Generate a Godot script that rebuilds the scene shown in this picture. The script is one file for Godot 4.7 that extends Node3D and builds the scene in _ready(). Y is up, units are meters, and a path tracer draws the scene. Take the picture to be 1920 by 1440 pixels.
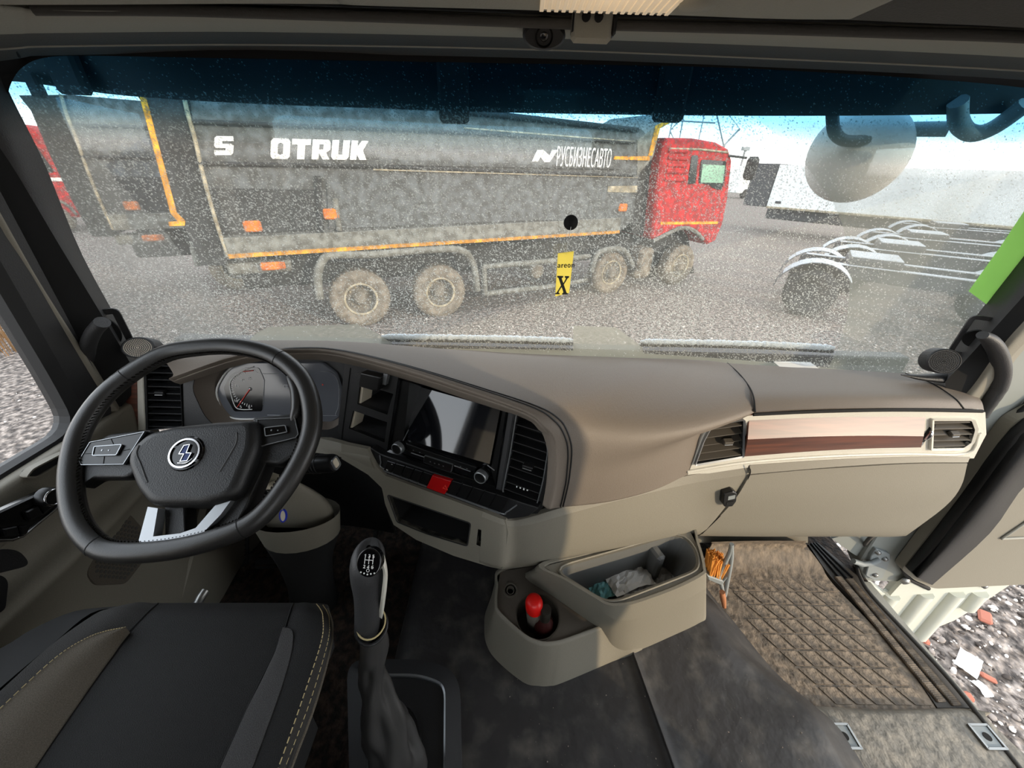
extends Node3D
# Inside of a tipper truck's cab, seen from between the seats, with a yard of trucks beyond the dusty windscreen.
# x = right, y = up, -z = ahead; metres; yard ground at y = 0.

var M := {}
var rng := RandomNumberGenerator.new()


func V(x, y, z) -> Vector3:
	return Vector3(x, y, z)


func U(x, y) -> Vector2:
	return Vector2(x, y)


func _ready():
	rng.seed = 7
	var cam := Camera3D.new()
	cam.transform = Transform3D(Basis(Vector3(0.999587, 0.028713, 0.000868), Vector3(-0.024429, 0.865549, -0.500228), Vector3(-0.015114, 0.500000, 0.865894)), Vector3(0.000000, 2.800000, 0.000000))
	cam.fov = 89.9205
	cam.near = 0.02
	cam.far = 900.0
	add_child(cam)
	cam.current = true
	var env := Environment.new()
	var sky_mat := ProceduralSkyMaterial.new()
	sky_mat.sky_top_color = Color(0.76, 0.79, 0.82)
	sky_mat.sky_horizon_color = Color(0.95, 0.94, 0.92)
	sky_mat.ground_horizon_color = Color(0.6, 0.58, 0.56)
	sky_mat.ground_bottom_color = Color(0.3, 0.28, 0.27)
	sky_mat.sky_curve = 0.12
	sky_mat.sky_energy_multiplier = SKY
	sky_mat.sun_angle_max = 0.5
	var sky := Sky.new()
	sky.sky_material = sky_mat
	env.background_mode = Environment.BG_SKY
	env.sky = sky
	env.ambient_light_source = Environment.AMBIENT_SOURCE_SKY
	env.tonemap_mode = Environment.TONE_MAPPER_LINEAR
	env.tonemap_exposure = EXPOSURE
	env.sdfgi_enabled = true
	env.ssao_enabled = true
	env.ssil_enabled = true
	var we := WorldEnvironment.new()
	we.environment = env
	add_child(we)
	var sun := DirectionalLight3D.new()
	sun.name = "sun"
	sun.basis = Basis.looking_at(-SUN_DIR, Vector3.UP)
	sun.light_color = Color(1.0, 0.91, 0.77)
	sun.light_energy = SUN
	sun.light_angular_distance = 0.6
	sun.shadow_enabled = true
	add_child(sun)
	make_materials()
	make_shell()
	make_windscreen()
	make_header()
	make_floor()
	make_left_side()
	make_right_side()
	make_dashboard()
	make_steering()
	make_seat()
	make_gear()
	make_console()
	make_small_things()
	make_yard()
	make_tippers()
	make_trailers()


const SKY := 2.2
const EXPOSURE := 1.0
const SUN := 1.2
const SUN_DIR := Vector3(0.74, 0.26, 0.60)


# ---------------------------------------------------------------- helpers
func tag(o, label, category, group := "", kind := ""):
	if label:
		o.set_meta("label", label)
	if category:
		o.set_meta("category", category)
	if group:
		o.set_meta("group", group)
	if kind:
		o.set_meta("kind", kind)
	return o


func thing(called, label, category, xf := Transform3D.IDENTITY, group := "") -> Node3D:
	var o := Node3D.new()
	o.name = called
	o.transform = xf
	add_child(o, true)
	tag(o, label, category, group)
	return o


func put(called, mesh, mat, parent = self, xf := Transform3D.IDENTITY) -> MeshInstance3D:
	var o := MeshInstance3D.new()
	o.name = called
	o.mesh = mesh
	o.material_override = mat
	o.transform = xf
	parent.add_child(o, true)
	return o


func struct(called, mesh, mat, parent = self, xf := Transform3D.IDENTITY) -> MeshInstance3D:
	var o = put(called, mesh, mat, parent, xf)
	if parent == self:
		o.set_meta("kind", "structure")
	return o


func shift(x, y, z) -> Transform3D:
	return Transform3D(Basis.IDENTITY, Vector3(x, y, z))


func facing(origin, zdir, up := Vector3.UP) -> Transform3D:
	var z = zdir.normalized()
	var x = up.cross(z).normalized()
	return Transform3D(Basis(x, z.cross(x), z), origin)


func mesh_tool() -> SurfaceTool:
	var st := SurfaceTool.new()
	st.begin(Mesh.PRIMITIVE_TRIANGLES)
	return st


func join(meshes) -> ArrayMesh:                      # meshes, or [mesh, transform] pairs, as one mesh
	var st := mesh_tool()
	for m in meshes:
		if m is Array:
			st.append_from(m[0], 0, m[1])
		else:
			st.append_from(m, 0, Transform3D.IDENTITY)
	return st.commit()


func spline(p, n: int, closed := false) -> Array:     # smooth curve through points, n steps from each to the next
	var out := []
	var k: int = p.size()
	var spans := k if closed else k - 1
	for i in spans:
		var a = p[(i - 1 + k) % k] if closed or i > 0 else p[0] * 2.0 - p[1]
		var b = p[i]
		var c = p[(i + 1) % k]
		var d = p[(i + 2) % k] if closed or i + 2 < k else c * 2.0 - b
		for j in n:
			var t := float(j) / n
			out.append((b * 2.0 + (c - a) * t + (a * 2.0 - b * 5.0 + c * 4.0 - d) * t * t + (b * 3.0 - a - c * 3.0 + d) * t * t * t) * 0.5)
	if not closed:
		out.append(p[k - 1])
	return out


func grid(rows, closed := false) -> ArrayMesh:        # a smooth surface through rows of points
	var st := mesh_tool()
	var nu: int = rows[0].size()
	var nv: int = rows.size()
	for j in nv:
		for i in nu:
			st.set_uv(Vector2(float(i) / (nu - 1), float(j) / (nv - 1)))
			st.add_vertex(rows[j][i])
	for j in nv - 1:
		for i in (nu if closed else nu - 1):
			var a := j * nu + i
			var b := j * nu + (i + 1) % nu
			for q in [a, b, a + nu, b, b + nu, a + nu]:
				st.add_index(q)
	st.generate_normals()
	return st.commit()


func smooth_grid(rows, nu := 4, nv := 4) -> ArrayMesh:
	var fine := []
	for r in rows:
		fine.append(spline(r, nu) if nu > 1 else r)
	if nv > 1:
		var cols := []
		for i in fine[0].size():
			var c := []
			for r in fine:
				c.append(r[i])
			cols.append(spline(c, nv))
		fine = []
		for j in cols[0].size():
			var r := []
			for c in cols:
				r.append(c[j])
			fine.append(r)
	return grid(fine)


func shell(rows, back: Vector3, nu := 4, nv := 4) -> ArrayMesh:   # a smooth surface with a back and closed rims
	var fine := []
	for r in rows:
		fine.append(spline(r, nu) if nu > 1 else r)
	if nv > 1:
		var cols := []
		for i in fine[0].size():
			var c := []
			for r in fine:
				c.append(r[i])
			cols.append(spline(c, nv))
		fine = []
		for j in cols[0].size():
			var r := []
			for c in cols:
				r.append(c[j])
			fine.append(r)
	var parts := [grid(fine)]
	var behind := []
	for r in fine:
		var q := []
		for p in r:
			q.append(p + back)
		q.reverse()
		behind.append(q)
	parts.append(grid(behind))
	var first = fine[0]
	var last = fine[-1]
	var l := []
	var r2 := []
	for r in fine:
		l.append(r[0])
		r2.append(r[-1])
	for e in [first, last, l, r2]:
		var o := []
		for p in e:
			o.append(p + back)
		parts.append(grid([e, o]))
	return join(parts)


func area(p) -> float:
	var s := 0.0
	for i in p.size():
		s += p[i].cross(p[(i + 1) % p.size()])
	return s * 0.5


func ccw(p) -> Array:
	var q: Array = Array(p).duplicate()
	if area(q) < 0:
		q.reverse()
	return q


func inset(p, d: float) -> Array:                     # a counter-clockwise outline moved inwards
	var out := []
	var n: int = p.size()
	for i in n:
		var a = (p[i] - p[(i - 1 + n) % n]).normalized()
		var b = (p[(i + 1) % n] - p[i]).normalized()
		var na = Vector2(-a.y, a.x)
		var nb = Vector2(-b.y, b.x)
		var m = na + nb
		var l = m.length_squared()
		out.append(p[i] + (m * (2.0 * d / l) if l > 0.4 else na * d))
	return out


func rounded(p, r: float, n := 4) -> Array:           # corners replaced by curves
	var out := []
	var k: int = p.size()
	for i in k:
		var a = p[(i - 1 + k) % k]
		var b = p[i]
		var c = p[(i + 1) % k]
		var ra := minf(r, (a - b).length() * 0.48)
		var rc := minf(r, (c - b).length() * 0.48)
		var s = b + (a - b).normalized() * ra
		var e = b + (c - b).normalized() * rc
		for j in n + 1:
			var t := float(j) / n
			out.append(s.lerp(b, t).lerp(b.lerp(e, t), t))
	return out


func flat_cap(st: SurfaceTool, p, z: float, up := true):
	var idx := Geometry2D.triangulate_polygon(PackedVector2Array(p))
	if idx.is_empty():                                # an outline that crosses itself: a fan from its middle
		var c := Vector2.ZERO
		for v in p:
			c += v / p.size()
		for i in p.size():
			for q in [c, p[(i + 1) % p.size()], p[i]]:
				st.set_uv(q)
				st.add_vertex(Vector3(q.x, q.y, z))
	for i in range(0, idx.size(), 3):
		for k in ([0, 2, 1] if up else [0, 1, 2]):
			var q = p[idx[i + k]]
			st.set_uv(q)
			st.add_vertex(Vector3(q.x, q.y, z))


func walls(st: SurfaceTool, a, za: float, b, zb: float):
	for i in a.size():
		var j: int = (i + 1) % a.size()
		var c := [Vector3(a[i].x, a[i].y, za), Vector3(a[j].x, a[j].y, za), Vector3(b[j].x, b[j].y, zb), Vector3(b[i].x, b[i].y, zb)]
		for k in [0, 2, 1, 0, 3, 2]:
			st.set_uv(Vector2(c[k].x, c[k].y))
			st.add_vertex(c[k])


func plate(outline, z0: float, z1: float, bevel := 0.0) -> ArrayMesh:   # an outline in xy with thickness from z0 to z1, its front edge chamfered
	var p := ccw(outline)
	var st := mesh_tool()
	st.set_smooth_group(-1)
	flat_cap(st, p, z0, false)
	if bevel > 0 and Geometry2D.triangulate_polygon(PackedVector2Array(inset(p, bevel))).is_empty():
		bevel = 0.0
	if bevel > 0:
		var q := inset(p, bevel)
		walls(st, p, z0, p, z1 - bevel)
		walls(st, p, z1 - bevel, q, z1)
		flat_cap(st, q, z1)
	else:
		walls(st, p, z0, p, z1)
		flat_cap(st, p, z1)
	st.generate_normals()
	st.index()
	return st.commit()


func ring(outer, inner, z0: float, z1: float, zi := INF) -> ArrayMesh:  # a frame between two outlines of as many points; zi = height of the inner edge
	var st := mesh_tool()
	st.set_smooth_group(-1)
	var zq := z1 if zi == INF else zi
	walls(st, outer, z0, outer, z1)
	walls(st, outer, z1, inner, zq)
	walls(st, inner, zq, inner, z0)
	walls(st, inner, z0, outer, z0)
	st.generate_normals()
	st.index()
	return st.commit()


func border(outline, w: float, z0: float, z1: float, zi := INF) -> ArrayMesh:
	var p := ccw(outline)
	return ring(p, inset(p, w), z0, z1, zi)


func pierced(outer, holes, z0: float, z1: float) -> ArrayMesh:          # a plate with openings
	var step := 0.012
	var all := PackedVector2Array()
	var loops := []
	for l in [outer] + holes:
		var o := []
		for i in l.size():
			var a = l[i]
			var b = l[(i + 1) % l.size()]
			var n := maxi(1, int((b - a).length() / step))
			for k in n:
				o.append(a.lerp(b, float(k) / n))
		loops.append(o)
		all.append_array(PackedVector2Array(o))
	var st := mesh_tool()
	st.set_smooth_group(-1)
	var idx := Geometry2D.triangulate_delaunay(all)
	for i in range(0, idx.size(), 3):
		var c := (all[idx[i]] + all[idx[i + 1]] + all[idx[i + 2]]) / 3.0
		if not Geometry2D.is_point_in_polygon(c, PackedVector2Array(outer)):
			continue
		var gone := false
		for h in holes:
			gone = gone or Geometry2D.is_point_in_polygon(c, PackedVector2Array(h))
		if gone:
			continue
		var tri := [all[idx[i]], all[idx[i + 1]], all[idx[i + 2]]]
		if (tri[1] - tri[0]).cross(tri[2] - tri[0]) > 0:
			tri = [tri[0], tri[2], tri[1]]
		for q in tri:
			st.set_uv(q)
			st.add_vertex(Vector3(q.x, q.y, z1))
		for k in [0, 2, 1]:
			st.add_vertex(Vector3(tri[k].x, tri[k].y, z0))
	for o in loops:
		walls(st, o, z0, o, z1)
	st.generate_normals()
	st.index()
	return st.commit()


func box(sx: float, sy: float, sz: float, b := 0.0) -> ArrayMesh:       # centred, with chamfered edges
	var rows := []
	var hx := sx / 2
	var hy := sy / 2
	var hz := sz / 2
	var st := mesh_tool()
	st.set_smooth_group(-1)
	b = minf(b, minf(hx, minf(hy, hz)) * 0.8)
	var o := [U(-hx + b, -hy), U(hx - b, -hy), U(hx, -hy + b), U(hx, hy - b), U(hx - b, hy), U(-hx + b, hy), U(-hx, hy - b), U(-hx, -hy + b)] if b > 0 else [U(-hx, -hy), U(hx, -hy), U(hx, hy), U(-hx, hy)]
	var q := inset(o, b) if b > 0 else o
	flat_cap(st, q, -hz, false)
	walls(st, q, -hz, o, -hz + b)
	walls(st, o, -hz + b, o, hz - b)
	walls(st, o, hz - b, q, hz)
	flat_cap(st, q, hz)
	st.generate_normals()
	st.index()
	return st.commit()


func tube(path, r, sides := 10, closed := false, squash := 1.0, up := Vector3.ZERO) -> ArrayMesh:   # r: radius or a list of them
	var n: int = path.size()
	var rows := []
	var side := Vector3.ZERO
	for i in n:
		var d: Vector3
		if closed:
			d = path[(i + 1) % n] - path[(i - 1 + n) % n]
		else:
			d = path[mini(i + 1, n - 1)] - path[maxi(i - 1, 0)]
		d = d.normalized()
		if up != Vector3.ZERO:
			side = up.cross(d).normalized()
		elif side == Vector3.ZERO:
			side = (Vector3.UP if absf(d.y) < 0.9 else Vector3.RIGHT).cross(d).normalized()
		else:
			side = (side - d * side.dot(d)).normalized()
		var u2 := d.cross(side)
		var rr: float = r[mini(i, r.size() - 1)] if r is Array else r
		var row := []
		for k in sides + 1:
			var a := TAU * k / sides
			row.append(path[i] + side * cos(a) * rr + u2 * sin(a) * rr * squash)
		rows.append(row)
	if closed:
		rows.append(rows[0])
	else:
		var e0 := []
		var e1 := []
		for k in sides + 1:
			e0.append(path[0])
			e1.append(path[n - 1])
		return join([grid(rows), grid([e0, rows[0]]), grid([rows[-1], e1])])
	return grid(rows)


func lathe(profile, n := 24) -> ArrayMesh:            # profile: (radius, height) pairs, turned round y; a repeated point makes a crease
	var parts := []
	var run := []
	for i in profile.size():
		run.append(profile[i])
		if i == profile.size() - 1 or profile[i] == profile[i + 1]:
			if run.size() > 1:
				var rows := []
				for p in run:
					var row := []
					for k in n + 1:
						var a := TAU * k / n
						row.append(Vector3(cos(a) * p.x, p.y, sin(a) * p.x))
					rows.append(row)
				parts.append(grid(rows))
			run = []
	return join(parts)


func lathe_z(profile, n := 24) -> Array:              # the same round z, as a [mesh, transform] pair
	return [lathe(profile, n), Transform3D(Basis(Vector3.RIGHT, PI / 2), Vector3.ZERO)]


func turned_z(profile, n := 24) -> ArrayMesh:
	return join([lathe_z(profile, n)])


func letters(text: String, height: float, depth: float, bold := false, font := "Droid Sans") -> ArrayMesh:
	var f := SystemFont.new()
	f.font_names = PackedStringArray([font])
	f.font_weight = 800 if bold else 400
	var t := TextMesh.new()
	t.text = text
	t.font = f
	t.font_size = 64
	t.pixel_size = height / 46.0
	t.depth = depth
	t.curve_step = 1.5
	return join([t])


func ellipse(c: Vector2, rx: float, ry: float, n := 24) -> Array:
	var o := []
	for k in n:
		var a := TAU * k / n
		o.append(c + Vector2(cos(a) * rx, sin(a) * ry))
	return o


# ---------------------------------------------------------------- materials
func noise_tex(freq: float, size := 512, normal := false, bump := 4.0, a = null, b = null, octaves := 4, seed_ := 1, kind := FastNoiseLite.TYPE_SIMPLEX_SMOOTH, mid := 0.5) -> NoiseTexture2D:
	var t := NoiseTexture2D.new()
	t.width = size
	t.height = size
	t.seamless = true
	t.generate_mipmaps = false
	var n := FastNoiseLite.new()
	n.noise_type = kind
	n.seed = seed_
	n.frequency = freq
	n.fractal_octaves = octaves
	t.noise = n
	if normal:
		t.as_normal_map = true
		t.bump_strength = bump
	elif a != null:
		var g := Gradient.new()
		g.set_color(0, a)
		g.set_color(1, b)
		g.set_offset(0, mid - 0.3)
		g.set_offset(1, mid + 0.3)
		t.color_ramp = g
	return t


func mat(called: String, color: Color, rough := 0.6, metal := 0.0) -> StandardMaterial3D:
	var m := StandardMaterial3D.new()
	m.resource_name = called
	m.albedo_color = color
	m.roughness = rough
	m.metallic = metal
	m.cull_mode = BaseMaterial3D.CULL_DISABLED
	M[called] = m
	return m


func grained(m: StandardMaterial3D, normal, scale: float, strength := 0.5, albedo = null, ascale := 0.0):
	m.uv1_triplanar = true
	m.uv1_scale = Vector3.ONE * scale
	if normal:
		m.normal_enabled = true
		m.normal_texture = normal
		m.normal_scale = strength
	if albedo:
		m.albedo_texture = albedo
	return m


func make_materials():
	var fine := noise_tex(0.06, 256, true, 6.0, null, null, 3, 3)
	var leather_n := noise_tex(0.05, 256, true, 8.0, null, null, 2, 5, FastNoiseLite.TYPE_CELLULAR)
	var worn := noise_tex(0.012, 512, false, 0, Color(0.8, 0.79, 0.76), Color(1, 1, 1), 5, 9)
	var rough_n := noise_tex(0.03, 512, true, 8.0, null, null, 5, 12)
	var dirt := noise_tex(0.008, 1024, false, 0, Color(0.16, 0.15, 0.15), Color(0.42, 0.37, 0.31), 6, 21)
	var ground_c := noise_tex(0.03, 1024, false, 0, Color(0.19, 0.165, 0.15), Color(0.62, 0.57, 0.53), 6, 31, FastNoiseLite.TYPE_SIMPLEX_SMOOTH, 0.52)
	var grain := noise_tex(0.22, 256, false, 0, Color(0.74, 0.74, 0.74), Color(1, 1, 1), 3, 15)
	var grain_soft := noise_tex(0.16, 256, false, 0, Color(0.9, 0.9, 0.89), Color(1, 1, 1), 4, 16)
	var fabric_n := noise_tex(0.2, 256, true, 6.0, null, null, 2, 4)
	grained(mat("grey plastic", Color(0.5, 0.478, 0.43), 0.62), fine, 14.0, 0.1, grain_soft)
	grained(mat("dark plastic", Color(0.17, 0.17, 0.175), 0.55), fine, 20.0, 0.3)
	grained(mat("black plastic", Color(0.075, 0.075, 0.08), 0.5), fine, 20.0, 0.25)
	grained(mat("pad", Color(0.5, 0.458, 0.415), 0.62), leather_n, 24.0, 0.2, grain)
	grained(mat("header grey", Color(0.56, 0.55, 0.51), 0.8), fine, 14.0, 0.3)
	grained(mat("header brown", Color(0.26, 0.25, 0.235), 0.8), fine, 14.0, 0.3)
	grained(mat("leather", Color(0.15, 0.146, 0.142), 0.38), leather_n, 34.0, 0.15)
	grained(mat("seat black", Color(0.112, 0.108, 0.108), 0.9), fabric_n, 12.0, 0.4, grain)
	grained(mat("seat dark", Color(0.19, 0.183, 0.175), 0.9), fabric_n, 12.0, 0.4, grain)
	grained(mat("seat grey", Color(0.28, 0.275, 0.275), 0.9), fabric_n, 12.0, 0.4, grain)
	grained(mat("seat tan", Color(0.4, 0.37, 0.325), 0.95), fabric_n, 12.0, 0.4, grain)
	mat("lining", Color(0.82, 0.81, 0.78), 0.9)
	grained(mat("vent brown", Color(0.24, 0.215, 0.18), 0.6), fine, 20.0, 0.1)
	grained(mat("deck brown", Color(0.36, 0.33, 0.295), 0.5), fine, 20.0, 0.1)
	grained(mat("bin grey", Color(0.36, 0.36, 0.35), 0.6), fine, 20.0, 0.1)
	grained(mat("boot leather", Color(0.21, 0.205, 0.2), 0.4), leather_n, 34.0, 0.12)
	mat("thread", Color(0.75, 0.68, 0.5), 0.8)
	mat("gloss black", Color(0.03, 0.03, 0.035), 0.12)
	mat("screen", Color(0.06, 0.065, 0.08), 0.05).metallic_specular = 0.62
	mat("key black", Color(0.06, 0.06, 0.063), 0.35)
	mat("void", Color(0.02, 0.02, 0.02), 0.9)
	mat("chrome", Color(0.85, 0.85, 0.86), 0.12, 1.0)
	mat("silver", Color(0.6, 0.61, 0.62), 0.34, 0.75)
	grained(mat("pale trim", Color(0.76, 0.745, 0.7), 0.4), fine, 14.0, 0.15)
	mat("ivory", Color(0.8, 0.76, 0.68), 0.5)
	mat("white paint", Color(0.88, 0.88, 0.86), 0.5)
	mat("red", Color(0.66, 0.04, 0.05), 0.35)
	mat("needle red", Color(0.85, 0.25, 0.2), 0.4)
	mat("white", Color(0.86, 0.86, 0.85), 0.6)
	mat("blue", Color(0.08, 0.16, 0.62), 0.3)
	mat("blue emblem", Color(0.1, 0.16, 0.34), 0.25, 0.4)
	mat("rubber", Color(0.07, 0.07, 0.072), 0.75)
	var cover = grained(mat("rubber floor", Color(1, 1, 1), 0.55), rough_n, 3.0, 0.12, noise_tex(0.006, 1024, false, 0, Color(0.165, 0.16, 0.16), Color(0.35, 0.33, 0.305), 7, 41, FastNoiseLite.TYPE_SIMPLEX_SMOOTH, 0.78))
	cover.uv1_scale = Vector3.ONE * 1.6
	var mt = grained(mat("mat rubber", Color(1, 1, 1), 0.75), rough_n, 3.0, 0.5, noise_tex(0.014, 1024, false, 0, Color(0.33, 0.295, 0.255), Color(0.5, 0.44, 0.37), 6, 43, FastNoiseLite.TYPE_SIMPLEX_SMOOTH, 0.45))
	mt.uv1_scale = Vector3.ONE * 2.0
	var pl = grained(mat("floor plate", Color(1, 1, 1), 0.65), rough_n, 3.0, 0.4, noise_tex(0.012, 1024, false, 0, Color(0.4, 0.385, 0.355), Color(0.53, 0.5, 0.45), 6, 47, FastNoiseLite.TYPE_SIMPLEX_SMOOTH, 0.45))
	pl.uv1_scale = Vector3.ONE * 2.0
	grained(mat("carpet", Color(1, 1, 1), 1.0), rough_n, 6.0, 0.8, noise_tex(0.02, 512, false, 0, Color(0.1, 0.085, 0.075), Color(0.25, 0.2, 0.16), 5, 51))
	M["carpet"].uv1_scale = Vector3.ONE * 3.0
	mat("cream paint", Color(0.74, 0.745, 0.7), 0.42)
	mat("door grey", Color(0.5, 0.51, 0.49), 0.45)
	mat("steel", Color(0.55, 0.55, 0.54), 0.4, 0.9)
	grained(mat("bristle", Color(0.86, 0.58, 0.24), 0.8), null, 1.0)
	mat("wood handle", Color(0.62, 0.4, 0.26), 0.7)
	mat("red plastic", Color(0.86, 0.07, 0.05), 0.4)
	var bottle = mat("brown glass", Color(0.2, 0.06, 0.05), 0.08)
	bottle.clearcoat_enabled = true
	bottle.clearcoat = 0.6
	mat("tag paper", Color(0.93, 0.87, 0.58), 0.7)
	M["tag paper"].backlight_enabled = true
	M["tag paper"].backlight = Color(1.3, 1.22, 0.8)
	mat("ink", Color(0.12, 0.12, 0.1), 0.7)
	mat("green film", Color(0.52, 0.7, 0.4), 0.6)
	M["green film"].backlight_enabled = true
	M["green film"].backlight = Color(0.8, 1.1, 0.55)
	grained(mat("snow", Color(0.86, 0.9, 0.93), 0.9), rough_n, 8.0, 0.6)
	# wood: long grain along x
	var wt := noise_tex(0.01, 512, false, 0, Color(0.27, 0.13, 0.085), Color(0.46, 0.25, 0.17), 5, 61)
	var wd = mat("wood", Color(1, 1, 1), 0.42)
	wd.metallic_specular = 0.66
	wd.albedo_texture = wt
	wd.uv1_triplanar = true
	wd.uv1_scale = Vector3(0.5, 14.0, 14.0)
	# yard
	var g = mat("yard soil", Color(1, 1, 1), 0.95)
	g.albedo_texture = ground_c
	g.uv1_triplanar = true
	g.uv1_world_triplanar = true
	g.uv1_scale = Vector3.ONE * 0.35
	g.normal_enabled = true
	g.normal_texture = rough_n
	g.normal_scale = 1.6
	mat("stone grey", Color(0.5, 0.46, 0.43), 0.9)
	mat("stone pale", Color(0.78, 0.75, 0.72), 0.9)
	mat("stone dark", Color(0.26, 0.23, 0.21), 0.9)
	mat("brick", Color(0.58, 0.35, 0.28), 0.95)
	var dusty := noise_tex(0.012, 512, false, 0, Color(0.62, 0.6, 0.57), Color(1, 1, 1), 5, 71)
	for q in [["tipper grey", Color(0.38, 0.395, 0.4)], ["tipper pale", Color(0.5, 0.5, 0.47)], ["tipper dark", Color(0.17, 0.175, 0.18)], ["tipper yellow", Color(0.95, 0.66, 0.1)], ["tipper red", Color(0.76, 0.07, 0.09)], ["dusty tyre", Color(0.52, 0.48, 0.42)], ["dusty rim", Color(0.5, 0.47, 0.42)], ["cream line", Color(0.72, 0.68, 0.58)], ["orange lamp", Color(0.95, 0.5, 0.06)]]:
		var m = mat(q[0], q[1], 0.8)
		m.albedo_texture = dusty
		m.uv1_triplanar = true
		m.uv1_scale = Vector3.ONE * 0.8
	mat("dark glass", Color(0.1, 0.14, 0.14), 0.1)
	mat("green glass", Color(0.5, 0.66, 0.56), 0.15)
	mat("trailer white", Color(0.86, 0.88, 0.87), 0.6)
	mat("trailer front", Color(0.2, 0.21, 0.23), 0.7)
	mat("distant", Color(0.5, 0.46, 0.44), 1.0)
	mat("far steel", Color(0.62, 0.62, 0.62), 0.9)
	mat("mirror grey", Color(0.5, 0.52, 0.52), 0.6)
	mat("mirror shell", Color(0.8, 0.8, 0.78), 0.7)
	grained(mat("thin snow", Color(0.66, 0.68, 0.69), 0.9), rough_n, 8.0, 0.6)
	var sp = mat("side pane", Color(1, 1, 1, 0.03), 0.02)
	sp.transparency = BaseMaterial3D.TRANSPARENCY_ALPHA
	sp.metallic_specular = 0.12
	var p = mat("pane", Color(1, 1, 1, 0.03), 0.02)
	p.transparency = BaseMaterial3D.TRANSPARENCY_ALPHA


# ---------------------------------------------------------------- cab shell
func make_shell():
	struct("floor", box(2.4, 0.06, 2.0, 0.005), M["carpet"], self, shift(0.13, 1.495, -0.12))
	struct("wall_front", box(2.4, 0.9, 0.05, 0.005), M["black plastic"], self, shift(0.13, 1.83, -1.16))
	var back := struct("wall_back", pierced([U(-1.25, -1.0), U(1.25, -1.0), U(1.25, 1.0), U(-1.25, 1.0)], [rounded([U(-1.0, -0.1), U(0.35, -0.1), U(0.35, 0.6), U(-1.0, 0.6)], 0.06)], -0.025, 0.025), M["lining"], self, shift(0.13, 2.4, 0.88))
	put("pane", plate([U(-1.1, -0.34), U(0.4, -0.34), U(0.4, 0.7), U(-1.1, 0.7)], -0.003, 0.0), M["pane"], back)
	struct("ceiling", box(2.5, 0.05, 1.75, 0.01), M["lining"], self, shift(0.13, 3.29, 0.03))
	struct("wall_right", join([[box(0.07, 1.95, 0.5, 0.01), shift(1.32, 2.4, 0.64)], [box(0.09, 0.4, 1.3, 0.01), shift(1.3, 3.1, -0.28)], [box(0.07, 0.12, 0.9, 0.01), shift(1.3, 1.47, -0.4)]]), M["header grey"])
	struct("wall_left", join([[box(0.05, 1.95, 0.75, 0.01), shift(-1.05, 2.4, 0.53)], [box(0.07, 0.35, 1.1, 0.01), shift(-1.05, 3.12, -0.38)], [box(0.05, 0.16, 1.2, 0.01), shift(-1.05, 1.47, -0.4)]]), M["lining"])


func glass_z(x: float) -> float:
	return -1.06 + 0.14 * minf(1.6, pow((x - 0.13) / 1.1, 2.0))


func on_glass(p: Vector2, off := 0.0) -> Vector3:      # off: metres towards the seats
	return Vector3(p.x, p.y, glass_z(p.x) + off)


func glass_sheet(x0: float, x1: float, y0: float, y1: float, off: float) -> ArrayMesh:
	var rows := []
	for j in 9:
		var r := []
		for i in 33:
			r.append(on_glass(Vector2(lerpf(x0, x1, i / 32.0), lerpf(y1, y0, j / 8.0)), off))
		rows.append(r)
	return grid(rows)


const GX0 := -1.02
const GX1 := 1.28
const GY0 := 2.2
const GY1 := 3.14


func cross_x(line, y: float) -> float:                 # where a line of points, listed downwards, crosses a height
	for i in line.size() - 1:
		if y <= line[i].y and y >= line[i + 1].y:
			return remap(y, line[i].y, line[i + 1].y, line[i].x, line[i + 1].x)
	return line[0].x if y > line[0].y else line[-1].x


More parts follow.
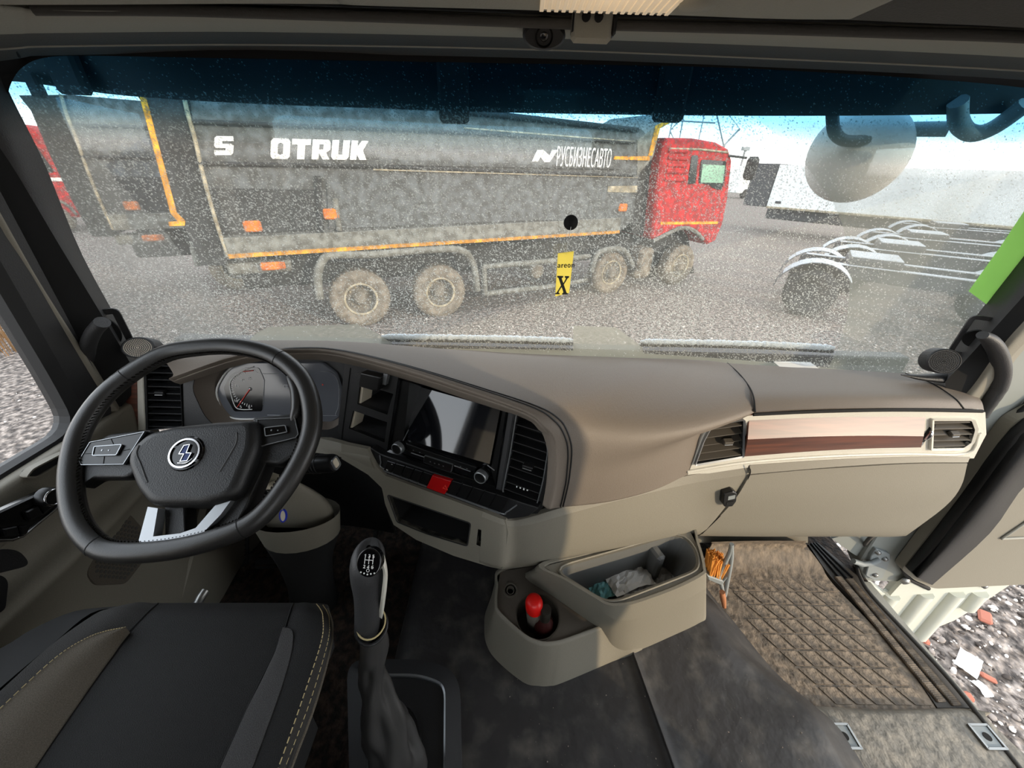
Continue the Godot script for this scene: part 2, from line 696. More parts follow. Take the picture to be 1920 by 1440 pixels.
func dirt_image() -> ImageTexture:
	var w := 2048
	var h := 836
	var data := PackedByteArray()
	data.resize(w * h * 4)
	# the two wipers cleared the middle; dried spray stays left and right of their sweep and in the corners under it
	var left := [U(-0.8405, 2.9312), U(-0.8791, 2.7713), U(-0.8471, 2.7115), U(-0.8087, 2.6345), U(-0.7818, 2.5478), U(-0.7344, 2.4062), U(-0.7168, 2.3186)]
	var right := [U(0.5367, 2.9045), U(0.6409, 2.8484), U(0.7705, 2.7411), U(0.8092, 2.6956), U(0.8496, 2.6356), U(0.8919, 2.5406), U(0.921, 2.4555), U(0.9332, 2.3613)]
	var bump_a := [U(-0.7308, 2.339), U(-0.6887, 2.3732), U(-0.6294, 2.3986), U(-0.5191, 2.4088), U(-0.4378, 2.3942), U(-0.3842, 2.3673), U(-0.3374, 2.3279), U(-0.3336, 2.23), U(-0.755, 2.2537)]
	var bump_b := [U(0.2104, 2.2228), U(0.1907, 2.4044), U(0.2603, 2.4054), U(0.3254, 2.385), U(0.3786, 2.3487), U(0.4059, 2.3294), U(0.4408, 2.2351)]
	var notch := [U(-0.2676, 2.8931), U(-0.1772, 2.8566), U(-0.0678, 2.8982)]
	var low_a = U(-0.2394, 2.3091).y
	var fn := FastNoiseLite.new()
	fn.seed = 3
	fn.frequency = 0.006
	fn.fractal_octaves = 4
	var fw := FastNoiseLite.new()
	fw.seed = 5
	fw.frequency = 0.35
	fw.fractal_octaves = 2
	var pa := PackedVector2Array(bump_a)
	var pb := PackedVector2Array(bump_b)
	var pn := PackedVector2Array(notch)
	var zone := PackedByteArray()
	zone.resize(w * h)
	for j in h:
		var y := lerpf(GY1, GY0, (j + 0.5) / h)
		var xl := cross_x(left, y)
		var xr := cross_x(right, y)
		for i in w:
			var x := lerpf(GX0, GX1, (i + 0.5) / w)
			var a: float
			var cloud := fn.get_noise_2d(i, j)
			var grit := fw.get_noise_2d(i, j)
			var z := 0
			if x < xl:
				a = DIRT_SIDE + cloud * 0.12 + grit * 0.2
				z = 1
			elif x > xr:
				a = DIRT_SIDE + 0.04 + cloud * 0.12 + grit * 0.13
				z = 2
			else:
				a = DIRT_MID + cloud * 0.1 + grit * 0.15
			if y < low_a + 0.08:
				var p := Vector2(x, y)
				if Geometry2D.is_point_in_polygon(p, pa) or Geometry2D.is_point_in_polygon(p, pb) or y < low_a:
					a = 0.74 + cloud * 0.1 + grit * 0.08
					z = 3
			elif y > 2.6 and Geometry2D.is_point_in_polygon(Vector2(x, y), pn):
				a += 0.14
			if y > 2.885:                              # the outer visor keeps the top clean
				a *= clampf(remap(y, 2.885, 2.93, 1.0, 0.25), 0.25, 1.0)
				if y > 2.905:
					z = 4
			zone[j * w + i] = z
			var k := (j * w + i) * 4
			data[k] = [172, 180, 174, 190, 150][z]
			data[k + 1] = [173, 181, 178, 191, 150][z]
			data[k + 2] = [168, 177, 170, 180, 148][z]
			data[k + 3] = int(clampf(a, 0.02, 0.95) * 255)
	var r := RandomNumberGenerator.new()
	r.seed = 99
	for n in 150000:
		var i := r.randi_range(2, w - 4)
		var j := r.randi_range(2, h - 4)
		var z := zone[j * w + i]
		if z == 4 and r.randf() < 0.9 or z == 3 and r.randf() < 0.96 or z == 2 and r.randf() < 0.75 or z == 1 and r.randf() < 0.45:
			continue
		if z == 0 and fn.get_noise_2d(i * 0.7, j * 0.7 + 900) < r.randf_range(-1.0, 0.35):
			continue
		var sx := 1 if r.randf() < 0.25 else 2
		var sy := 1 if r.randf() < 0.25 else 2
		if r.randf() < 0.16:
			sx = 3
			sy = 3
		var a2 := int(r.randf_range(0.55, 1.0) * 255)
		for b in sy:
			for c in sx:
				if sx == 3 and (b != 1 and c != 1):
					continue
				var k := ((j + b) * w + i + c + (b if sx == 2 else 0)) * 4
				if a2 > data[k + 3]:
					data[k] = 236
					data[k + 1] = 238
					data[k + 2] = 236
					data[k + 3] = a2
	return ImageTexture.create_from_image(Image.create_from_data(w, h, false, Image.FORMAT_RGBA8, data))


const DIRT_SIDE := 0.56
const DIRT_MID := 0.32


func make_windscreen():
	var win := Node3D.new()
	win.name = "window_1"
	add_child(win, true)
	tag(win, "wide dusty windscreen with wiper-swept patch and blue band", "windscreen", "", "structure")
	put("pane", glass_sheet(GX0, GX1, GY0, GY1, 0.0), M["pane"], win)
	var dirt = mat("dried spray", Color(0.86, 0.855, 0.83), 0.95)
	dirt.transparency = BaseMaterial3D.TRANSPARENCY_ALPHA
	dirt.albedo_texture = dirt_image()
	dirt.texture_repeat = false
	dirt.backlight_enabled = true
	dirt.backlight = Color(1.0, 1.0, 1.0)
	var d = put("dried_spray", glass_sheet(GX0, GX1, GY0, GY1, -0.004), dirt, win)
	d.set_meta("kind", "stuff")
	# the blue shade band is dyed into the glass and fades out downwards
	var g := Gradient.new()
	g.offsets = PackedFloat32Array([0.0, 0.58, 0.75, 0.83, 0.9, 1.0])
	g.colors = PackedColorArray([Color(0.05, 0.26, 0.42), Color(0.1, 0.37, 0.58), Color(0.2, 0.52, 0.76), Color(0.5, 0.76, 0.9), Color(0.85, 0.95, 0.98), Color(1, 1, 1)])
	var gt := GradientTexture2D.new()
	gt.gradient = g
	gt.width = 8
	gt.height = 128
	gt.fill_from = Vector2(0, 0)
	gt.fill_to = Vector2(0, 1)
	var band = mat("blue band", Color(1, 1, 1, 0), 0.0)
	band.albedo_texture = gt
	band.refraction_enabled = true
	band.refraction_scale = 0.0
	band.texture_repeat = false
	put("shade_band", glass_sheet(GX0, GX1, U(0.0006, 2.8126).y, GY1, 0.004), band, win)
	# black printed edge with rounded corners
	var hole := [V(-1.0317, 2.745, -0.9039), V(-0.9908, 2.8384, -0.9147), V(-0.9704, 2.8779, -0.9199), V(-0.949, 2.9063, -0.9253), V(-0.9251, 2.9271, -0.9312), V(-0.8929, 2.942, -0.9389), V(-0.8404, 2.9504, -0.951), V(-0.699, 2.9582, -0.9805), V(-0.3816, 2.9712, -1.0297), V(-0.0043, 2.9818, -1.0579), V(0.3842, 2.9867, -1.0525), V(0.6691, 2.98, -1.0264), V(0.9128, 2.9675, -0.9891), V(1.0555, 2.954, -0.9609), V(1.1556, 2.9413, -0.9383), V(1.2225, 2.9114, -0.9219)]
	var rows := [[], [], []]
	for p in spline(hole, 4):
		var q = Vector2(p.x, p.y)
		var c = Vector2(clampf(q.x, -0.6, 0.8), 2.75)
		var o = q + (q - c).normalized() * 0.14
		rows[0].append(on_glass(q, 0.006))
		rows[1].append(on_glass(o, 0.006))
		rows[2].append(on_glass(o, -0.012))
	struct("trim_1", grid(rows), M["void"])
	# outer sun visor: smoked panel hung in front of the glass on brackets
	var v := thing("outer_sun_visor", "dark smoked sun visor panel across the top outside the windscreen", "sun visor")
	var low := [V(-1.4508, 2.9365, -1.22), V(-1.252, 2.939, -1.22), V(-1.1255, 2.9287, -1.22), V(-0.9841, 2.9175, -1.22), V(-0.6894, 2.9105, -1.22), V(-0.3614, 2.9099, -1.22), V(-0.1546, 2.909, -1.22), V(0.1926, 2.9133, -1.22), V(0.5273, 2.9195, -1.22), V(0.8897, 2.93, -1.22), V(1.291, 2.9461, -1.22), V(1.5776, 2.9612, -1.22)]
	low = spline(low, 3)
	var r0 := []
	var r1 := []
	var r2 := []
	for p in low:
		r0.append(p)
		r1.append(p + Vector3(0, 0.16, 0.05))
		r2.append(p + Vector3(0, 0.36, 0.17))
	var vm = mat("smoked visor", Color(0.03, 0.045, 0.055), 0.35)
	put("panel", shell([r0, r1, r2], Vector3(0, 0.004, -0.006), 1, 3), vm, v)
	for c in [V(-0.1487, 2.9508, -1.19), V(0.3951, 2.9686, -1.19), V(-1.0857, 2.9832, -1.19)]:
		put("bracket", box(0.075, 0.2, 0.03, 0.008), M["void"], v, shift(c.x, c.y + 0.03, c.z))
	put("clip", box(0.03, 0.05, 0.02, 0.004), M["void"], v, shift(V(-1.1883, 2.9306, -1.2).x, V(-1.1883, 2.9306, -1.2).y, -1.2))


func make_header():
	# bands above the windscreen, from the glass back to the roof
	var l0 := [V(-1.0742, 2.886, -0.8), V(-0.9139, 2.9344, -0.9), V(-0.8608, 2.9475, -0.93), V(-0.5281, 2.9771, -1.02), V(-0.0045, 2.9891, -1.04), V(0.5274, 2.9854, -1.02), V(0.9791, 2.9642, -0.93), V(1.1806, 2.9318, -0.85)]
	var l1 := [V(-1.0125, 2.9096, -0.77), V(-0.8635, 2.9443, -0.86), V(-0.8164, 2.9545, -0.89), V(-0.5033, 2.9839, -0.98), V(-0.0048, 2.9959, -1), V(0.5016, 2.992, -0.98), V(0.9274, 2.9707, -0.89), V(1.1226, 2.9451, -0.82)]
	var l2 := [V(-0.9018, 2.923, -0.7), V(-0.7928, 2.9513, -0.8), V(-0.7432, 2.9584, -0.82), V(-0.4572, 2.9857, -0.9), V(-0.0048, 2.9958, -0.92), V(0.4545, 2.9932, -0.9), V(0.8429, 2.9736, -0.82), V(1.0122, 2.9486, -0.75)]
	var l3 := [V(-0.779, 2.9337, -0.62), V(-0.6982, 2.9612, -0.72), V(-0.6596, 2.9629, -0.74), V(-0.4163, 2.9889, -0.83), V(-0.0048, 2.9944, -0.85), V(0.4129, 2.9953, -0.83), V(0.756, 2.9798, -0.75), V(0.8974, 2.957, -0.68)]
	var l4 := [V(-0.7393, 2.9476, -0.6), V(-0.6949, 2.9668, -0.72), V(-0.6551, 2.9709, -0.74), V(-0.413, 2.9997, -0.83), V(-0.0053, 3.0102, -0.85), V(0.4082, 3.0082, -0.83), V(0.7477, 2.9915, -0.75), V(0.8876, 2.9678, -0.68)]
	struct("trim_2", shell([l0, l1, l2], Vector3(0, 0.01, -0.03), 5, 3), M["header brown"])
	put("edge_bead", tube(spline(l1, 5), 0.0022, 6), M["header grey"], get_node("trim_2"))
	struct("trim_3", shell([l2, l3, l4], Vector3(0, 0.02, -0.03), 5, 2), M["header grey"])
	# roof lining that comes down behind the blind slot: a left panel, a middle console and a right panel
	var y := 3.27
	var lip := [V(-0.8512, 2.9477, -0.66), V(-0.6005, 2.9596, -0.68), V(-0.3766, 2.9881, -0.76), V(-0.2445, 2.9939, -0.77)]
	struct("ceiling_panel", shell([lip, raised(lip, 0.03, 0.2), raised(lip, 0.05, 0.6)], Vector3(0, 0.02, 0), 4, 2), M["header grey"])
	var lip2 := [V(-0.2293, 2.9888, -0.74), V(-0.2253, 2.9881, -0.75), V(-0.0049, 2.9925, -0.76), V(0.2224, 2.9933, -0.76), V(0.3678, 2.991, -0.75), V(0.455, 2.9906, -0.74), V(0.4641, 2.9913, -0.735)]
	struct("ceiling_panel", shell([lip2, raised(lip2, -0.005, 0.1), raised(lip2, 0.05, 0.6)], Vector3(0, 0.02, 0), 4, 2), M["header grey"])
	var lip3 := [V(0.4729, 2.9905, -0.74), V(0.5489, 2.9851, -0.72), V(0.6776, 2.9742, -0.68), V(0.8149, 2.949, -0.6)]
	struct("ceiling_panel", shell([lip3, raised(lip3, 0.02, 0.2), raised(lip3, 0.05, 0.6)], Vector3(0, 0.02, 0), 4, 2), M["header brown"])
	struct("trim_4", shell([raised(l4, 0.0, -0.02), raised(l4, 0.09, 0.05), raised(l4, 0.12, 0.3)], Vector3(0, 0.01, 0), 4, 1), M["void"])
	put("seam", tube([V(-0.6968, 2.9641, -0.71), V(-0.8195, 2.9675, -0.83), V(-0.8671, 2.9476, -0.87), V(-0.8956, 2.9394, -0.9)], 0.0022, 6), M["void"], get_node("trim_3"))
	# two roller blinds in the slot
	var b1 := thing("roller_blind", "dark pull bar of the longer roller blind above the windscreen, on the driver's side", "roller blind", Transform3D.IDENTITY, "roller blinds above the windscreen")
	var p1 := [V(-0.6771, 2.966, -0.73), V(-0.5393, 2.9841, -0.79), V(-0.4046, 2.9899, -0.81), V(-0.1754, 2.9946, -0.825), V(0.0952, 2.9959, -0.83)]
	put("pull_bar", tube(spline(p1, 5), 0.0065, 8, false, 1.1), M["header brown"], b1)
	put("roll", tube(lifted(spline(p1, 5), 0.028, 0.0), 0.018, 10), M["void"], b1)
	put("end_cap", box(0.008, 0.03, 0.02, 0.003), M["black plastic"], b1, shift(p1[-1].x, p1[-1].y, p1[-1].z))
	var b2 := thing("roller_blind", "dark pull bar of the shorter roller blind above the windscreen, on the passenger's side", "roller blind", Transform3D.IDENTITY, "roller blinds above the windscreen")
	var p2 := [V(0.1593, 2.9965, -0.83), V(0.404, 2.9956, -0.815), V(0.6013, 2.9885, -0.78), V(0.7474, 2.9782, -0.735), V(0.8677, 2.9561, -0.66)]
	put("pull_bar", tube(spline(p2, 5), 0.0065, 8, false, 1.1), M["header brown"], b2)
	put("roll", tube(lifted(spline(p2, 5), 0.028, 0.0), 0.018, 10), M["void"], b2)
	put("end_cap", box(0.008, 0.03, 0.02, 0.003), M["black plastic"], b2, shift(p2[0].x, p2[0].y, p2[0].z))
	struct("trim_5", box(0.066, 0.06, 0.014, 0.006), M["header grey"], self, shift(V(0.1238, 3.0014, -0.82).x, V(0.1238, 3.0014, -0.82).y, -0.825))
	for q in [V(0.1118, 3.0018, -0.8), V(0.1317, 3.0018, -0.8)]:
		put("screw_hole", turned_z([U(0.0, 0.004), U(0.007, 0.004), U(0.007, 0.0)], 12), M["void"], get_node("trim_5"), shift(q.x - V(0.1238, 3.0014, -0.82).x, q.y - V(0.1238, 3.0014, -0.82).y, 0.01))
	# small oval camera
	var c: Vector3 = V(0.0488, 2.9841, -0.845)
	var cam := thing("dash_camera", "small black oval camera fixed above the windscreen under the blind", "camera", facing(c, Vector3(0, -0.5, 0.85)))
	put("housing", join([[plate(rounded(ellipse(U(0, 0), 0.036, 0.02, 20), 0.004), -0.02, 0.006, 0.004), Transform3D.IDENTITY]]), M["black plastic"], cam)
	put("lens_ring", turned_z([U(0.009, 0.0), U(0.014, 0.01), U(0.014, 0.01), U(0.016, 0.0)], 20), M["gloss black"], cam)
	put("lens", turned_z([U(0.0, 0.008), U(0.006, 0.007), U(0.009, 0.004)], 16), M["screen"], cam)
	# reading lamp in the roof console
	var lp: Vector3 = V(0.1237, 2.9874, -0.7)
	var lamp := thing("roof_lamp", "ribbed clear lens of the reading lamp in the roof console", "lamp", Transform3D(Basis(Vector3.UP, -0.02), lp + Vector3(0.0, 0.0075, 0.022)))
	var lens = mat("lamp lens", Color(0.95, 0.9, 0.82), 0.25)
	lens.emission_enabled = true
	lens.emission = Color(1.0, 0.86, 0.68)
	lens.emission_energy_multiplier = 0.25
	put("lens", box(0.19, 0.02, 0.1, 0.006), lens, lamp)
	for k in 18:
		put("lens_rib", box(0.006, 0.0016, 0.1, 0.0006), lens, lamp, shift(-0.088 + k * 0.0103, -0.0105, 0))
	put("switch_button", lathe([U(0, -0.012), U(0.022, -0.011), U(0.026, 0.0)], 20), M["header grey"], lamp, shift(0.112, -0.004, 0.0))
	var al := OmniLight3D.new()
	al.position = Vector3(0, -0.06, 0.02)
	al.light_color = Color(1.0, 0.88, 0.72)
	al.light_energy = 0.003
	al.omni_range = 6.0
	al.omni_attenuation = 2.0
	al.light_size = 0.08
	al.shadow_enabled = true
	lamp.add_child(al)


func raised(line, dy: float, dz: float) -> Array:
	var o := []
	for p in line:
		o.append(p + Vector3(0, dy, dz))
	return o


func lifted(line, dy: float, dz: float) -> Array:
	return raised(line, dy, dz)


# ---------------------------------------------------------------- floor
func make_floor():
	# rubber engine cover: a broad hump with a rounded shoulder down to the passenger's mat
	var rows := []
	for s in [[-1.05, 0.56, 0.66], [-0.8, 0.585, 0.69], [-0.68, 0.605, 0.73], [-0.55, 0.645, 0.775], [-0.475, 0.70, 0.83], [-0.42, 0.755, 0.875], [-0.36, 0.77, 0.885], [-0.2, 0.765, 0.88], [0.1, 0.76, 0.88], [0.5, 0.76, 0.88]]:
		var z: float = s[0]
		var e: float = s[1]
		var f: float = s[2]
		var wob := 0.006 * sin(z * 31.0)
		rows.append([V(-0.3, 1.5, z), V(-0.29, 1.6, z), V(-0.25, 1.66, z), V(-0.1, 1.672, z), V(0.15, 1.675 + wob * 0.3, z), V(0.345 + z * 0.12 + 0.05, 1.674, z), V(0.365 + z * 0.12 + 0.05, 1.69, z), V(0.385 + z * 0.12 + 0.05, 1.682, z), V(0.52, 1.682, z), V(e - 0.05, 1.682 + wob, z), V(e, 1.668, z), V((e + f) / 2, 1.62 - wob, z), V(f - 0.01, 1.575, z), V(f + 0.015, 1.552, z)])
	struct("floor_hump", shell(rows, Vector3(0, -0.02, 0), 4, 3), M["rubber floor"])
	var crumbs := MultiMesh.new()
	crumbs.transform_format = MultiMesh.TRANSFORM_3D
	crumbs.mesh = pebble(1)
	crumbs.instance_count = 260
	for k in crumbs.instance_count:
		var z := rng.randf_range(-0.55, 0.0)
		var cx := rng.randf_range(0.02, 0.74)
		crumbs.set_instance_transform(k, Transform3D(Basis.from_euler(V(rng.randf() * 6, rng.randf() * 6, 0)).scaled(Vector3.ONE * (0.0005 + 0.0013 * pow(rng.randf(), 4.0))), V(cx, 1.678 + 0.012 * smoothstep(0.36, 0.43, cx), z)))
	var cr := MultiMeshInstance3D.new()
	cr.name = "crumbs"
	cr.multimesh = crumbs
	cr.material_override = M["stone grey"]
	add_child(cr, true)
	tag(cr, "pale crumbs and grit scattered over the rubber engine cover", "crumbs", "", "stuff")
	# passenger's floor mat with raised pads
	var m := thing("floor_mat", "worn brown rubber mat with rows of raised pads in the passenger footwell", "floor mat")
	put("sheet", shell([[V(0.7004, 1.72, -0.8483), V(0.8577, 1.72, -0.8558), V(1.0272, 1.72, -0.8594)], [V(0.7547, 1.63, -0.9099), V(0.9215, 1.63, -0.9134), V(1.1005, 1.63, -0.9127)], [V(0.7138, 1.57, -0.8662), V(0.9441, 1.57, -0.8812), V(1.1545, 1.57, -0.8746)], [V(0.6916, 1.555, -0.8051), V(0.927, 1.555, -0.8092), V(1.1593, 1.555, -0.8132)], [V(0.7271, 1.553, -0.6043), V(1.0063, 1.553, -0.6079), V(1.1988, 1.553, -0.6103)], [V(0.7491, 1.553, -0.5029), V(1.053, 1.553, -0.5061), V(1.1912, 1.553, -0.5075)], [V(0.7822, 1.553, -0.4379), V(1.0705, 1.553, -0.4405), V(1.181, 1.553, -0.4415)]], Vector3(0, -0.008, -0.004), 6, 4), M["mat rubber"], m)
	var pads := []
	for v in 4:
		var sk := 0.011 + 0.001 * v
		pads.append(plate(rounded([U(-0.0235 + sk, -0.0195), U(0.0235 + sk, -0.0195), U(0.0235 - sk, 0.0195), U(-0.0235 - sk, 0.0195)], 0.003, 2), 0.0, 0.002 + 0.0003 * v, 0.0022))
	var z0 := -0.805
	for j in 8:
		var z := z0 + j * 0.0455
		var xl := remap(z, -0.8, -0.45, 0.735, 0.885)
		var xr := remap(z, -0.8, -0.45, 1.165, 1.205)
		var i := 0
		while true:
			var x := 0.745 + i * 0.0545 + fmod(j * 0.026, 0.0545) - 0.0545
			i += 1
			if x + 0.026 > xr:
				break
			if x - 0.026 < xl:
				continue
			put("pad", pads[rng.randi() % 4], M["mat rubber"], m, Transform3D(Basis(Vector3.RIGHT, -PI / 2), Vector3(x, 1.5535, z)))
	# sill plate along the open door
	mat("sill brown", Color(0.23, 0.21, 0.185), 0.7)
	var s := thing("sill_plate", "black rubber sill plate with a double row of ribbed pads by the open door", "sill plate")
	var si := [V(1.1797, 1.556, -0.9754), V(1.1707, 1.556, -0.8347), V(1.2022, 1.556, -0.7176), V(1.2015, 1.556, -0.5857), V(1.1869, 1.556, -0.4613)]
	var so := [V(1.2254, 1.556, -0.9812), V(1.2702, 1.556, -0.8344), V(1.2602, 1.556, -0.7576), V(1.2747, 1.556, -0.6448), V(1.2878, 1.556, -0.4622)]
	put("plate", shell([si, so], Vector3(0, -0.02, 0), 6, 1), M["sill brown"], s)
	var a: Vector3 = si[1]
	var b: Vector3 = si[4]
	var dirv := (b - a)
	var along := Transform3D(Basis(Vector3(0, 1, 0).cross(dirv.normalized()), Vector3.UP, dirv.normalized()), Vector3.ZERO)
	var pad := [box(0.024, 0.007, 0.047, 0.001)]
	for k in 9:
		pad.append([box(0.021, 0.002, 0.0022), shift(0, 0.0042, -0.019 + k * 0.0048)])
	var padm := join(pad)
	for k in 8:
		for c in 2:
			var p := a + dirv * ((k + 0.45 + 0.2 * c) / 8.2) + along.basis.x * -0.0
			var e = along.basis.x * ((0.022 + 0.034 * c) * signf(along.basis.x.x))
			put("pad", padm, M["mat rubber"], s, Transform3D(along.basis, p + e + Vector3(0, 0.003, 0)))
	for k in 3:
		var e2 := 0.25 + 0.25 * k
		put("ridge", tube([si[0].lerp(so[0], e2) + Vector3(0, 0.003, 0), si[1].lerp(so[1], e2) + Vector3(0, 0.003, 0)], 0.004, 6), M["rubber"], s)
	# raised seat-base plate in the near right corner
	var pl := thing("seat_base_plate", "dirty grey floor plate with two bolt sockets where the passenger seat was", "floor plate")
	put("plate", shell([[V(0.8082, 1.562, -0.4613), V(1.0197, 1.562, -0.454), V(1.242, 1.562, -0.4584), V(1.3204, 1.562, -0.4499)], [V(0.8238, 1.574, -0.4388), V(0.9993, 1.574, -0.4371), V(1.2169, 1.574, -0.4413), V(1.2826, 1.574, -0.4385)], [V(0.8253, 1.574, -0.3732), V(1.0138, 1.574, -0.3746), V(1.1903, 1.574, -0.376), V(1.2927, 1.574, -0.3768)], [V(0.8273, 1.574, -0.3074), V(1.0172, 1.574, -0.3086), V(1.2087, 1.574, -0.3098), V(1.318, 1.574, -0.3105)], [V(0.7367, 1.574, -0.1376), V(0.905, 1.574, -0.138), V(1.1708, 1.574, -0.1386), V(1.3318, 1.574, -0.139)]], Vector3(0, -0.05, 0), 5, 3), M["floor plate"], pl)
	for q in [[V(0.8695, 1.576, -0.3922)], [V(1.2358, 1.576, -0.3942)]]:
		var g := put("bolt_socket", border(rounded([U(-0.026, -0.026), U(0.026, -0.026), U(0.026, 0.026), U(-0.026, 0.026)], 0.003, 2), 0.005, -0.002, 0.005), M["steel"], pl, Transform3D(Basis(Vector3.RIGHT, -PI / 2), q[0]))
		put("recess", plate([U(-0.022, -0.022), U(0.022, -0.022), U(0.022, 0.022), U(-0.022, 0.022)], -0.001, 0.002), M["mirror grey"], g)
		put("hole", plate(ellipse(U(0, 0), 0.009, 0.009, 16), 0.0, 0.003), M["void"], g)
# step below the dashboard on the passenger's side
	struct("trim_6", shell([[V(0.6872, 1.6603, -0.93), V(0.9179, 1.6666, -0.93), V(1.1054, 1.6603, -0.93)], [V(0.7109, 1.6084, -0.93), V(0.9341, 1.6205, -0.93), V(1.1223, 1.6198, -0.93)]], Vector3(0, -0.01, -0.06), 3, 1), M["grey plastic"])
	# pedals and carpet in the driver's footwell
	var names := ["accelerator pedal with ribs, dark and dusty, nearest the gear lever", "brake pedal with worn rubber tread under the steering column", "clutch pedal with long ribbed face nearest the driver's door"]
	var spots := [[V(-0.4488, 1.5913, -0.86)], [V(-0.8379, 1.5212, -0.86)], [V(-0.9492, 1.5348, -0.88)]]
	var sizes := [[0.05, 0.12], [0.075, 0.07], [0.08, 0.2]]
	for k in 3:
		var o := thing("pedal", names[k], "pedal", facing(spots[k][0], Vector3(0.05, 0.5, 0.85)), "driver's pedals")
		put("plate", box(sizes[k][0], sizes[k][1], 0.012, 0.004), M["rubber"], o)
		for n in int(sizes[k][1] / 0.018):
			put("rib", box(sizes[k][0] * 0.86, 0.006, 0.006, 0.002), M["carpet"], o, shift(0, -sizes[k][1] / 2 + 0.012 + n * 0.018, 0.008))
		put("arm", tube([V(0, sizes[k][1] * 0.3, -0.01), V(0, 0.12, -0.06), V(0, 0.25, -0.09)], 0.009, 8), M["rubber"], o)


# ---------------------------------------------------------------- pillars and doors
func make_left_side():
	var a := [V(-0.9681, 3.0039, -0.9205), V(-0.9643, 2.9459, -0.9214), V(-0.968, 2.878, -0.9205), V(-0.9687, 2.7659, -0.9203), V(-0.9836, 2.5836, -0.9165), V(-0.9783, 2.3695, -0.9179), V(-0.9821, 2.1723, -0.9169)]
	var b := [V(-0.9801, 2.9573, -0.84), V(-0.9759, 2.8946, -0.84), V(-0.9701, 2.8271, -0.84), V(-0.9592, 2.7516, -0.84), V(-0.9512, 2.6218, -0.84), V(-0.9394, 2.4645, -0.84), V(-0.9286, 2.2883, -0.84)]
	var mid := []
	for i in a.size():
		mid.append((a[i] + b[i]) / 2.0 + Vector3(0.012, 0, 0.016))
	struct("trim_7", shell([a, mid, b], Vector3(-0.03, 0, -0.01), 4, 4), M["dark plastic"])
	var c := [V(-0.9789, 2.916, -0.8), V(-0.9681, 2.8532, -0.8), V(-0.9703, 2.7832, -0.8), V(-0.9681, 2.7128, -0.8), V(-0.9684, 2.5762, -0.8), V(-0.9632, 2.4217, -0.8), V(-0.9597, 2.2415, -0.8)]
	var b2 := []
	for p in b:
		b2.append(p + Vector3(0.006, 0, -0.006))
	struct("trim_8", shell([b2, c], Vector3(-0.03, 0, -0.02), 4, 1), M["void"])
	var d := [V(-0.9658, 2.9054, -0.775), V(-0.9579, 2.8474, -0.775), V(-0.9582, 2.7769, -0.775), V(-0.9572, 2.7061, -0.775), V(-0.9602, 2.5741, -0.775), V(-0.9587, 2.42, -0.775), V(-0.9569, 2.2474, -0.775)]
	var cd := []
	for i in c.size():
		cd.append((c[i] + d[i]) / 2.0 + Vector3(0.008, 0, 0.004))
	struct("trim_9", shell([c, cd, d], Vector3(-0.03, 0, -0.01), 4, 3), M["grey plastic"])
	# recessed plate, grab handle, tweeter
	var hp := [V(-0.8897, 2.4695, -0.8), V(-0.9201, 2.4461, -0.8), V(-0.9507, 2.4115, -0.8), V(-0.9758, 2.3674, -0.8), V(-0.9837, 2.3304, -0.8), V(-0.9788, 2.2951, -0.8), V(-0.9746, 2.2647, -0.8)]
	var h := thing("grab_handle", "dark curved grab handle on the pillar left of the steering wheel", "grab handle", Transform3D.IDENTITY, "pillar grab handles")
	put("bar", tube(spline(hp, 5), 0.0165, 14, false, 0.8), M["dark plastic"], h)
	var pk: Vector3 = V(-0.9632, 2.4162, -0.87)
	put("socket_recess", plate(ellipse(U(0, 0), 0.02, 0.034, 20), -0.004, 0.003), M["void"], h, facing(pk, Vector3(0.55, 0, 0.83)))
	put("cover_plate", border(rounded([U(-0.03, -0.055), U(0.035, -0.055), U(0.035, 0.055), U(-0.03, 0.055)], 0.015), 0.014, -0.004, 0.0025, 0.0), M["dark plastic"], h, facing(pk, Vector3(0.55, 0, 0.83)))
	tweeter("small perforated oval tweeter on the dashboard beside the driver's grab handle", facing(V(-0.8777, 2.3899, -0.84), Vector3(0.25, 0.45, 0.85)), 0.034, 0.025)
	# driver's door: pressed frame round the window, light panel below
	var xf := Transform3D(Basis(Vector3(0, 0, -1), Vector3(0, 1, 0), Vector3(1, 0, 0)), Vector3(-0.97, 1.55, -0.5))
	var door := Node3D.new()
	door.name = "door_1"
	door.transform = xf
	add_child(door, true)
	tag(door, "driver's door with closed window, grey panel and switch rest", "door", "", "structure")
	var hole := rounded([U(-0.62, 0.70), U(0.205, 0.70), U(0.215, 0.82), U(0.235, 1.36), U(-0.62, 1.36)], 0.05, 5)
	var outer := [U(-0.72, 0.6), U(0.32, 0.6), U(0.34, 1.42), U(-0.72, 1.42)]
	put("window_frame", pierced(outer, [hole], -0.035, 0.0), M["black plastic"], door)
	put("frame_trim", ring(inset(ccw(hole), -0.075), inset(ccw(hole), -0.02), -0.01, 0.016, 0.006), M["black plastic"], door)
	put("window_seal", border(inset(ccw(hole), -0.02), 0.022, -0.02, 0.012, 0.004), M["rubber"], door)
	put("pane", plate([U(-0.68, 0.64), U(0.27, 0.64), U(0.28, 1.4), U(-0.68, 1.4)], -0.022, -0.021), M["side pane"], door)
	# panel: profile down the door, swept along it
	var prof := [U(0.012, 0.695), U(0.03, 0.69), U(0.036, 0.66), U(0.03, 0.60), U(0.016, 0.585), U(0.02, 0.53), U(0.06, 0.515), U(0.075, 0.5), U(0.06, 0.47), U(0.04, 0.40), U(0.045, 0.2), U(0.05, 0.08), U(0.03, -0.08)]
	var rows := []
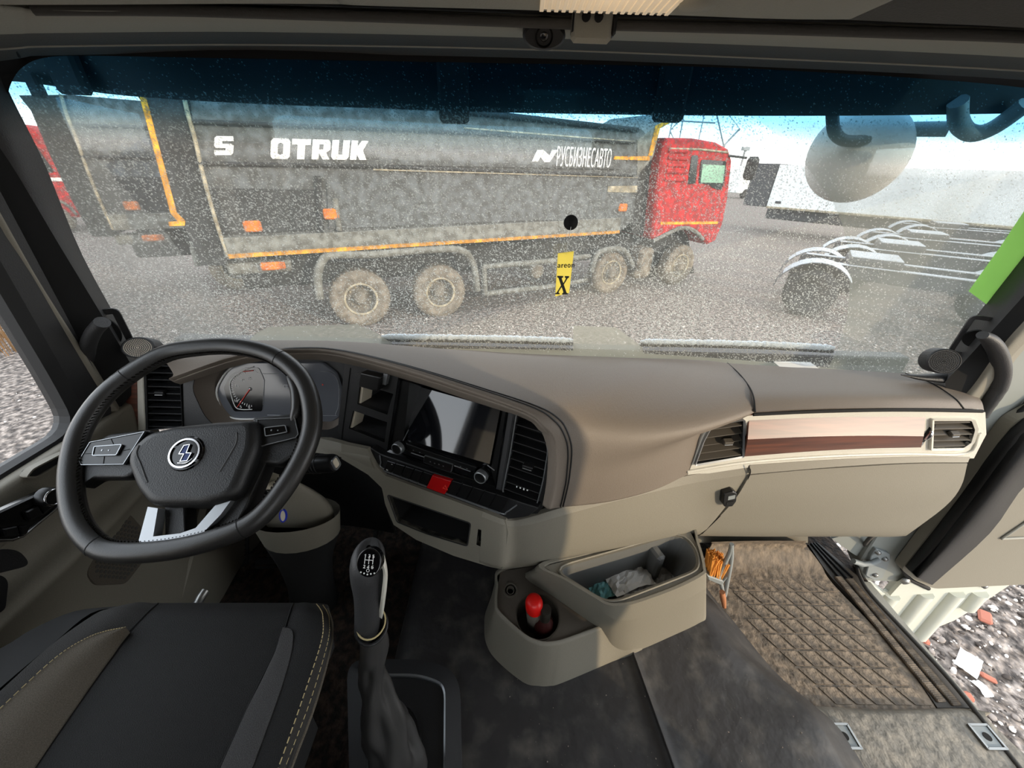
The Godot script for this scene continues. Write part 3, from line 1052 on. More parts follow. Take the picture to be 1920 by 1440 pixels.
	for q in prof:
		var r := []
		for x in [-0.75, -0.4, -0.1, 0.08, 0.2, 0.3, 0.36]:
			var k := clampf((x - 0.2) / 0.16, 0, 1)
			r.append(V(x, q.y, q.x * (1.0 - k * 0.3) + (0.0 if q.y > 0.52 or q.y < 0.46 else -0.02 * clampf((x - 0.05) / 0.2, 0, 1))))
		rows.append(r)
	put("panel", shell(rows, Vector3(0, 0, -0.02), 3, 3), M["grey plastic"], door)
	# lower front part of the lining, up to the footwell
	put("kick_panel", plate([U(0.403, 0.3496), U(0.6461, 0.1989), U(0.8014, -0.1723), U(0.3996, -0.013), U(0.3215, -0.0205), U(0.2201, -0.0362), U(0.1301, 0.1214)], 0.03, 0.05, 0.006), M["grey plastic"], door)
	put("demister_slot", plate(rounded([U(0.062, 0.6907), U(0.0742, 0.696), U(0.1427, 0.6876), U(0.1548, 0.679), U(0.1444, 0.6744), U(0.0718, 0.6814)], 0.006), 0.02, 0.0385), M["void"], door)
	put("slot_rim", border(rounded([U(0.0569, 0.6914), U(0.074, 0.699), U(0.1444, 0.6906), U(0.1583, 0.6791), U(0.1448, 0.6711), U(0.071, 0.6765)], 0.006), 0.003, 0.025, 0.041), M["grey plastic"], door)
	# switch panel
	var sw := [U(-0.0601, 0.6971), U(0.0113, 0.6797), U(0.0475, 0.6702), U(0.0628, 0.6459), U(0.0531, 0.6245), U(-0.0215, 0.6172), U(-0.0342, 0.6231), U(-0.0753, 0.6695)]
	put("switch_panel", plate(sw, 0.065, 0.079, 0.003), M["gloss black"], door)
	var edge := [V(-0.89, 2.2275, -0.4249), V(-0.89, 2.1817, -0.4626), V(-0.89, 2.1725, -0.4768), V(-0.89, 2.1766, -0.5472)]
	var ed2 := []
	for p in edge:
		ed2.append(xf.affine_inverse() * p)
	put("chrome_strip", tube(ed2, 0.0028, 6), M["chrome"], door)
	for q in [[U(-0.0004, 0.6618), U(0.0191, 0.6572), U(0.017, 0.6362), U(-0.0038, 0.6427)], [U(0.0212, 0.6577), U(0.0386, 0.6505), U(0.0409, 0.6363), U(0.0192, 0.6367)], [U(-0.0383, 0.6612), U(-0.0214, 0.6493), U(-0.0269, 0.6299), U(-0.0418, 0.6459)], [U(-0.0193, 0.6467), U(-0.0055, 0.633), U(-0.0196, 0.6238), U(-0.0258, 0.6286)]]:
		put("window_switch", plate(q, 0.07, 0.086, 0.002), M["key black"], door)
	var kn: Vector2 = U(0.0382, 0.6601)
	put("mirror_knob", turned_z([U(0.019, 0.0), U(0.018, 0.016), U(0.015, 0.019), U(0.015, 0.019), U(0.0, 0.019)], 20), M["key black"], door, shift(kn.x, kn.y, 0.078))
	put("knob_ring", turned_z([U(0.0135, 0.0195), U(0.0145, 0.021), U(0.0165, 0.0205), U(0.017, 0.0185)], 20), M["chrome"], door, shift(kn.x, kn.y, 0.078))
	# speaker grille: raised patch with rows of small hexagon openings
	var gp := [U(0.0308, 0.4247), U(0.0593, 0.4559), U(0.1147, 0.4772), U(0.1644, 0.4751), U(0.1724, 0.3867), U(0.1916, 0.3413), U(0.1201, 0.33), U(0.0741, 0.3234), U(0.0309, 0.3852)]
	put("speaker_grille", plate(rounded(gp, 0.012), 0.03, 0.049, 0.003), M["seat tan"], door)
	var hexes := mesh_tool()
	var hx := plate(ellipse(U(0, 0), 0.0042, 0.0042, 6), 0.0, 0.0012)
	var poly := PackedVector2Array(inset(ccw(gp), 0.012))
	for j in 30:
		for i in 30:
			var p := Vector2(0.02 + i * 0.0105 + (j % 2) * 0.00525, 0.26 + j * 0.0092)
			if Geometry2D.is_point_in_polygon(p, poly):
				hexes.append_from(hx, 0, shift(p.x, p.y, 0.0488))
	var he = put("grille_openings", hexes.commit(), M["header brown"], door)
	he.set_meta("kind", "stuff")
	# pull handle
	put("pull_handle", plate(rounded([U(-0.0957, 0.6704), U(-0.0691, 0.651), U(-0.057, 0.6289), U(-0.0576, 0.6), U(-0.0642, 0.5943), U(-0.0835, 0.6106), U(-0.1148, 0.6359)], 0.012), 0.045, 0.115, 0.012), M["black plastic"], door)
	put("door_pocket", plate(rounded([U(-0.094, 0.6133), U(-0.0672, 0.5729), U(-0.0674, 0.5541), U(-0.0965, 0.5108), U(-0.1351, 0.5392)], 0.01), 0.03, 0.062), M["void"], door)


func tweeter(label, xf, rx, ry):
	var t := thing("tweeter", label, "speaker", xf, "tweeters on the dashboard")
	var rows := []
	for q in [[1.0, -0.03], [1.02, 0.0], [1.0, 0.006], [0.93, 0.008]]:
		var r := []
		for k in 25:
			var an := TAU * k / 24
			r.append(V(cos(an) * rx * q[0], sin(an) * ry * q[0], q[1]))
		rows.append(r)
	put("housing", grid(rows), M["dark plastic"], t)
	put("grille", plate(ellipse(U(0, 0), rx * 0.94, ry * 0.94, 24), -0.01, 0.007), M["black plastic"], t)
	var st := mesh_tool()
	var dot := plate(ellipse(U(0, 0), 0.0011, 0.0011, 6), 0.0, 0.0006)
	for k in 7:
		var n := 6 + k * 7
		for i in n:
			var an := TAU * i / n
			st.append_from(dot, 0, shift(cos(an) * rx * 0.12 * (k + 0.6), sin(an) * ry * 0.12 * (k + 0.6), 0.007))
	var o = put("perforation", st.commit(), M["ivory"] if rx > 0.033 else M["void"], t)
	o.set_meta("kind", "stuff")


func make_right_side():
	var a := [V(1.2622, 3.0523, -0.9117), V(1.2244, 2.9455, -0.9214), V(1.2132, 2.8039, -0.9242), V(1.2006, 2.6474, -0.9274), V(1.191, 2.531, -0.9297), V(1.1833, 2.4032, -0.9316), V(1.1836, 2.329, -0.9316)]
	var b := [V(1.2503, 2.9894, -0.85), V(1.2218, 2.8642, -0.85), V(1.1903, 2.7233, -0.85), V(1.1627, 2.5723, -0.85), V(1.1482, 2.495, -0.85), V(1.1308, 2.4047, -0.85), V(1.1175, 2.3466, -0.85)]
	var mid := []
	for i in a.size():
		mid.append((a[i] + b[i]) / 2.0 + Vector3(-0.012, 0, 0.016))
	struct("trim_10", shell([a, mid, b], Vector3(0.03, 0, -0.01), 4, 4), M["dark plastic"])
	var c := [V(1.2723, 2.9434, -0.83), V(1.2445, 2.8169, -0.83), V(1.2136, 2.6749, -0.83), V(1.1767, 2.5193, -0.83), V(1.1665, 2.4385, -0.83), V(1.1672, 2.344, -0.83), V(1.1533, 2.2728, -0.83)]
	struct("trim_11", shell([b, c], Vector3(0.03, 0, -0.02), 4, 1), M["void"])
	var d := [V(1.3146, 2.9134, -0.82), V(1.2868, 2.7824, -0.82), V(1.2568, 2.6402, -0.82), V(1.2032, 2.4743, -0.82), V(1.1947, 2.4187, -0.82), V(1.1915, 2.332, -0.82), V(1.1874, 2.2469, -0.82)]
	var cd := []
	for i in c.size():
		cd.append((c[i] + d[i]) / 2.0 + Vector3(-0.008, 0, 0.004))
	struct("trim_12", shell([c, cd, d], Vector3(0.03, 0, -0.01), 4, 3), M["grey plastic"])
	# body pillar outside the trim, down to the sill
	var e := [V(1.5222, 2.8902, -0.86), V(1.4961, 2.7512, -0.86), V(1.4875, 2.571, -0.86), V(1.4276, 2.39, -0.86), V(1.4173, 2.3106, -0.86), V(1.3909, 2.2505, -0.86), V(1.3966, 2.1501, -0.86)]
	var e2 := [V(1.5469, 2.135, -0.86), V(1.4786, 2.0522, -0.86), V(1.469, 1.942, -0.86), V(1.4681, 1.8336, -0.86), V(1.4424, 1.7416, -0.86), V(1.4148, 1.6426, -0.86), V(1.3833, 1.5199, -0.86)]
	var d2 := []
	for p in d:
		d2.append(p + Vector3(0.0, 0.0, -0.01))
	struct("trim_13", shell([d2, e], Vector3(0.0, 0, -0.05), 4, 1), M["door grey"])
	struct("trim_14", shell([[V(1.2235, 2.2478, -0.87), V(1.4128, 2.1426, -0.87), V(1.4322, 2.236, -0.87)], [V(1.2986, 2.0999, -0.87), V(1.4157, 2.0413, -0.87), V(1.4701, 2.1047, -0.87)], [V(1.3483, 1.9047, -0.87), V(1.4451, 1.8589, -0.87), V(1.4861, 1.932, -0.87)], [V(1.2348, 1.7897, -0.87), V(1.3626, 1.7537, -0.87), V(1.4707, 1.7567, -0.87)], [V(1.1226, 1.72, -0.87), V(1.2873, 1.6103, -0.87), V(1.4529, 1.554, -0.87)]], Vector3(0, 0, -0.05), 3, 3), M["door grey"])
	var hp := [V(1.0903, 2.487, -0.82), V(1.1203, 2.4719, -0.82), V(1.1593, 2.4402, -0.82), V(1.1954, 2.3985, -0.82), V(1.2152, 2.3574, -0.82), V(1.2218, 2.3171, -0.82), V(1.2274, 2.2683, -0.82)]
	var h := thing("grab_handle", "dark curved grab handle on the pillar beside the open passenger door", "grab handle", Transform3D.IDENTITY, "pillar grab handles")
	put("bar", tube(spline(hp, 5), [0.012, 0.013, 0.015, 0.016, 0.017, 0.018, 0.0185, 0.019, 0.019, 0.019, 0.019, 0.019, 0.019, 0.019, 0.019, 0.019, 0.019, 0.019, 0.019, 0.019, 0.019, 0.019, 0.018, 0.018, 0.018, 0.017, 0.017, 0.016, 0.016, 0.016, 0.016], 14, false, 0.8), M["dark plastic"], h)
	var pk: Vector3 = V(1.1566, 2.456, -0.875)
	put("socket_recess", plate(ellipse(U(0, 0), 0.026, 0.022, 20), -0.004, 0.004), M["void"], h, facing(pk, Vector3(-0.55, 0, 0.83)))
	put("cover_plate", border(rounded([U(-0.034, -0.05), U(0.034, -0.05), U(0.034, 0.055), U(-0.034, 0.055)], 0.015), 0.01, -0.004, 0.0025, 0.0), M["dark plastic"], h, facing(pk, Vector3(-0.55, 0, 0.83)))
	tweeter("round black tweeter standing on the right end of the dashboard", facing(V(1.0632, 2.4092, -0.84), Vector3(-0.35, 0.3, 0.85)), 0.032, 0.03)
	struct("trim_15", tube(spline([V(1.0186, 2.353, -0.87), V(1.0781, 2.3468, -0.87), V(1.1404, 2.3485, -0.87), V(1.1879, 2.3625, -0.87), V(1.2123, 2.3786, -0.87)], 3), [0.002, 0.006, 0.01, 0.013, 0.016, 0.019, 0.021, 0.022, 0.021, 0.018, 0.014, 0.01, 0.006], 10, false, 0.55), M["black plastic"])
	# door opening seal
	var sl := [V(1.2623, 1.7896, -0.86), V(1.2131, 1.7491, -0.845) , V(1.3351, 1.575, -0.9226), V(1.2822, 1.575, -0.8735), V(1.2546, 1.575, -0.8217), V(1.2436, 1.575, -0.7624), V(1.2555, 1.575, -0.6427), V(1.2662, 1.575, -0.5381), V(1.2652, 1.575, -0.4551), V(1.2574, 1.575, -0.3642), V(1.2525, 1.575, -0.2838)]
	struct("trim_16", tube(spline(sl, 4), 0.006, 8), M["header brown"])
	# open passenger door
	var door := Node3D.new()
	door.name = "door_2"
	door.transform = Transform3D(Basis(Vector3(1, 0, 0), Vector3(0, 1, 0), Vector3(0, 0, 1)), Vector3(1.25, 1.55, -0.85))
	add_child(door, true)
	tag(door, "open passenger door, grey panel with dark armrest and pale lower skirt", "door", "", "structure")
	put("door_shell", plate([U(0.0798, -0.0384), U(0.0071, 0.0583), U(-0.0067, 0.2253), U(0.0739, 0.421), U(0.1254, 0.569), U(0.1147, 0.7066), U(0.0751, 1.0195), U(0.8619, 1.0419), U(1.8303, -0.0328)], -0.06, -0.004, 0.004), M["door grey"], door)
	put("panel", plate(rounded([U(0.1162, 0.0814), U(0.0965, 0.4414), U(0.0792, 0.6975), U(0.1549, 0.7849), U(0.9224, 0.8374), U(1.6904, 0.04), U(0.5951, 0.01), U(0.2929, -0.0234), U(0.1949, 0.0238)], 0.02), 0.0, 0.03, 0.008), M["grey plastic"], door)
	put("seal", tube(to_local_list(door, [V(1.5516, 1.5012, -0.838), V(1.4542, 1.5525, -0.838), V(1.4018, 1.6059, -0.838), V(1.3772, 1.8321, -0.838), V(1.3559, 2.1286, -0.838), V(1.3484, 2.2559, -0.838), V(1.3811, 2.3231, -0.838), V(1.4686, 2.3877, -0.838)]), 0.008, 8), M["rubber"], door)
	# dark armrest moulding: bulging upper part, straight foot
	var ar := [[V(1.385, 1.6377, -0.82), V(1.3667, 1.9588, -0.82), V(1.3456, 2.2342, -0.82), V(1.4153, 2.3032, -0.82)], [V(1.353, 1.6636, -0.775), V(1.344, 1.9588, -0.775), V(1.3268, 2.2163, -0.775), V(1.387, 2.3007, -0.775)], [V(1.3607, 1.6649, -0.765), V(1.382, 1.9199, -0.765), V(1.3658, 2.1547, -0.765), V(1.4194, 2.2767, -0.765)], [V(1.5226, 1.5481, -0.82), V(1.5491, 1.8211, -0.82), V(1.5171, 2.0492, -0.82), V(1.5919, 2.2411, -0.82)]]
	var arl := []
	for r in ar:
		arl.append(to_local_list(door, r))
	put("armrest", shell(arl, Vector3(0, 0, -0.02), 4, 4), M["black plastic"], door)
	put("pocket_edge", tube(to_local_list(door, [V(1.5976, 1.8008, -0.817), V(1.6256, 1.8883, -0.817), V(1.6638, 1.9924, -0.817)]), 0.004, 6), M["header grey"], door)
	put("pocket_edge", tube(to_local_list(door, [V(1.5976, 1.8008, -0.817), V(1.683, 1.8083, -0.817), V(1.8707, 1.8135, -0.817)]), 0.004, 6), M["header grey"], door)
	# hinge
	put("hinge_plate", plate(rounded([U(0.0111, 0.1178), U(0.0097, 0.157), U(0.071, 0.1308), U(0.0877, 0.1027), U(0.1139, 0.0017), U(0.0947, -0.0176), U(0.0448, 0.0122)], 0.006), -0.004, 0.008, 0.002), M["mirror grey"], door)
	for q in [U(0.0206, 0.1418), U(0.0615, 0.109), U(0.0731, 0.0205)]:
		put("hinge_bolt", turned_z([U(0.0, 0.009), U(0.007, 0.008), U(0.009, 0.0)], 8), M["steel"], door, shift(q.x, q.y, 0.008))
	put("hinge_arm", tube(to_local_list(door, [V(1.2018, 1.6515, -0.835), V(1.2431, 1.6353, -0.835), V(1.2696, 1.6419, -0.835), V(1.2902, 1.6597, -0.835)]), 0.009, 8), M["mirror grey"], door)
	# pale skirt with flange, holes and pressed ribs
	put("skirt", plate([U(0.0222, -0.021), U(0.1219, -0.0631), U(0.2116, -0.1273), U(0.2062, -0.035), U(0.2505, -0.0084), U(0.3264, -0.0445), U(0.6159, -0.0398), U(0.5813, -0.1871), U(0.5525, -0.2764), U(0.4972, -0.3478), U(0.475, -0.4257), U(0.2857, -0.3856), U(0.0348, -0.1321)], -0.03, 0.0, 0.003), M["cream paint"], door)
	put("flange", plate(rounded([U(0.1874, -0.1012), U(0.1891, -0.0231), U(0.2196, 0.006), U(0.2967, -0.0201), U(0.4622, -0.0219), U(0.5137, -0.0527)], 0.008), 0.0, 0.012, 0.003), M["cream paint"], door)
	for q in [U(0.1923, -0.0041), U(0.2706, -0.002)]:
		put("bolt", turned_z([U(0.0, 0.014), U(0.007, 0.013), U(0.009, 0.01), U(0.015, 0.009), U(0.016, 0.0)], 12), M["steel"], door, shift(q.x, q.y, 0.01))
	put("rust_patch", plate(rounded([U(0.3413, 0.0077), U(0.3756, 0.0211), U(0.4117, 0.0097), U(0.4004, -0.0063), U(0.3583, -0.0074)], 0.004), 0.01, 0.0135), M["wood handle"], door)
	put("corner_screw", turned_z([U(0.0, 0.012), U(0.008, 0.01), U(0.011, 0.0)], 10), M["steel"], door, shift(U(0.4941, -0.0271).x, U(0.4941, -0.0271).y, 0.01))
	for q in [[V(1.4607, 1.4396, -0.85), V(1.4609, 1.3528, -0.85)], [V(1.5808, 1.453, -0.85), V(1.5946, 1.2604, -0.85)], [V(1.6922, 1.4627, -0.85), V(1.7198, 1.1612, -0.85)], [V(1.7777, 1.465, -0.85), V(1.7898, 1.3689, -0.85)]]:
		var l = to_local_list(door, q)
		put("pressed_rib", tube(l, 0.026, 10, false, 0.95, Vector3(0, 0, 1)), M["cream paint"], door)


func to_local_list(o: Node3D, line) -> Array:
	var inv := o.transform.affine_inverse()
	var r := []
	for p in line:
		r.append(inv * p)
	return r


# ---------------------------------------------------------------- dashboard
func pillow(outline, z0: float, z1: float, r: float, steps := 5, puff := 0.0) -> ArrayMesh:   # a plate with a rounded rim, its face slightly domed
	var p := ccw(outline)
	var rows := []
	var q0 := []
	for v in p:
		q0.append(V(v.x, v.y, z0))
	q0.append(q0[0])
	rows.append(q0)
	var last := p
	var c0 := Vector2.ZERO
	for v in p:
		c0 += v / p.size()
	for k in steps + 1:
		var a := PI / 2 * k / steps
		var q := []
		for v in p:
			q.append(v.move_toward(c0, r * (1.0 - cos(a))))
		var row := []
		for v in q:
			row.append(V(v.x, v.y, z1 - r + r * sin(a)))
		row.append(row[0])
		rows.append(row)
		last = q
	var st := mesh_tool()
	st.append_from(grid(rows), 0, Transform3D.IDENTITY)
	if puff > 0:
		var c := Vector2.ZERO
		for v in last:
			c += v / last.size()
		var dome := []
		for k in 6:
			var t := k / 5.0
			var row := []
			for v in last:
				var u = v.lerp(c, t)
				row.append(V(u.x, u.y, z1 + puff * (1.0 - (1.0 - t) * (1.0 - t))))
			row.append(row[0])
			dome.append(row)
		st.append_from(grid(dome), 0, Transform3D.IDENTITY)
	else:
		var s2 := mesh_tool()
		s2.set_smooth_group(-1)
		flat_cap(s2, last, z1)
		s2.generate_normals()
		s2.index()
		st.append_from(s2.commit(), 0, Transform3D.IDENTITY)
	return st.commit()


func recess(outline, z0: float, z1: float) -> ArrayMesh:      # the inside of a hollow: its walls and its back at z0
	var st := mesh_tool()
	st.set_smooth_group(-1)
	var p := ccw(outline)
	walls(st, p, z0, p, z1)
	flat_cap(st, p, z0)
	st.generate_normals()
	st.index()
	return st.commit()


func tapered(outline, z0: float, z1: float, k: float) -> ArrayMesh:   # a hollow that narrows towards its back
	var st := mesh_tool()
	st.set_smooth_group(-1)
	var p := ccw(outline)
	var c := Vector2.ZERO
	for v in p:
		c += v / p.size()
	var q := []
	for v in p:
		q.append(v.lerp(c, k))
	walls(st, q, z0, p, z1)
	flat_cap(st, q, z0)
	st.generate_normals()
	st.index()
	return st.commit()


func span(poly, y: float) -> Array:                            # left and right end of an outline at a height
	var xs := []
	for i in poly.size():
		var a = poly[i]
		var b = poly[(i + 1) % poly.size()]
		if (a.y <= y) != (b.y <= y):
			xs.append(remap(y, a.y, b.y, a.x, b.x))
	return [xs.min(), xs.max()] if xs.size() > 1 else []


func air_vent(label, xf, outline, n: int, frame_mat, slat_mat, w := 0.004, depth := 0.03, skew := 0.0, tab := Vector2(0.5, 0.45), tilt := 0.5):
	var t := thing("air_vent", label, "air vent", xf, "dashboard air vents")
	var p := ccw(outline)
	put("frame", border(p, w, -0.004, 0.006, 0.004), frame_mat, t)
	var q := inset(p, w)
	put("duct", recess(q, -depth, 0.003), M["void"], t)
	var lo := INF
	var hi := -INF
	for v in q:
		var s = v.y - v.x * skew
		lo = minf(lo, s)
		hi = maxf(hi, s)
	var sk := []
	for v in q:
		sk.append(Vector2(v.x, v.y - v.x * skew))
	var step := (hi - lo) / n
	for k in n:
		var y := lo + (k + 0.5) * step
		var e := span(sk, y)
		if e.size() < 2 or e[1] - e[0] < 0.01:
			continue
		var l: float = e[1] - e[0]
		var cx: float = (e[0] + e[1]) / 2
		var b := Basis(Vector3.BACK, atan(skew)) * Basis(Vector3.RIGHT, tilt)
		put("slat", box(l / cos(atan(skew)), 0.0028, minf(0.018, depth * 0.6), 0.0009), slat_mat, t, Transform3D(b, V(cx, y + cx * skew, -0.006)))
	var c := Vector2(lerpf(INF, 0, 1) if false else 0.0, 0)
	var e2 := span(sk, lerpf(lo, hi, tab.y))
	if e2.size() == 2:
		c = Vector2(lerpf(e2[0], e2[1], tab.x), 0)
		c.y = lerpf(lo, hi, tab.y) + c.x * skew
		put("tab", box(0.024, 0.011, 0.014, 0.002), slat_mat, t, Transform3D(Basis(Vector3.RIGHT, tilt), V(c.x, c.y, 0.002)))
		put("tab_edge", box(0.02, 0.0022, 0.002, 0.0006), M["silver"], t, V3(c.x, c.y - 0.004, 0.0095))
	return t


func V3(x, y, z) -> Transform3D:
	return Transform3D(Basis.IDENTITY, Vector3(x, y, z))


func make_dashboard():
	var d := thing("dashboard", "wide dashboard with brown-grey padded top and light grey lower panels", "dashboard")
	# padded top, driver's side to the first seam; columns run from the rolled front edge back to the glass, then round the corner
	var lip_in := [V(-0.8047, 2.3123, -0.815), V(-0.6046, 2.3885, -0.79), V(-0.4678, 2.408, -0.78), V(-0.3755, 2.3959, -0.7882), V(-0.2187, 2.3952, -0.7217), V(-0.0593, 2.3839, -0.6529), V(0.0384, 2.3769, -0.6107), V(0.0643, 2.3616, -0.5981), V(0.0761, 2.3477, -0.5915), V(0.0856, 2.3087, -0.5833), V(0.0871, 2.2522, -0.5764), V(0.086, 2.2212, -0.5735), V(0.0829, 2.1827, -0.5706)]
	var lip := [V(-0.7879, 2.3417, -0.8), V(-0.5854, 2.4198, -0.765), V(-0.4451, 2.4422, -0.75), V(-0.3505, 2.4433, -0.74), V(-0.2043, 2.4365, -0.69), V(-0.0497, 2.4216, -0.63), V(0.051, 2.4083, -0.59), V(0.0856, 2.3905, -0.576), V(0.1038, 2.368, -0.571), V(0.1162, 2.329, -0.568), V(0.1208, 2.2612, -0.568), V(0.1204, 2.2227, -0.57), V(0.118, 2.1709, -0.575)]
	var far := [V(-0.9308, 2.344, -0.93), V(-0.7475, 2.3468, -0.97), V(-0.5897, 2.3379, -1), V(-0.3945, 2.3205, -1.04), V(-0.1609, 2.3087, -1.05), V(0.0797, 2.2996, -1.05), V(0.3646, 2.3049, -1.03), V(0.6363, 2.3118, -1), V(0.5802, 2.3511, -0.8), V(0.5391, 2.343, -0.692), V(0.4597, 2.3079, -0.698), V(0.4443, 2.2284, -0.69), V(0.4411, 2.1658, -0.688)]
	var roll := []
	var m1 := []
	var m2 := []
	for i in lip.size():
		roll.append((lip_in[i] + lip[i]) / 2.0 + V(-0.004, 0.004, 0.011))
		var out := V(0.006, 0.004, 0.02) if i > 7 else V(0, 0.012, 0)
		m1.append(lip[i].lerp(far[i], 0.33) + out)
		m2.append(lip[i].lerp(far[i], 0.67) + out)
	put("padded_top", shell([lip_in, roll, lip, m1, m2, far], V(0, -0.012, -0.008), 4, 4), M["pad"], d)
	for k in 2:
		var l := []
		for i in range(1, lip.size()):
			l.append(lip[i].lerp(m1[i], 0.02 + 0.05 * k) + (V(0.001, 0.0005, 0.001)))
		put("piping", tube(spline(l, 5), 0.0016, 6), M["black plastic"], d)
	# passenger's side pad and its end piece
	var b0 := [V(0.643, 2.3102, -1), V(0.7722, 2.3103, -0.99), V(0.9325, 2.3123, -0.975), V(1.0429, 2.3148, -0.96), V(1.1157, 2.3198, -0.945)]
	var b1 := [V(0.611, 2.3353, -0.89), V(0.7505, 2.3317, -0.895), V(0.905, 2.3308, -0.89), V(1.0307, 2.329, -0.885), V(1.108, 2.3317, -0.87)]
	var b2 := [V(0.5814, 2.351, -0.795), V(0.7162, 2.3491, -0.81), V(0.876, 2.3433, -0.825), V(1.0199, 2.3352, -0.83), V(1.1002, 2.3325, -0.82)]
	var b3 := [V(0.5582, 2.3563, -0.735), V(0.6822, 2.3578, -0.745), V(0.8318, 2.3542, -0.76), V(0.9708, 2.3475, -0.77), V(1.0752, 2.3383, -0.775)]
	var b4 := [V(0.5416, 2.3458, -0.692), V(0.6621, 2.3475, -0.705), V(0.8067, 2.3431, -0.722), V(0.9587, 2.3341, -0.742), V(1.0825, 2.3254, -0.758)]
	put("padded_top", shell([b0, b1, b2, b3, b4], V(0, -0.012, -0.01), 4, 4), M["pad"], d)
	var c0 := [V(1.1201, 2.3199, -0.945), V(1.1811, 2.3225, -0.925), V(1.2205, 2.3259, -0.9)]
	var c1 := [V(1.1122, 2.3318, -0.87), V(1.1747, 2.3271, -0.87), V(1.2114, 2.3243, -0.86)]
	var c2 := [V(1.1042, 2.3326, -0.82), V(1.1595, 2.3264, -0.825), V(1.1915, 2.3194, -0.82)]
	var c3 := [V(1.079, 2.3384, -0.775), V(1.1274, 2.3319, -0.785), V(1.173, 2.319, -0.795)]
	var c4 := [V(1.0863, 2.3255, -0.758), V(1.1215, 2.3203, -0.765), V(1.1602, 2.3116, -0.775)]
	put("end_pad", shell([c0, c1, c2, c3, c4], V(0, -0.012, -0.01), 4, 4), M["pad"], d)
	put("seam", tube(spline([b0[0], b1[0], b2[0], b3[0], b4[0]], 4), 0.0018, 6), M["void"], d)
	put("seam", tube(spline([b0[4], b1[4], b2[4], b3[4], b4[4]], 4), 0.0018, 6), M["void"], d)
	put("shadow_gap", tube(spline([V(0.5429, 2.3358, -0.6965), V(0.6791, 2.3376, -0.7098), V(0.8375, 2.3359, -0.7254), V(0.9767, 2.3306, -0.739), V(1.1265, 2.3219, -0.7537)], 4), 0.004, 6), M["void"], d)
	# hollow core behind everything
	put("core", join([[box(1.1, 0.3, 0.12, 0.01), shift(-0.4, 2.08, -1.04)], [box(1.1, 0.42, 0.2, 0.01), shift(0.65, 2.08, -0.96)]]), M["void"], d)
	# black fascia that carries the screen, with two open cubbies
	var sx := Transform3D(Basis(Vector3(0.9207, 0, 0.3902), Vector3(0.0391, 0.995, -0.0922), Vector3(-0.3882, 0.1001, 0.9161)), Vector3(0.0992, 2.3034, -0.59))
	var cub1 := ccw([U(-0.4795, 0.0389), U(-0.3855, 0.0347), U(-0.4068, -0.0251), U(-0.4948, -0.0201)])
	var cub2 := ccw([U(-0.5108, -0.0421), U(-0.4085, -0.0459), U(-0.4215, -0.107), U(-0.5323, -0.1003)])
	var scr := ccw([U(-0.3625, 0.0759), U(-0.1075, 0.074), U(-0.1221, -0.1289), U(-0.4069, -0.1241)])
	var fas := [U(-0.5173, 0.0872), U(-0.3532, 0.0896), U(-0.1767, 0.0776), U(-0.0685, 0.0703), U(-0.0369, 0.0541), U(-0.0218, 0.0367), U(-0.0096, -0.0032), U(-0.0064, -0.0613), U(-0.0095, -0.1404), U(-0.0194, -0.1625), U(-0.1035, -0.1983), U(-0.4328, -0.1996), U(-0.4777, -0.1424), U(-0.5813, -0.1558), U(-0.5468, -0.0235)]
	var vc_out := rounded([U(-0.084, 0.0815), U(-0.0526, 0.0794), U(-0.0342, 0.0704), U(-0.0188, 0.0486), U(-0.0114, 0.0026), U(-0.0131, -0.0638), U(-0.02, -0.1329), U(-0.1025, -0.1318), U(-0.0919, -0.0305)], 0.008)
	put("fascia", pierced(fas, [cub1, cub2, scr, inset(ccw(vc_out), 0.001)], -0.01, 0.002), M["black plastic"], d, sx)
	for c in [cub1, cub2]:
		put("cubby", recess(c, -0.09, 0.0), M["dark plastic"], d, sx)
		put("cubby_side", plate([c[0], c[0] + U(0.006, 0.001), c[3] + U(0.006, 0.001), c[3]] if c[0].distance_to(c[3]) < c[0].distance_to(c[1]) else [c[0], c[1], c[1] + U(0.006, 0), c[0] + U(0.006, 0)], -0.04, -0.004), M["ivory"], d, sx)
	put("fascia_line", tube([V(-0.2351, 2.3861, -0.7375), V(-0.2849, 2.1823, -0.7363)], 0.0012, 6), M["void"], d)
	put("fascia_line", tube([V(-0.3615, 2.3761, -0.7899), V(-0.424, 2.1664, -0.7935)], 0.0012, 6), M["void"], d)
	put("pillar_strip", plate([U(-0.1017, 0.0744), U(-0.0879, 0.0733), U(-0.1038, -0.1308), U(-0.1194, -0.1309)], 0.0, 0.008, 0.003), M["dark plastic"], d, sx)
	# light grey lower panel: face under the switches with a pocket, then round the corner to the right
	var pocket := ccw(rounded([U(-0.4002, -0.2399), U(-0.1663, -0.2301), U(-0.173, -0.3039), U(-0.2874, -0.3173), U(-0.3764, -0.3178)], 0.006))
	var plug := ccw([U(-0.1453, -0.2386), U(-0.1237, -0.2369), U(-0.1269, -0.2884), U(-0.1479, -0.2866)])
	put("lower_face", pierced([U(-0.5334, -0.1297), U(-0.452, -0.1191), U(-0.4303, -0.1589), U(-0.4034, -0.1814), U(-0.2228, -0.1822), U(-0.0809, -0.183), U(-0.0721, -0.218), U(-0.0791, -0.3336), U(-0.1063, -0.3426), U(-0.2108, -0.3565), U(-0.3208, -0.3548), U(-0.3893, -0.3345), U(-0.4114, -0.2738), U(-0.417, -0.2245), U(-0.4575, -0.1978), U(-0.5406, -0.1774)], [pocket, plug], 0.018, 0.03), M["grey plastic"], d, sx)
	put("pocket", recess(pocket, -0.06, 0.028), M["void"], d, sx)
	put("pocket_rim", border(pocket, -0.002, 0.02, 0.032), M["dark plastic"], d, sx)
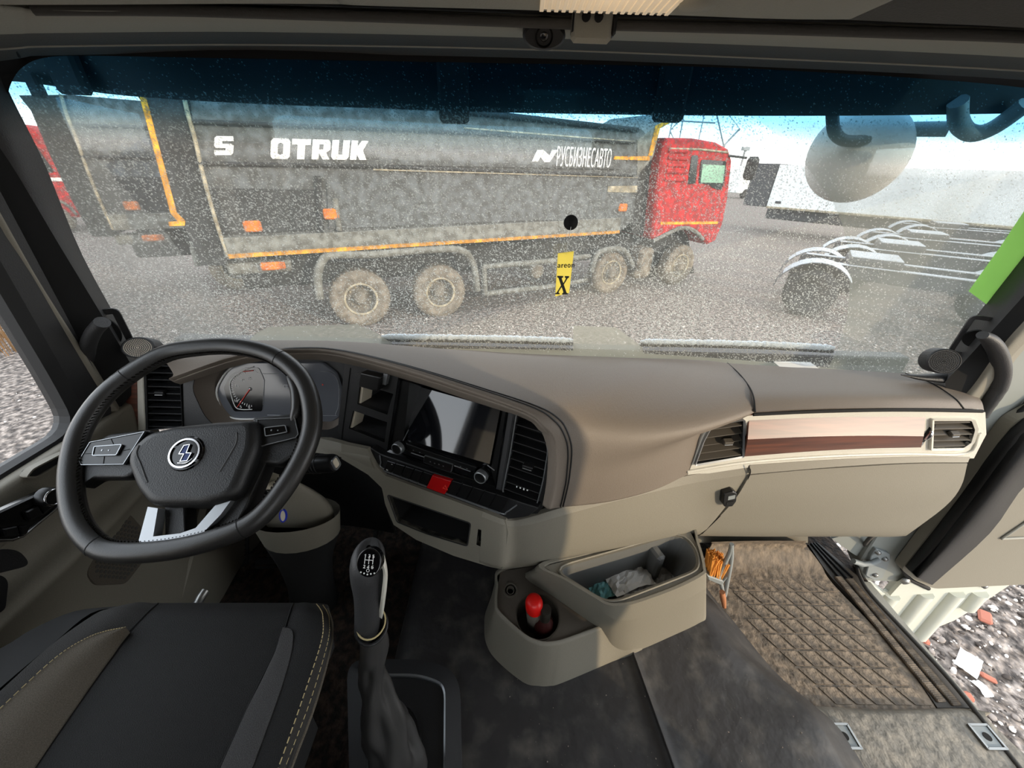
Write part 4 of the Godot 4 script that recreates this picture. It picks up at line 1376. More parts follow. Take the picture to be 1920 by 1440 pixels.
	put("usb_socket", recess(plug, 0.01, 0.032), M["gloss black"], d, sx)
	put("usb_port", box(0.006, 0.013, 0.006, 0.001), M["dark plastic"], d, sx * shift((plug[0].x + plug[2].x) / 2, (plug[0].y + plug[2].y) / 2, 0.026))
	var top := [V(-0.0454, 2.1249, -0.599), V(0.0013, 2.1236, -0.5791), V(0.0276, 2.1058, -0.592), V(0.0667, 2.1276, -0.586), V(0.1234, 2.1519, -0.588), V(0.2457, 2.1634, -0.622), V(0.4373, 2.1663, -0.682), V(0.5888, 2.1833, -0.703)]
	var mid := [V(-0.0476, 2.1131, -0.5943), V(0.0004, 2.1127, -0.5739), V(0.0279, 2.0962, -0.584), V(0.0669, 2.1155, -0.576), V(0.1236, 2.1383, -0.578), V(0.2457, 2.149, -0.612), V(0.4392, 2.1466, -0.674), V(0.5938, 2.1607, -0.698)]
	var low := [V(-0.0552, 1.9594, -0.5873), V(-0.0033, 1.9689, -0.5663), V(0.0255, 1.9297, -0.595), V(0.0766, 1.9538, -0.588), V(0.1403, 1.9723, -0.592), V(0.2764, 1.97, -0.62), V(0.4922, 1.9516, -0.68), V(0.5281, 1.9506, -0.69)]
	var mid2 := []
	for i in mid.size():
		mid2.append(mid[i].lerp(low[i], 0.5) + V(0.002, 0, 0.006))
	var under := []
	for p in low:
		under.append(p + V(0, -0.012, -0.06))
	put("lower_corner", shell([top, mid], V(0, 0, -0.012), 5, 1), M["grey plastic"], d)
	put("lower_panel", shell([mid, mid2, low, under], V(0, 0, -0.012), 5, 3), M["grey plastic"], d)
	# glove box side
	var g0 := [V(0.5873, 2.1887, -0.6988), V(0.7995, 2.1931, -0.7197), V(1.0047, 2.1899, -0.7398), V(1.1924, 2.1793, -0.7582)]
	var g1 := [V(0.5923, 2.1651, -0.6933), V(0.804, 2.1742, -0.7141), V(1.0072, 2.1759, -0.734), V(1.1878, 2.167, -0.7517)]
	put("upper_strip", shell([g0, g1], V(0, 0, -0.012), 4, 1), M["grey plastic"], d)
	var h1 := [V(0.5936, 2.1615, -0.6934), V(0.694, 2.1672, -0.7033), V(0.8057, 2.1706, -0.7142), V(1.0094, 2.1722, -0.7342), V(1.1341, 2.1666, -0.7464), V(1.1888, 2.1633, -0.7518)]
	var h2 := [V(0.5785, 2.0918, -0.6859), V(0.6931, 2.0906, -0.6972), V(0.8434, 2.0832, -0.7119), V(1.0484, 2.0719, -0.732), V(1.1705, 2.0669, -0.744), V(1.2163, 2.087, -0.7485)]
	var h3 := [V(0.5583, 2.0136, -0.69), V(0.7027, 2.0011, -0.7041), V(0.8631, 1.9873, -0.7199), V(1.0481, 1.9713, -0.738), V(1.1567, 1.9835, -0.7487), V(1.2311, 2.0028, -0.756)]
	var h4 := [V(0.5446, 1.9349, -0.7047), V(0.7143, 1.9143, -0.7213), V(0.8838, 1.8981, -0.738), V(1.0615, 1.8812, -0.7554), V(1.1535, 1.8724, -0.7644), V(1.2143, 1.8713, -0.7704)]
	var h5 := [V(0.5759, 1.8648, -0.754), V(0.7677, 1.844, -0.7728), V(0.95, 1.8264, -0.7907), V(1.1411, 1.808, -0.8094), V(1.24, 1.7984, -0.8191), V(1.2956, 1.8008, -0.8246)]
	put("glove_box_door", shell([h1, h2, h3, h4, h5], V(0, 0, -0.012), 4, 4), M["grey plastic"], d)
	put("door_gap", tube(spline([V(0.5798, 2.1917, -0.6916), V(0.5925, 2.1638, -0.6928), V(0.585, 2.0855, -0.6921), V(0.5578, 2.0142, -0.6894), V(0.5307, 1.9569, -0.6868)], 4), 0.0011, 6), M["void"], d)
	# pale trim frame and wood-look panel
	var gx := Transform3D(Basis(Vector3(0.9952, 0, -0.0976), Vector3(0, 1, 0), Vector3(0.0976, 0, 0.9952)), Vector3(0.5378, 2.3145, -0.7))
	var va_out := rounded([U(-0.0957, -0.1159), U(-0.0955, -0.0432), U(-0.09, -0.0107), U(-0.0767, 0.0032), U(-0.0149, 0.0136), U(0.021, -0.0964)], 0.006)
	var vb_out := rounded([U(0.4576, -0.0053), U(0.5741, -0.01), U(0.6069, -0.0413), U(0.626, -0.085), U(0.612, -0.1064), U(0.5174, -0.1032)], 0.006)
	put("trim_frame", pierced([U(-0.1013, -0.1542), U(-0.0985, -0.1059), U(-0.0987, -0.0325), U(-0.0922, -0.0034), U(-0.0722, 0.0088), U(0.0055, 0.0199), U(0.1456, 0.0217), U(0.3064, 0.0185), U(0.4472, 0.0132), U(0.6001, 0.0044), U(0.6526, -0.0629), U(0.674, -0.1414), U(0.4787, -0.1303), U(0.2706, -0.1271), U(0.0559, -0.1333)], [inset(ccw(va_out), 0.002), inset(ccw(vb_out), 0.002)], -0.012, 0.005), M["pale trim"], d, gx)
	put("trim_ridge", tube(spline([V(0.4323, 2.1781, -0.6836), V(0.5836, 2.1989, -0.6985), V(0.7937, 2.2052, -0.7191), V(0.9983, 2.2006, -0.7391), V(1.1721, 2.1927, -0.7562), V(1.1623, 2.2573, -0.7552)], 4), 0.004, 8), M["pale trim"], d)
	var w0 := [V(0.5353, 2.3361, -0.6957), V(0.6791, 2.3376, -0.7098), V(0.8375, 2.3359, -0.7254), V(0.972, 2.3293, -0.7386)]
	var w1 := [V(0.5394, 2.3245, -0.6981), V(0.6859, 2.3258, -0.7125), V(0.8468, 2.3224, -0.7283), V(0.9828, 2.3155, -0.7417)]
	var w2 := [V(0.5328, 2.2876, -0.6694), V(0.676, 2.288, -0.6834), V(0.8293, 2.2837, -0.6985), V(0.9735, 2.2752, -0.7126)]
	var w3 := [V(0.563, 2.2174, -0.6954), V(0.7175, 2.2235, -0.7106), V(0.8791, 2.2247, -0.7265), V(1.0249, 2.2203, -0.7408)]
	put("wood_panel", join([shell([w0, w1], V(0, 0, -0.006), 5, 1), shell([w1, w2], V(0, 0, -0.006), 5, 1), shell([w2, w3], V(0, 0, -0.006), 5, 1)]), M["wood"], d)
	# air vents
	var va = air_vent("slanted passenger air vent left of the wood-look strip", gx * shift(0, 0, 0.006), va_out, 5, M["silver"], M["vent brown"], 0.004, 0.04, 0.12, Vector2(0.62, 0.5), 0.45)
	thumb_wheel(va, U(0.0125, -0.0423))
	var vb = air_vent("passenger air vent right of the wood-look strip by the open door", gx * shift(0, 0, 0.006), vb_out, 5, M["pale trim"], M["vent brown"], 0.006, 0.04, -0.02, Vector2(0.5, 0.5), 0.45)
	thumb_wheel(vb, U(0.4796, -0.0533))
	air_vent("tall dark air vent right of the centre screen", sx * shift(0, 0, 0.004), vc_out, 10, M["silver"], M["key black"], 0.0022, 0.035, -0.04, Vector2(0.55, 0.42), 0.4)
	put("icon_row", join([[box(0.002, 0.004, 0.001), shift(0, 0, 0)], [box(0.003, 0.003, 0.001), shift(0.008, 0, 0)], [box(0.003, 0.005, 0.001), shift(0.016, 0, 0)], [box(0.003, 0.003, 0.001), shift(0.024, 0, 0)]]), M["white"], d, sx * shift(U(-0.0692, -0.1029).x, U(-0.0692, -0.1029).y, 0.009))
	var cx := Transform3D(Basis(Vector3(1, 0, 0), Vector3(0, 0.96, -0.28), Vector3(0, 0.28, 0.96)), Vector3(-0.5898, 2.2804, -0.83))
	var vd = air_vent("dusty black air vent behind the left of the steering wheel rim", cx, [U(-0.3008, 0.0621), U(-0.2127, 0.075), U(-0.2348, -0.0982), U(-0.329, -0.1092)], 10, M["black plastic"], M["black plastic"], 0.003, 0.04, 0.0, Vector2(0.4, 0.55), 0.3)
	put("pale_strip", plate([U(-0.3248, 0.0331), U(-0.3077, 0.0403), U(-0.3317, -0.1092), U(-0.3508, -0.1097)], -0.01, 0.006, 0.002), M["pale trim"], d, cx)
	put("wood_end", plate([U(-0.3607, 0.0117), U(-0.3281, 0.0235), U(-0.3521, -0.1097), U(-0.3834, -0.1105)], -0.012, 0.002, 0.002), M["wood"], d, cx)
	put("side_cover", plate([U(-0.4061, -0.0101), U(-0.3626, 0.0089), U(-0.3921, -0.146), U(-0.436, -0.147)], -0.03, -0.004, 0.004), M["black plastic"], d, cx)
	make_cluster(cx, d)
	# driver's knee panel: grey lip, dark below
	var k0 := [V(-0.848, 2.1771, -0.8), V(-0.6695, 2.1821, -0.8), V(-0.4772, 2.1677, -0.79), V(-0.3267, 2.1763, -0.73)]
	var k1 := [V(-0.8262, 2.1251, -0.77), V(-0.6545, 2.1299, -0.77), V(-0.4461, 2.1364, -0.765), V(-0.3094, 2.1124, -0.715)]
	put("knee_panel", shell([k0, raised(k0, -0.02, 0.012), k1], V(0, 0, -0.012), 5, 4), M["grey plastic"], d)
	put("knee_panel", shell([k1, [V(-0.9328, 1.8752, -0.86), V(-0.7544, 1.8686, -0.86), V(-0.5007, 1.8987, -0.86), V(-0.341, 1.8654, -0.8)], [V(-1.0747, 1.6083, -0.98), V(-0.881, 1.5991, -0.98), V(-0.5902, 1.6312, -0.96), V(-0.3673, 1.6934, -0.88)]], V(0, 0, -0.012), 5, 4), M["black plastic"], d)
	make_screen(sx)
	make_switches(sx)


func thumb_wheel(t, p: Vector2):
	put("thumb_slot", box(0.011, 0.055, 0.006, 0.001), M["void"], t, V3(p.x, p.y, 0.0))
	put("thumb_wheel", join([[lathe([U(0, -0.003), U(0.016, -0.003), U(0.017, -0.0015), U(0.017, 0.0015), U(0.016, 0.003), U(0, 0.003)], 20), Transform3D(Basis(Vector3.BACK, PI / 2), V(p.x, p.y, -0.005))]]), M["chrome"], t)
	put("mark", plate([U(p.x - 0.004, p.y - 0.032), U(p.x + 0.004, p.y - 0.032), U(p.x + 0.003, p.y - 0.022), U(p.x - 0.002, p.y - 0.022)], 0.0, 0.004), M["silver"], t)


func make_cluster(cx, dash):
	var t := thing("instrument_cluster", "instrument display in a deep brown-grey binnacle behind the steering wheel", "instrument panel", cx)
	var bez := rounded(ccw([U(-0.1985, 0.0047), U(-0.1749, 0.0518), U(-0.1395, 0.0769), U(-0.0935, 0.0888), U(0.1416, 0.0922), U(0.176, 0.0635), U(0.1875, 0.0047), U(0.175, -0.0709), U(0.1414, -0.0979), U(-0.1544, -0.0963), U(-0.1784, -0.068)]), 0.02, 4)
	put("surround", pierced([U(-0.2079, 0.0725), U(-0.0682, 0.0841), U(0.0769, 0.0985), U(0.1882, 0.0854), U(0.1998, 0.0641), U(0.1653, -0.1268), U(0.1091, -0.1222), U(-0.2368, -0.1099)], [bez], -0.012, 0.002), M["black plastic"], t)
	var inner := []
	var p := ccw(bez)
	var c := Vector2.ZERO
	for v in p:
		c += v / p.size()
	var rows := []
	for s in [[0.0, 1.0], [-0.012, 0.985], [-0.03, 0.95], [-0.05, 0.90]]:
		var r := []
		for v in p:
			var u = c + (v - c) * s[1] + U(0.012, 0) * (1.0 - s[1]) * 10.0 * (1.0 if v.x < c.x else 0.2)
			r.append(V(u.x, u.y, s[0]))
		r.append(r[0])
		rows.append(r)
	put("binnacle_wall", grid(rows), M["pad"], t)
	var dis := rounded(ccw([U(-0.1302, 0.0475), U(-0.0949, 0.0652), U(0.1131, 0.0706), U(0.1465, 0.0432), U(0.1578, -0.0067), U(0.1453, -0.0765), U(0.1182, -0.0952), U(-0.1335, -0.0908), U(-0.1636, -0.0661), U(-0.1725, -0.015)]), 0.008, 3)
	var face = mat("display grey", Color(0.27, 0.28, 0.3), 0.12)
	face.emission_enabled = true
	face.emission = Color(0.25, 0.26, 0.28)
	face.emission_energy_multiplier = 0.25
	put("back_wall", plate(inset(dis, -0.03), -0.052, -0.05), M["black plastic"], t)
	put("display_glass", plate(dis, -0.05, -0.04, 0.002), face, t)
	put("edge_light", tube(close_arc([U(-0.109, 0.0614), U(-0.1436, 0.0297), U(-0.1683, -0.0153), U(-0.1591, -0.0647), U(-0.1329, -0.0864), U(-0.0598, -0.0861)], -0.038), 0.0024, 6), M["white"], t)
	# rev counter
	var g0 := [U(-0.0948, 0.0464), U(-0.1356, 0.0285), U(-0.1513, -0.0033), U(-0.1472, -0.0497), U(-0.1306, -0.0699), U(-0.0748, -0.0715)]
	put("gauge_face", plate(rounded(ccw([U(-0.09, 0.0522), U(-0.0504, 0.0532), U(-0.0406, 0.0223), U(-0.0571, -0.0652), U(-0.1301, -0.067), U(-0.1445, -0.0321), U(-0.1486, -0.0032), U(-0.127, 0.0315)]), 0.006), -0.0399, -0.0385), M["gloss black"], t)
	put("gauge_ring", tube(close_arc([U(-0.0637, 0.0556), U(-0.0956, 0.0408), U(-0.1263, 0.0173), U(-0.1307, -0.0129), U(-0.1252, -0.0521), U(-0.1097, -0.0606), U(-0.0816, -0.0599)], -0.0375), 0.0012, 6), M["white"], t)
	put("red_zone", tube(close_arc([U(-0.09, 0.0423), U(-0.0649, 0.0458)], -0.037), 0.0014, 6), M["needle red"], t)
	var ce: Vector2 = U(-0.0798, -0.0044)
	var tip: Vector2 = U(-0.12, -0.0549)
	put("needle", tube([V(ce.x, ce.y, -0.0365), V(tip.x, tip.y, -0.0365)], [0.0014, 0.0006], 6), M["needle red"], t)
	put("needle_hub", turned_z([U(0, 0.002), U(0.004, 0.002), U(0.005, 0.0)], 12), M["silver"], t, V3(ce.x, ce.y, -0.0385))
	var ticks := []
	for k in 23:
		var a := deg_to_rad(100.0 + k * 7.6)
		var q := ce + Vector2(cos(a) * 0.046, sin(a) * 0.046)
		ticks.append([box(0.0012, 0.005 if k % 4 else 0.008, 0.0006), Transform3D(Basis(Vector3.BACK, a - PI / 2), V(q.x, q.y, -0.038))])
	put("tick_marks", join(ticks), M["white"], t)
	var nums := [["0", U(-0.0889, -0.0512)], ["5", U(-0.111, -0.0503)], ["10", U(-0.1213, -0.0344)], ["15", U(-0.1128, 0.0063)], ["20", U(-0.0968, 0.0223)], ["25", U(-0.077, 0.0271)]]
	for n in nums:
		put("numeral", letters(n[0], 0.007, 0.0006), M["white"], t, V3(n[1].x, n[1].y - 0.003, -0.038))
	var lines := [[U(-0.0618, 0.0487), U(-0.0469, 0.0378), U(0.0245, 0.0396), U(0.052, 0.0403)], [U(-0.0406, 0.0223), U(-0.0521, -0.0473)], [U(0.1074, 0.0473), U(0.1373, 0.0439), U(0.1513, 0.0129), U(0.1469, -0.0424), U(0.1363, -0.0694)], [U(-0.0444, -0.0753), U(0.04, -0.0747), U(0.1389, -0.0723)]]
	for l in lines:
		put("display_line", tube(close_arc(l, -0.039), 0.0007, 5), M["silver"], t)
	put("warning_light", plate(ellipse(U(0.1098, 0.0119), 0.003, 0.003, 3), -0.0395, -0.0388), M["needle red"], t)
	put("display_icon", border(rounded([U(0.0087, 0.0093), U(0.0184, 0.0096), U(0.0175, 0.0009), U(0.0078, 0.0007)], 0.001), 0.0008, -0.0395, -0.0388), M["silver"], t)


func close_arc(p, z: float) -> Array:
	var o := []
	for v in spline(p, 4):
		o.append(V(v.x, v.y, z))
	return o


func make_screen(sx):
	var t := thing("infotainment_screen", "glossy dark touchscreen unit in the middle of the dashboard with two silver-rimmed knobs", "screen", sx)
	put("housing", recess([U(-0.3611, 0.075), U(-0.1085, 0.0725), U(-0.1235, -0.1279), U(-0.4051, -0.122)], -0.075, 0.001), M["black plastic"], t)
	put("lower_fascia", plate([U(-0.3525, -0.0777), U(-0.1392, -0.0728), U(-0.1235, -0.1279), U(-0.4051, -0.122)], -0.01, 0.001), M["gloss black"], t)
	put("bezel", border([U(-0.365, 0.0805), U(-0.1031, 0.0776), U(-0.1179, -0.1347), U(-0.412, -0.1274)], 0.005, -0.01, 0.007, 0.003), M["gloss black"], t)
	put("screen", shell([to_local_list(t, [V(-0.222, 2.34, -0.7825), V(-0.0114, 2.3353, -0.6928)]), to_local_list(t, [V(-0.2292, 2.2259, -0.7185), V(-0.0317, 2.2314, -0.6354)])], V(0, 0, -0.008), 1, 1), M["screen"], t)
	put("side_cheek", plate([U(-0.3625, 0.0759), U(-0.34, 0.0748), U(-0.365, -0.0846), U(-0.4051, -0.122)], -0.075, 0.0), M["key black"], t)
	put("side_cheek", plate([U(-0.1155, 0.0719), U(-0.1073, 0.0717), U(-0.1222, -0.1275), U(-0.136, -0.0873)], -0.075, 0.0), M["key black"], t)
	var i := 0
	for q in [U(-0.3706, -0.0986), U(-0.1512, -0.1017)]:
		put("knob", turned_z([U(0.0135, 0.0), U(0.0125, 0.018), U(0.0118, 0.0205), U(0.0118, 0.0205), U(0.009, 0.0195), U(0, 0.0195)], 24), M["key black"], t, V3(q.x, q.y, 0.002))
		put("knob_ring", turned_z([U(0.0118, 0.02), U(0.0135, 0.021), U(0.0148, 0.018), U(0.015, 0.008)], 24), M["silver"], t, V3(q.x, q.y, 0.002))
	put("button_strip", plate([U(-0.3545, -0.0858), U(-0.3009, -0.088), U(-0.2214, -0.0895), U(-0.1673, -0.0897), U(-0.1722, -0.1031), U(-0.2268, -0.1032), U(-0.3042, -0.1011), U(-0.3523, -0.1017)], 0.0, 0.006, 0.001), M["key black"], t)
	put("centre_button", plate(rounded([U(-0.2998, -0.1011), U(-0.2268, -0.1017), U(-0.2309, -0.1211), U(-0.3033, -0.1189)], 0.002), 0.0, 0.011, 0.002), M["key black"], t)
	put("centre_button_edge", border(rounded(ccw([U(-0.3013, -0.1001), U(-0.2254, -0.0997), U(-0.2295, -0.1221), U(-0.3049, -0.121)]), 0.002), 0.0009, 0.006, 0.0095), M["silver"], t)
	for l in [[V(-0.2202, 2.1985, -0.7052), V(-0.1833, 2.1984, -0.6895)], [V(-0.1124, 2.2025, -0.6599), V(-0.0749, 2.2009, -0.6438)], [V(-0.0362, 2.2305, -0.6329), V(-0.0209, 2.2224, -0.6255)], [V(-0.2224, 2.2584, -0.7148), V(-0.2394, 2.2242, -0.7183)]]:
		put("silver_line", tube(to_local_list(t, l), 0.0011, 6), M["silver"], t)
	var marks := []
	for q in [U(-0.3339, -0.0988), U(-0.316, -0.0989), U(-0.284, -0.1108), U(-0.2723, -0.1114), U(-0.2608, -0.1104), U(-0.2494, -0.111), U(-0.2075, -0.1008), U(-0.1911, -0.101)]:
		marks.append([box(0.003, 0.0022, 0.0008), shift(q.x, q.y, 0.0062 if q.x < U(-0.3018, -0.1184).x or q.x > U(-0.2295, -0.1206).x else 0.0112)])
	put("button_marks", join(marks), M["silver"], t)


func make_switches(sx):
	var t := thing("switch_row", "row of black rocker keys with a red hazard key under the screen", "switches", sx * shift(0, 0, 0.02))
	put("tray", plate(rounded([U(-0.451, -0.1186), U(-0.4166, -0.1291), U(-0.0433, -0.1293), U(-0.0113, -0.1276), U(-0.0344, -0.1609), U(-0.0884, -0.1935), U(-0.2317, -0.1937), U(-0.4126, -0.1934), U(-0.4399, -0.1688)], 0.008), -0.025, 0.002, 0.002), M["black plastic"], t)
	var a0: Vector2 = U(-0.3966, -0.1364)
	var a1: Vector2 = U(-0.0767, -0.1239)
	var b0: Vector2 = U(-0.4124, -0.1721)
	var b1: Vector2 = U(-0.096, -0.1751)
	# widths of the keys from left to right; the sixth is the hazard key
	var w := [1.0, 1.05, 1.0, 0.95, 1.0, 2.0, 1.0, 1.05, 1.1, 1.1, 1.2]
	var sum := 0.0
	for v in w:
		sum += v
	var at := 0.0
	for k in w.size():
		var s0: float = at / sum + 0.003
		at += w[k]
		var s1: float = at / sum - 0.003
		var q := [a0.lerp(a1, s0), a0.lerp(a1, s1), b0.lerp(b1, s1), b0.lerp(b1, s0)]
		put("hazard_key" if k == 5 else "rocker_key", plate(q, 0.0, 0.010 if k == 5 else 0.007, 0.0012), M["red"] if k == 5 else M["key black"], t)
		if k != 5:
			put("key_edge", plate([q[3].lerp(q[0], 0.1), q[2].lerp(q[1], 0.1), q[2], q[3]], 0.004, 0.0082), M["silver"], t)
	put("key_symbol", join([[box(0.004, 0.001, 0.0005), shift(a0.lerp(a1, 0.045).x, a0.lerp(a1, 0.045).y - 0.006, 0.0072)], [box(0.005, 0.003, 0.0005), shift(b0.lerp(b1, 0.045).x, b0.lerp(b1, 0.045).y + 0.008, 0.0072)]]), M["white"], t)
	var hz := a0.lerp(b1, 0.5).lerp(a0.lerp(a1, 0.54).lerp(b0.lerp(b1, 0.54), 0.5), 1.0)
	var tri := plate([U(0, 0.007), U(-0.0075, -0.005), U(0.0075, -0.005)], 0.0, 0.0006)
	put("hazard_triangle", border([U(0, 0.007), U(-0.0075, -0.005), U(0.0075, -0.005)], 0.0014, 0.0, 0.0008), M["needle red"], t, V3(hz.x, hz.y, 0.0102))
	put("chrome_line", tube(to_local_list(t, spline([V(-0.3016, 2.1772, -0.7199), V(-0.3011, 2.1574, -0.7175), V(-0.296, 2.139, -0.7133), V(-0.2087, 2.1353, -0.6759), V(-0.1021, 2.1316, -0.6304), V(-0.0061, 2.1315, -0.5896), V(0.0078, 2.1407, -0.5847), V(0.0288, 2.169, -0.5789)], 4)), 0.0017, 6), M["silver"], t)


# ---------------------------------------------------------------- steering wheel and column
func make_steering():
	var wx := Transform3D(Basis(Vector3(1, 0, 0), Vector3(0, 0.6157, -0.788), Vector3(0, 0.788, 0.6157)), Vector3(-0.5832, 2.3253, -0.5445))
	var t := thing("steering_wheel", "black leather steering wheel with flat silver-trimmed bottom and shield hub", "steering wheel", wx)
	var uv := [U(0.035, 0.2168), U(-0.0438, 0.2121), U(-0.1109, 0.191), U(-0.1773, 0.1205), U(-0.2001, 0.0434), U(-0.1863, -0.0346), U(-0.1495, -0.1061), U(-0.1044, -0.1494), U(-0.058, -0.1666), U(0.0234, -0.1628), U(0.097, -0.1451), U(0.1598, -0.1135), U(0.1994, -0.0501), U(0.2197, 0.0227), U(0.2135, 0.0847), U(0.1788, 0.1501), U(0.115, 0.1974)]
	var path := []
	for p in spline(uv, 6, true):
		path.append(V(p.x, p.y, 0))
	put("rim", tube(path, 0.0178, 18, true, 0.92, Vector3(0, 0, 1)), M["leather"], t)
	# stitched seam along the inner side of the rim
	var st := mesh_tool()
	var sm := tube([V(-0.0022, 0, -0.002), V(0.0, 0, 0.0012), V(0.0022, 0, 0.002)], 0.0009, 5)
	var c := U(0.008, 0.02)
	for i in path.size():
		for h in 2:
			var p: Vector3 = path[i].lerp(path[(i + 1) % path.size()], h * 0.5)
			var r := V(p.x - c.x, p.y - c.y, 0).normalized()
			var b := Basis(V(-r.y, r.x, 0), r, V(0, 0, 1))
			st.append_from(sm, 0, Transform3D(b, p - r * 0.0168 + V(0, 0, 0.006)))
	var so = put("stitching", st.commit(), M["seat tan"], t)
	so.set_meta("kind", "stuff")
	for q in [U(-0.1612, 0.1524), U(0.1289, 0.193), U(-0.093, -0.1558), U(0.143, -0.125)]:
		var best := 0
		for i in path.size():
			if Vector2(path[i].x, path[i].y).distance_to(q) < Vector2(path[best].x, path[best].y).distance_to(q):
				best = i
		var a: Vector3 = path[best]
		var dirn: Vector3 = (path[(best + 1) % path.size()] - a).normalized()
		put("rim_joint", tube([a - dirn * 0.0008, a + dirn * 0.0008], 0.0182, 18, false, 0.92, Vector3(0, 0, 1)), M["void"], t)
	# thumb grips
	for g in [[U(0.1502, 0.1608), U(0.1745, 0.1274), U(0.1844, 0.0926), U(0.1811, 0.0628)]]:
		var l := []
		for p in spline(g, 4):
			l.append(V(p.x, p.y, 0.0))
		put("thumb_grip", tube(l, [0.004, 0.009, 0.011, 0.0125, 0.013, 0.0135, 0.0135, 0.013, 0.0125, 0.011, 0.01, 0.008, 0.004], 12, false, 0.9), M["leather"], t)
	put("spoke", pillow(rounded([U(-0.1968, -0.0062), U(-0.1517, 0.0324), U(-0.0815, 0.0421), U(-0.0674, -0.0322), U(-0.0859, -0.0475), U(-0.1463, -0.0497), U(-0.1649, -0.0665)], 0.006), -0.03, -0.002, 0.008), M["black plastic"], t)
	put("spoke", pillow(rounded([U(0.1016, 0.0692), U(0.1888, 0.082), U(0.2153, 0.0762), U(0.2208, 0.0267), U(0.2001, -0.0035), U(0.1732, -0.0195), U(0.1285, -0.0166)], 0.006), -0.03, -0.002, 0.008), M["black plastic"], t)
	put("spoke", pillow(rounded([U(-0.0126, -0.086), U(0.0238, -0.0853), U(0.0461, -0.1468), U(0.0116, -0.154)], 0.006), -0.035, -0.008, 0.006), M["black plastic"], t)
	put("spoke", pillow(rounded([U(0.1112, -0.0702), U(0.1353, 0.001), U(0.1512, -0.0084), U(0.1376, -0.092), U(0.1208, -0.1355), U(0.0801, -0.1479), U(0.0903, -0.1233)], 0.006), -0.035, -0.004, 0.006), M["black plastic"], t)
	var hub := rounded([U(-0.0621, 0.0302), U(-0.0142, 0.0452), U(0.0566, 0.0549), U(0.123, 0.0595), U(0.1315, 0.0456), U(0.1403, 0.0084), U(0.1305, -0.0675), U(0.1223, -0.08), U(0.0844, -0.0937), U(-0.0015, -0.0962), U(-0.0174, -0.0913), U(-0.0459, -0.0674), U(-0.0778, -0.0247), U(-0.0825, -0.0003)], 0.012, 3)
	put("hub", pillow(hub, -0.04, 0.024, 0.018, 6), M["black plastic"], t)
	for cr in [[U(-0.0625, 0.0059), U(-0.0606, -0.0093), U(-0.0463, -0.0277), U(-0.0246, -0.0572)], [U(0.1014, 0.0329), U(0.1053, 0.0154), U(0.1014, -0.0039), U(0.0915, -0.0368)]]:
		put("hub_crease", tube(close_arc(cr, 0.0235), 0.0018, 6), M["dark plastic"], t)
	# badge: chrome ring with a blue lightning bolt
	var bc: Vector2 = U(0.0243, -0.0068)
	put("badge_dish", plate(ellipse(bc, 0.031, 0.031, 32), 0.02, 0.0265, 0.002), M["gloss black"], t)
	put("badge_ring", border(ellipse(bc, 0.0262, 0.0262, 32), 0.0028, 0.026, 0.0295, 0.0295), M["chrome"], t)
	var bolt := [U(0.0199, 0.0068), U(0.0303, 0.009), U(0.0293, -0.0062), U(0.038, -0.006), U(0.0346, -0.021), U(0.0222, -0.0222), U(0.0243, -0.0091), U(0.016, -0.0093)]
	put("badge_bolt", plate(bolt, 0.026, 0.029, 0.0008), M["blue emblem"], t)
	put("badge_bolt_edge", border(bolt, 0.0012, 0.026, 0.0302, 0.0302), M["chrome"], t)
	put("badge_bar", tube(close_arc([U(0.0192, -0.0241), U(0.0337, -0.0238), U(0.0422, -0.0162)], 0.029), 0.0012, 6), M["chrome"], t)
	# switch pads
	for s in 2:
		var o := ccw([U(-0.1701, 0.014), U(-0.0798, 0.036), U(-0.0948, -0.0249), U(-0.1676, -0.0274), U(-0.1755, -0.02)] if s == 0 else [U(0.1172, 0.0642), U(0.1867, 0.069), U(0.2007, 0.0374), U(0.1974, 0.0303), U(0.1312, 0.0109)])
		var n := ccw([U(-0.1563, 0.006), U(-0.1079, 0.011), U(-0.1103, -0.0095), U(-0.1528, -0.0113)] if s == 0 else [U(0.1365, 0.0476), U(0.1744, 0.0536), U(0.1816, 0.0395), U(0.1428, 0.0305)])
		put("switch_pad", plate(o, -0.01, 0.004, 0.002), M["key black"], t)
		put("pad_trim", border(o, 0.001, 0.0, 0.0054), M["silver"], t)
		put("rocker", plate(rounded(n, 0.003), 0.0, 0.007, 0.001), M["gloss black"], t)
		put("rocker_trim", border(rounded(n, 0.003), 0.0014, 0.003, 0.0085), M["silver"], t)
		var ic = (n[0] + n[1] + n[2] + n[3]) / 4.0
		put("rocker_marks", join([[box(0.002, 0.003, 0.0005), shift(ic.x - 0.008, ic.y, 0.0075)], [box(0.002, 0.002, 0.0005), shift(ic.x + 0.004, ic.y, 0.0075)]]), M["silver"], t)
	for l in [[U(-0.136, 0.0217), U(-0.1269, 0.011)], [U(-0.1696, -0.0074), U(-0.155, -0.0062)], [U(-0.134, -0.0115), U(-0.1305, -0.0247)], [U(-0.1044, -0.0002), U(-0.0942, 0.0029)]]:
		put("pad_gap", tube(close_arc(l, 0.0042), 0.0006, 5), M["void"], t)
	put("silver_trim", plate([U(-0.0233, -0.0958), U(-0.0186, -0.1487), U(-0.0116, -0.1559), U(0.0401, -0.1526), U(0.0782, -0.1413), U(0.1028, -0.1064), U(0.1216, -0.0648), U(0.1158, -0.0703), U(0.0905, -0.0893), U(0.0678, -0.1282), U(0.0452, -0.1369), U(0.0026, -0.1426), U(-0.0055, -0.0981)], -0.01, 0.008, 0.003), M["silver"], t)
	# column
	var k := thing("steering_column", "brown-grey steering column shroud with dark boot below the wheel", "steering column")
	var rows := []
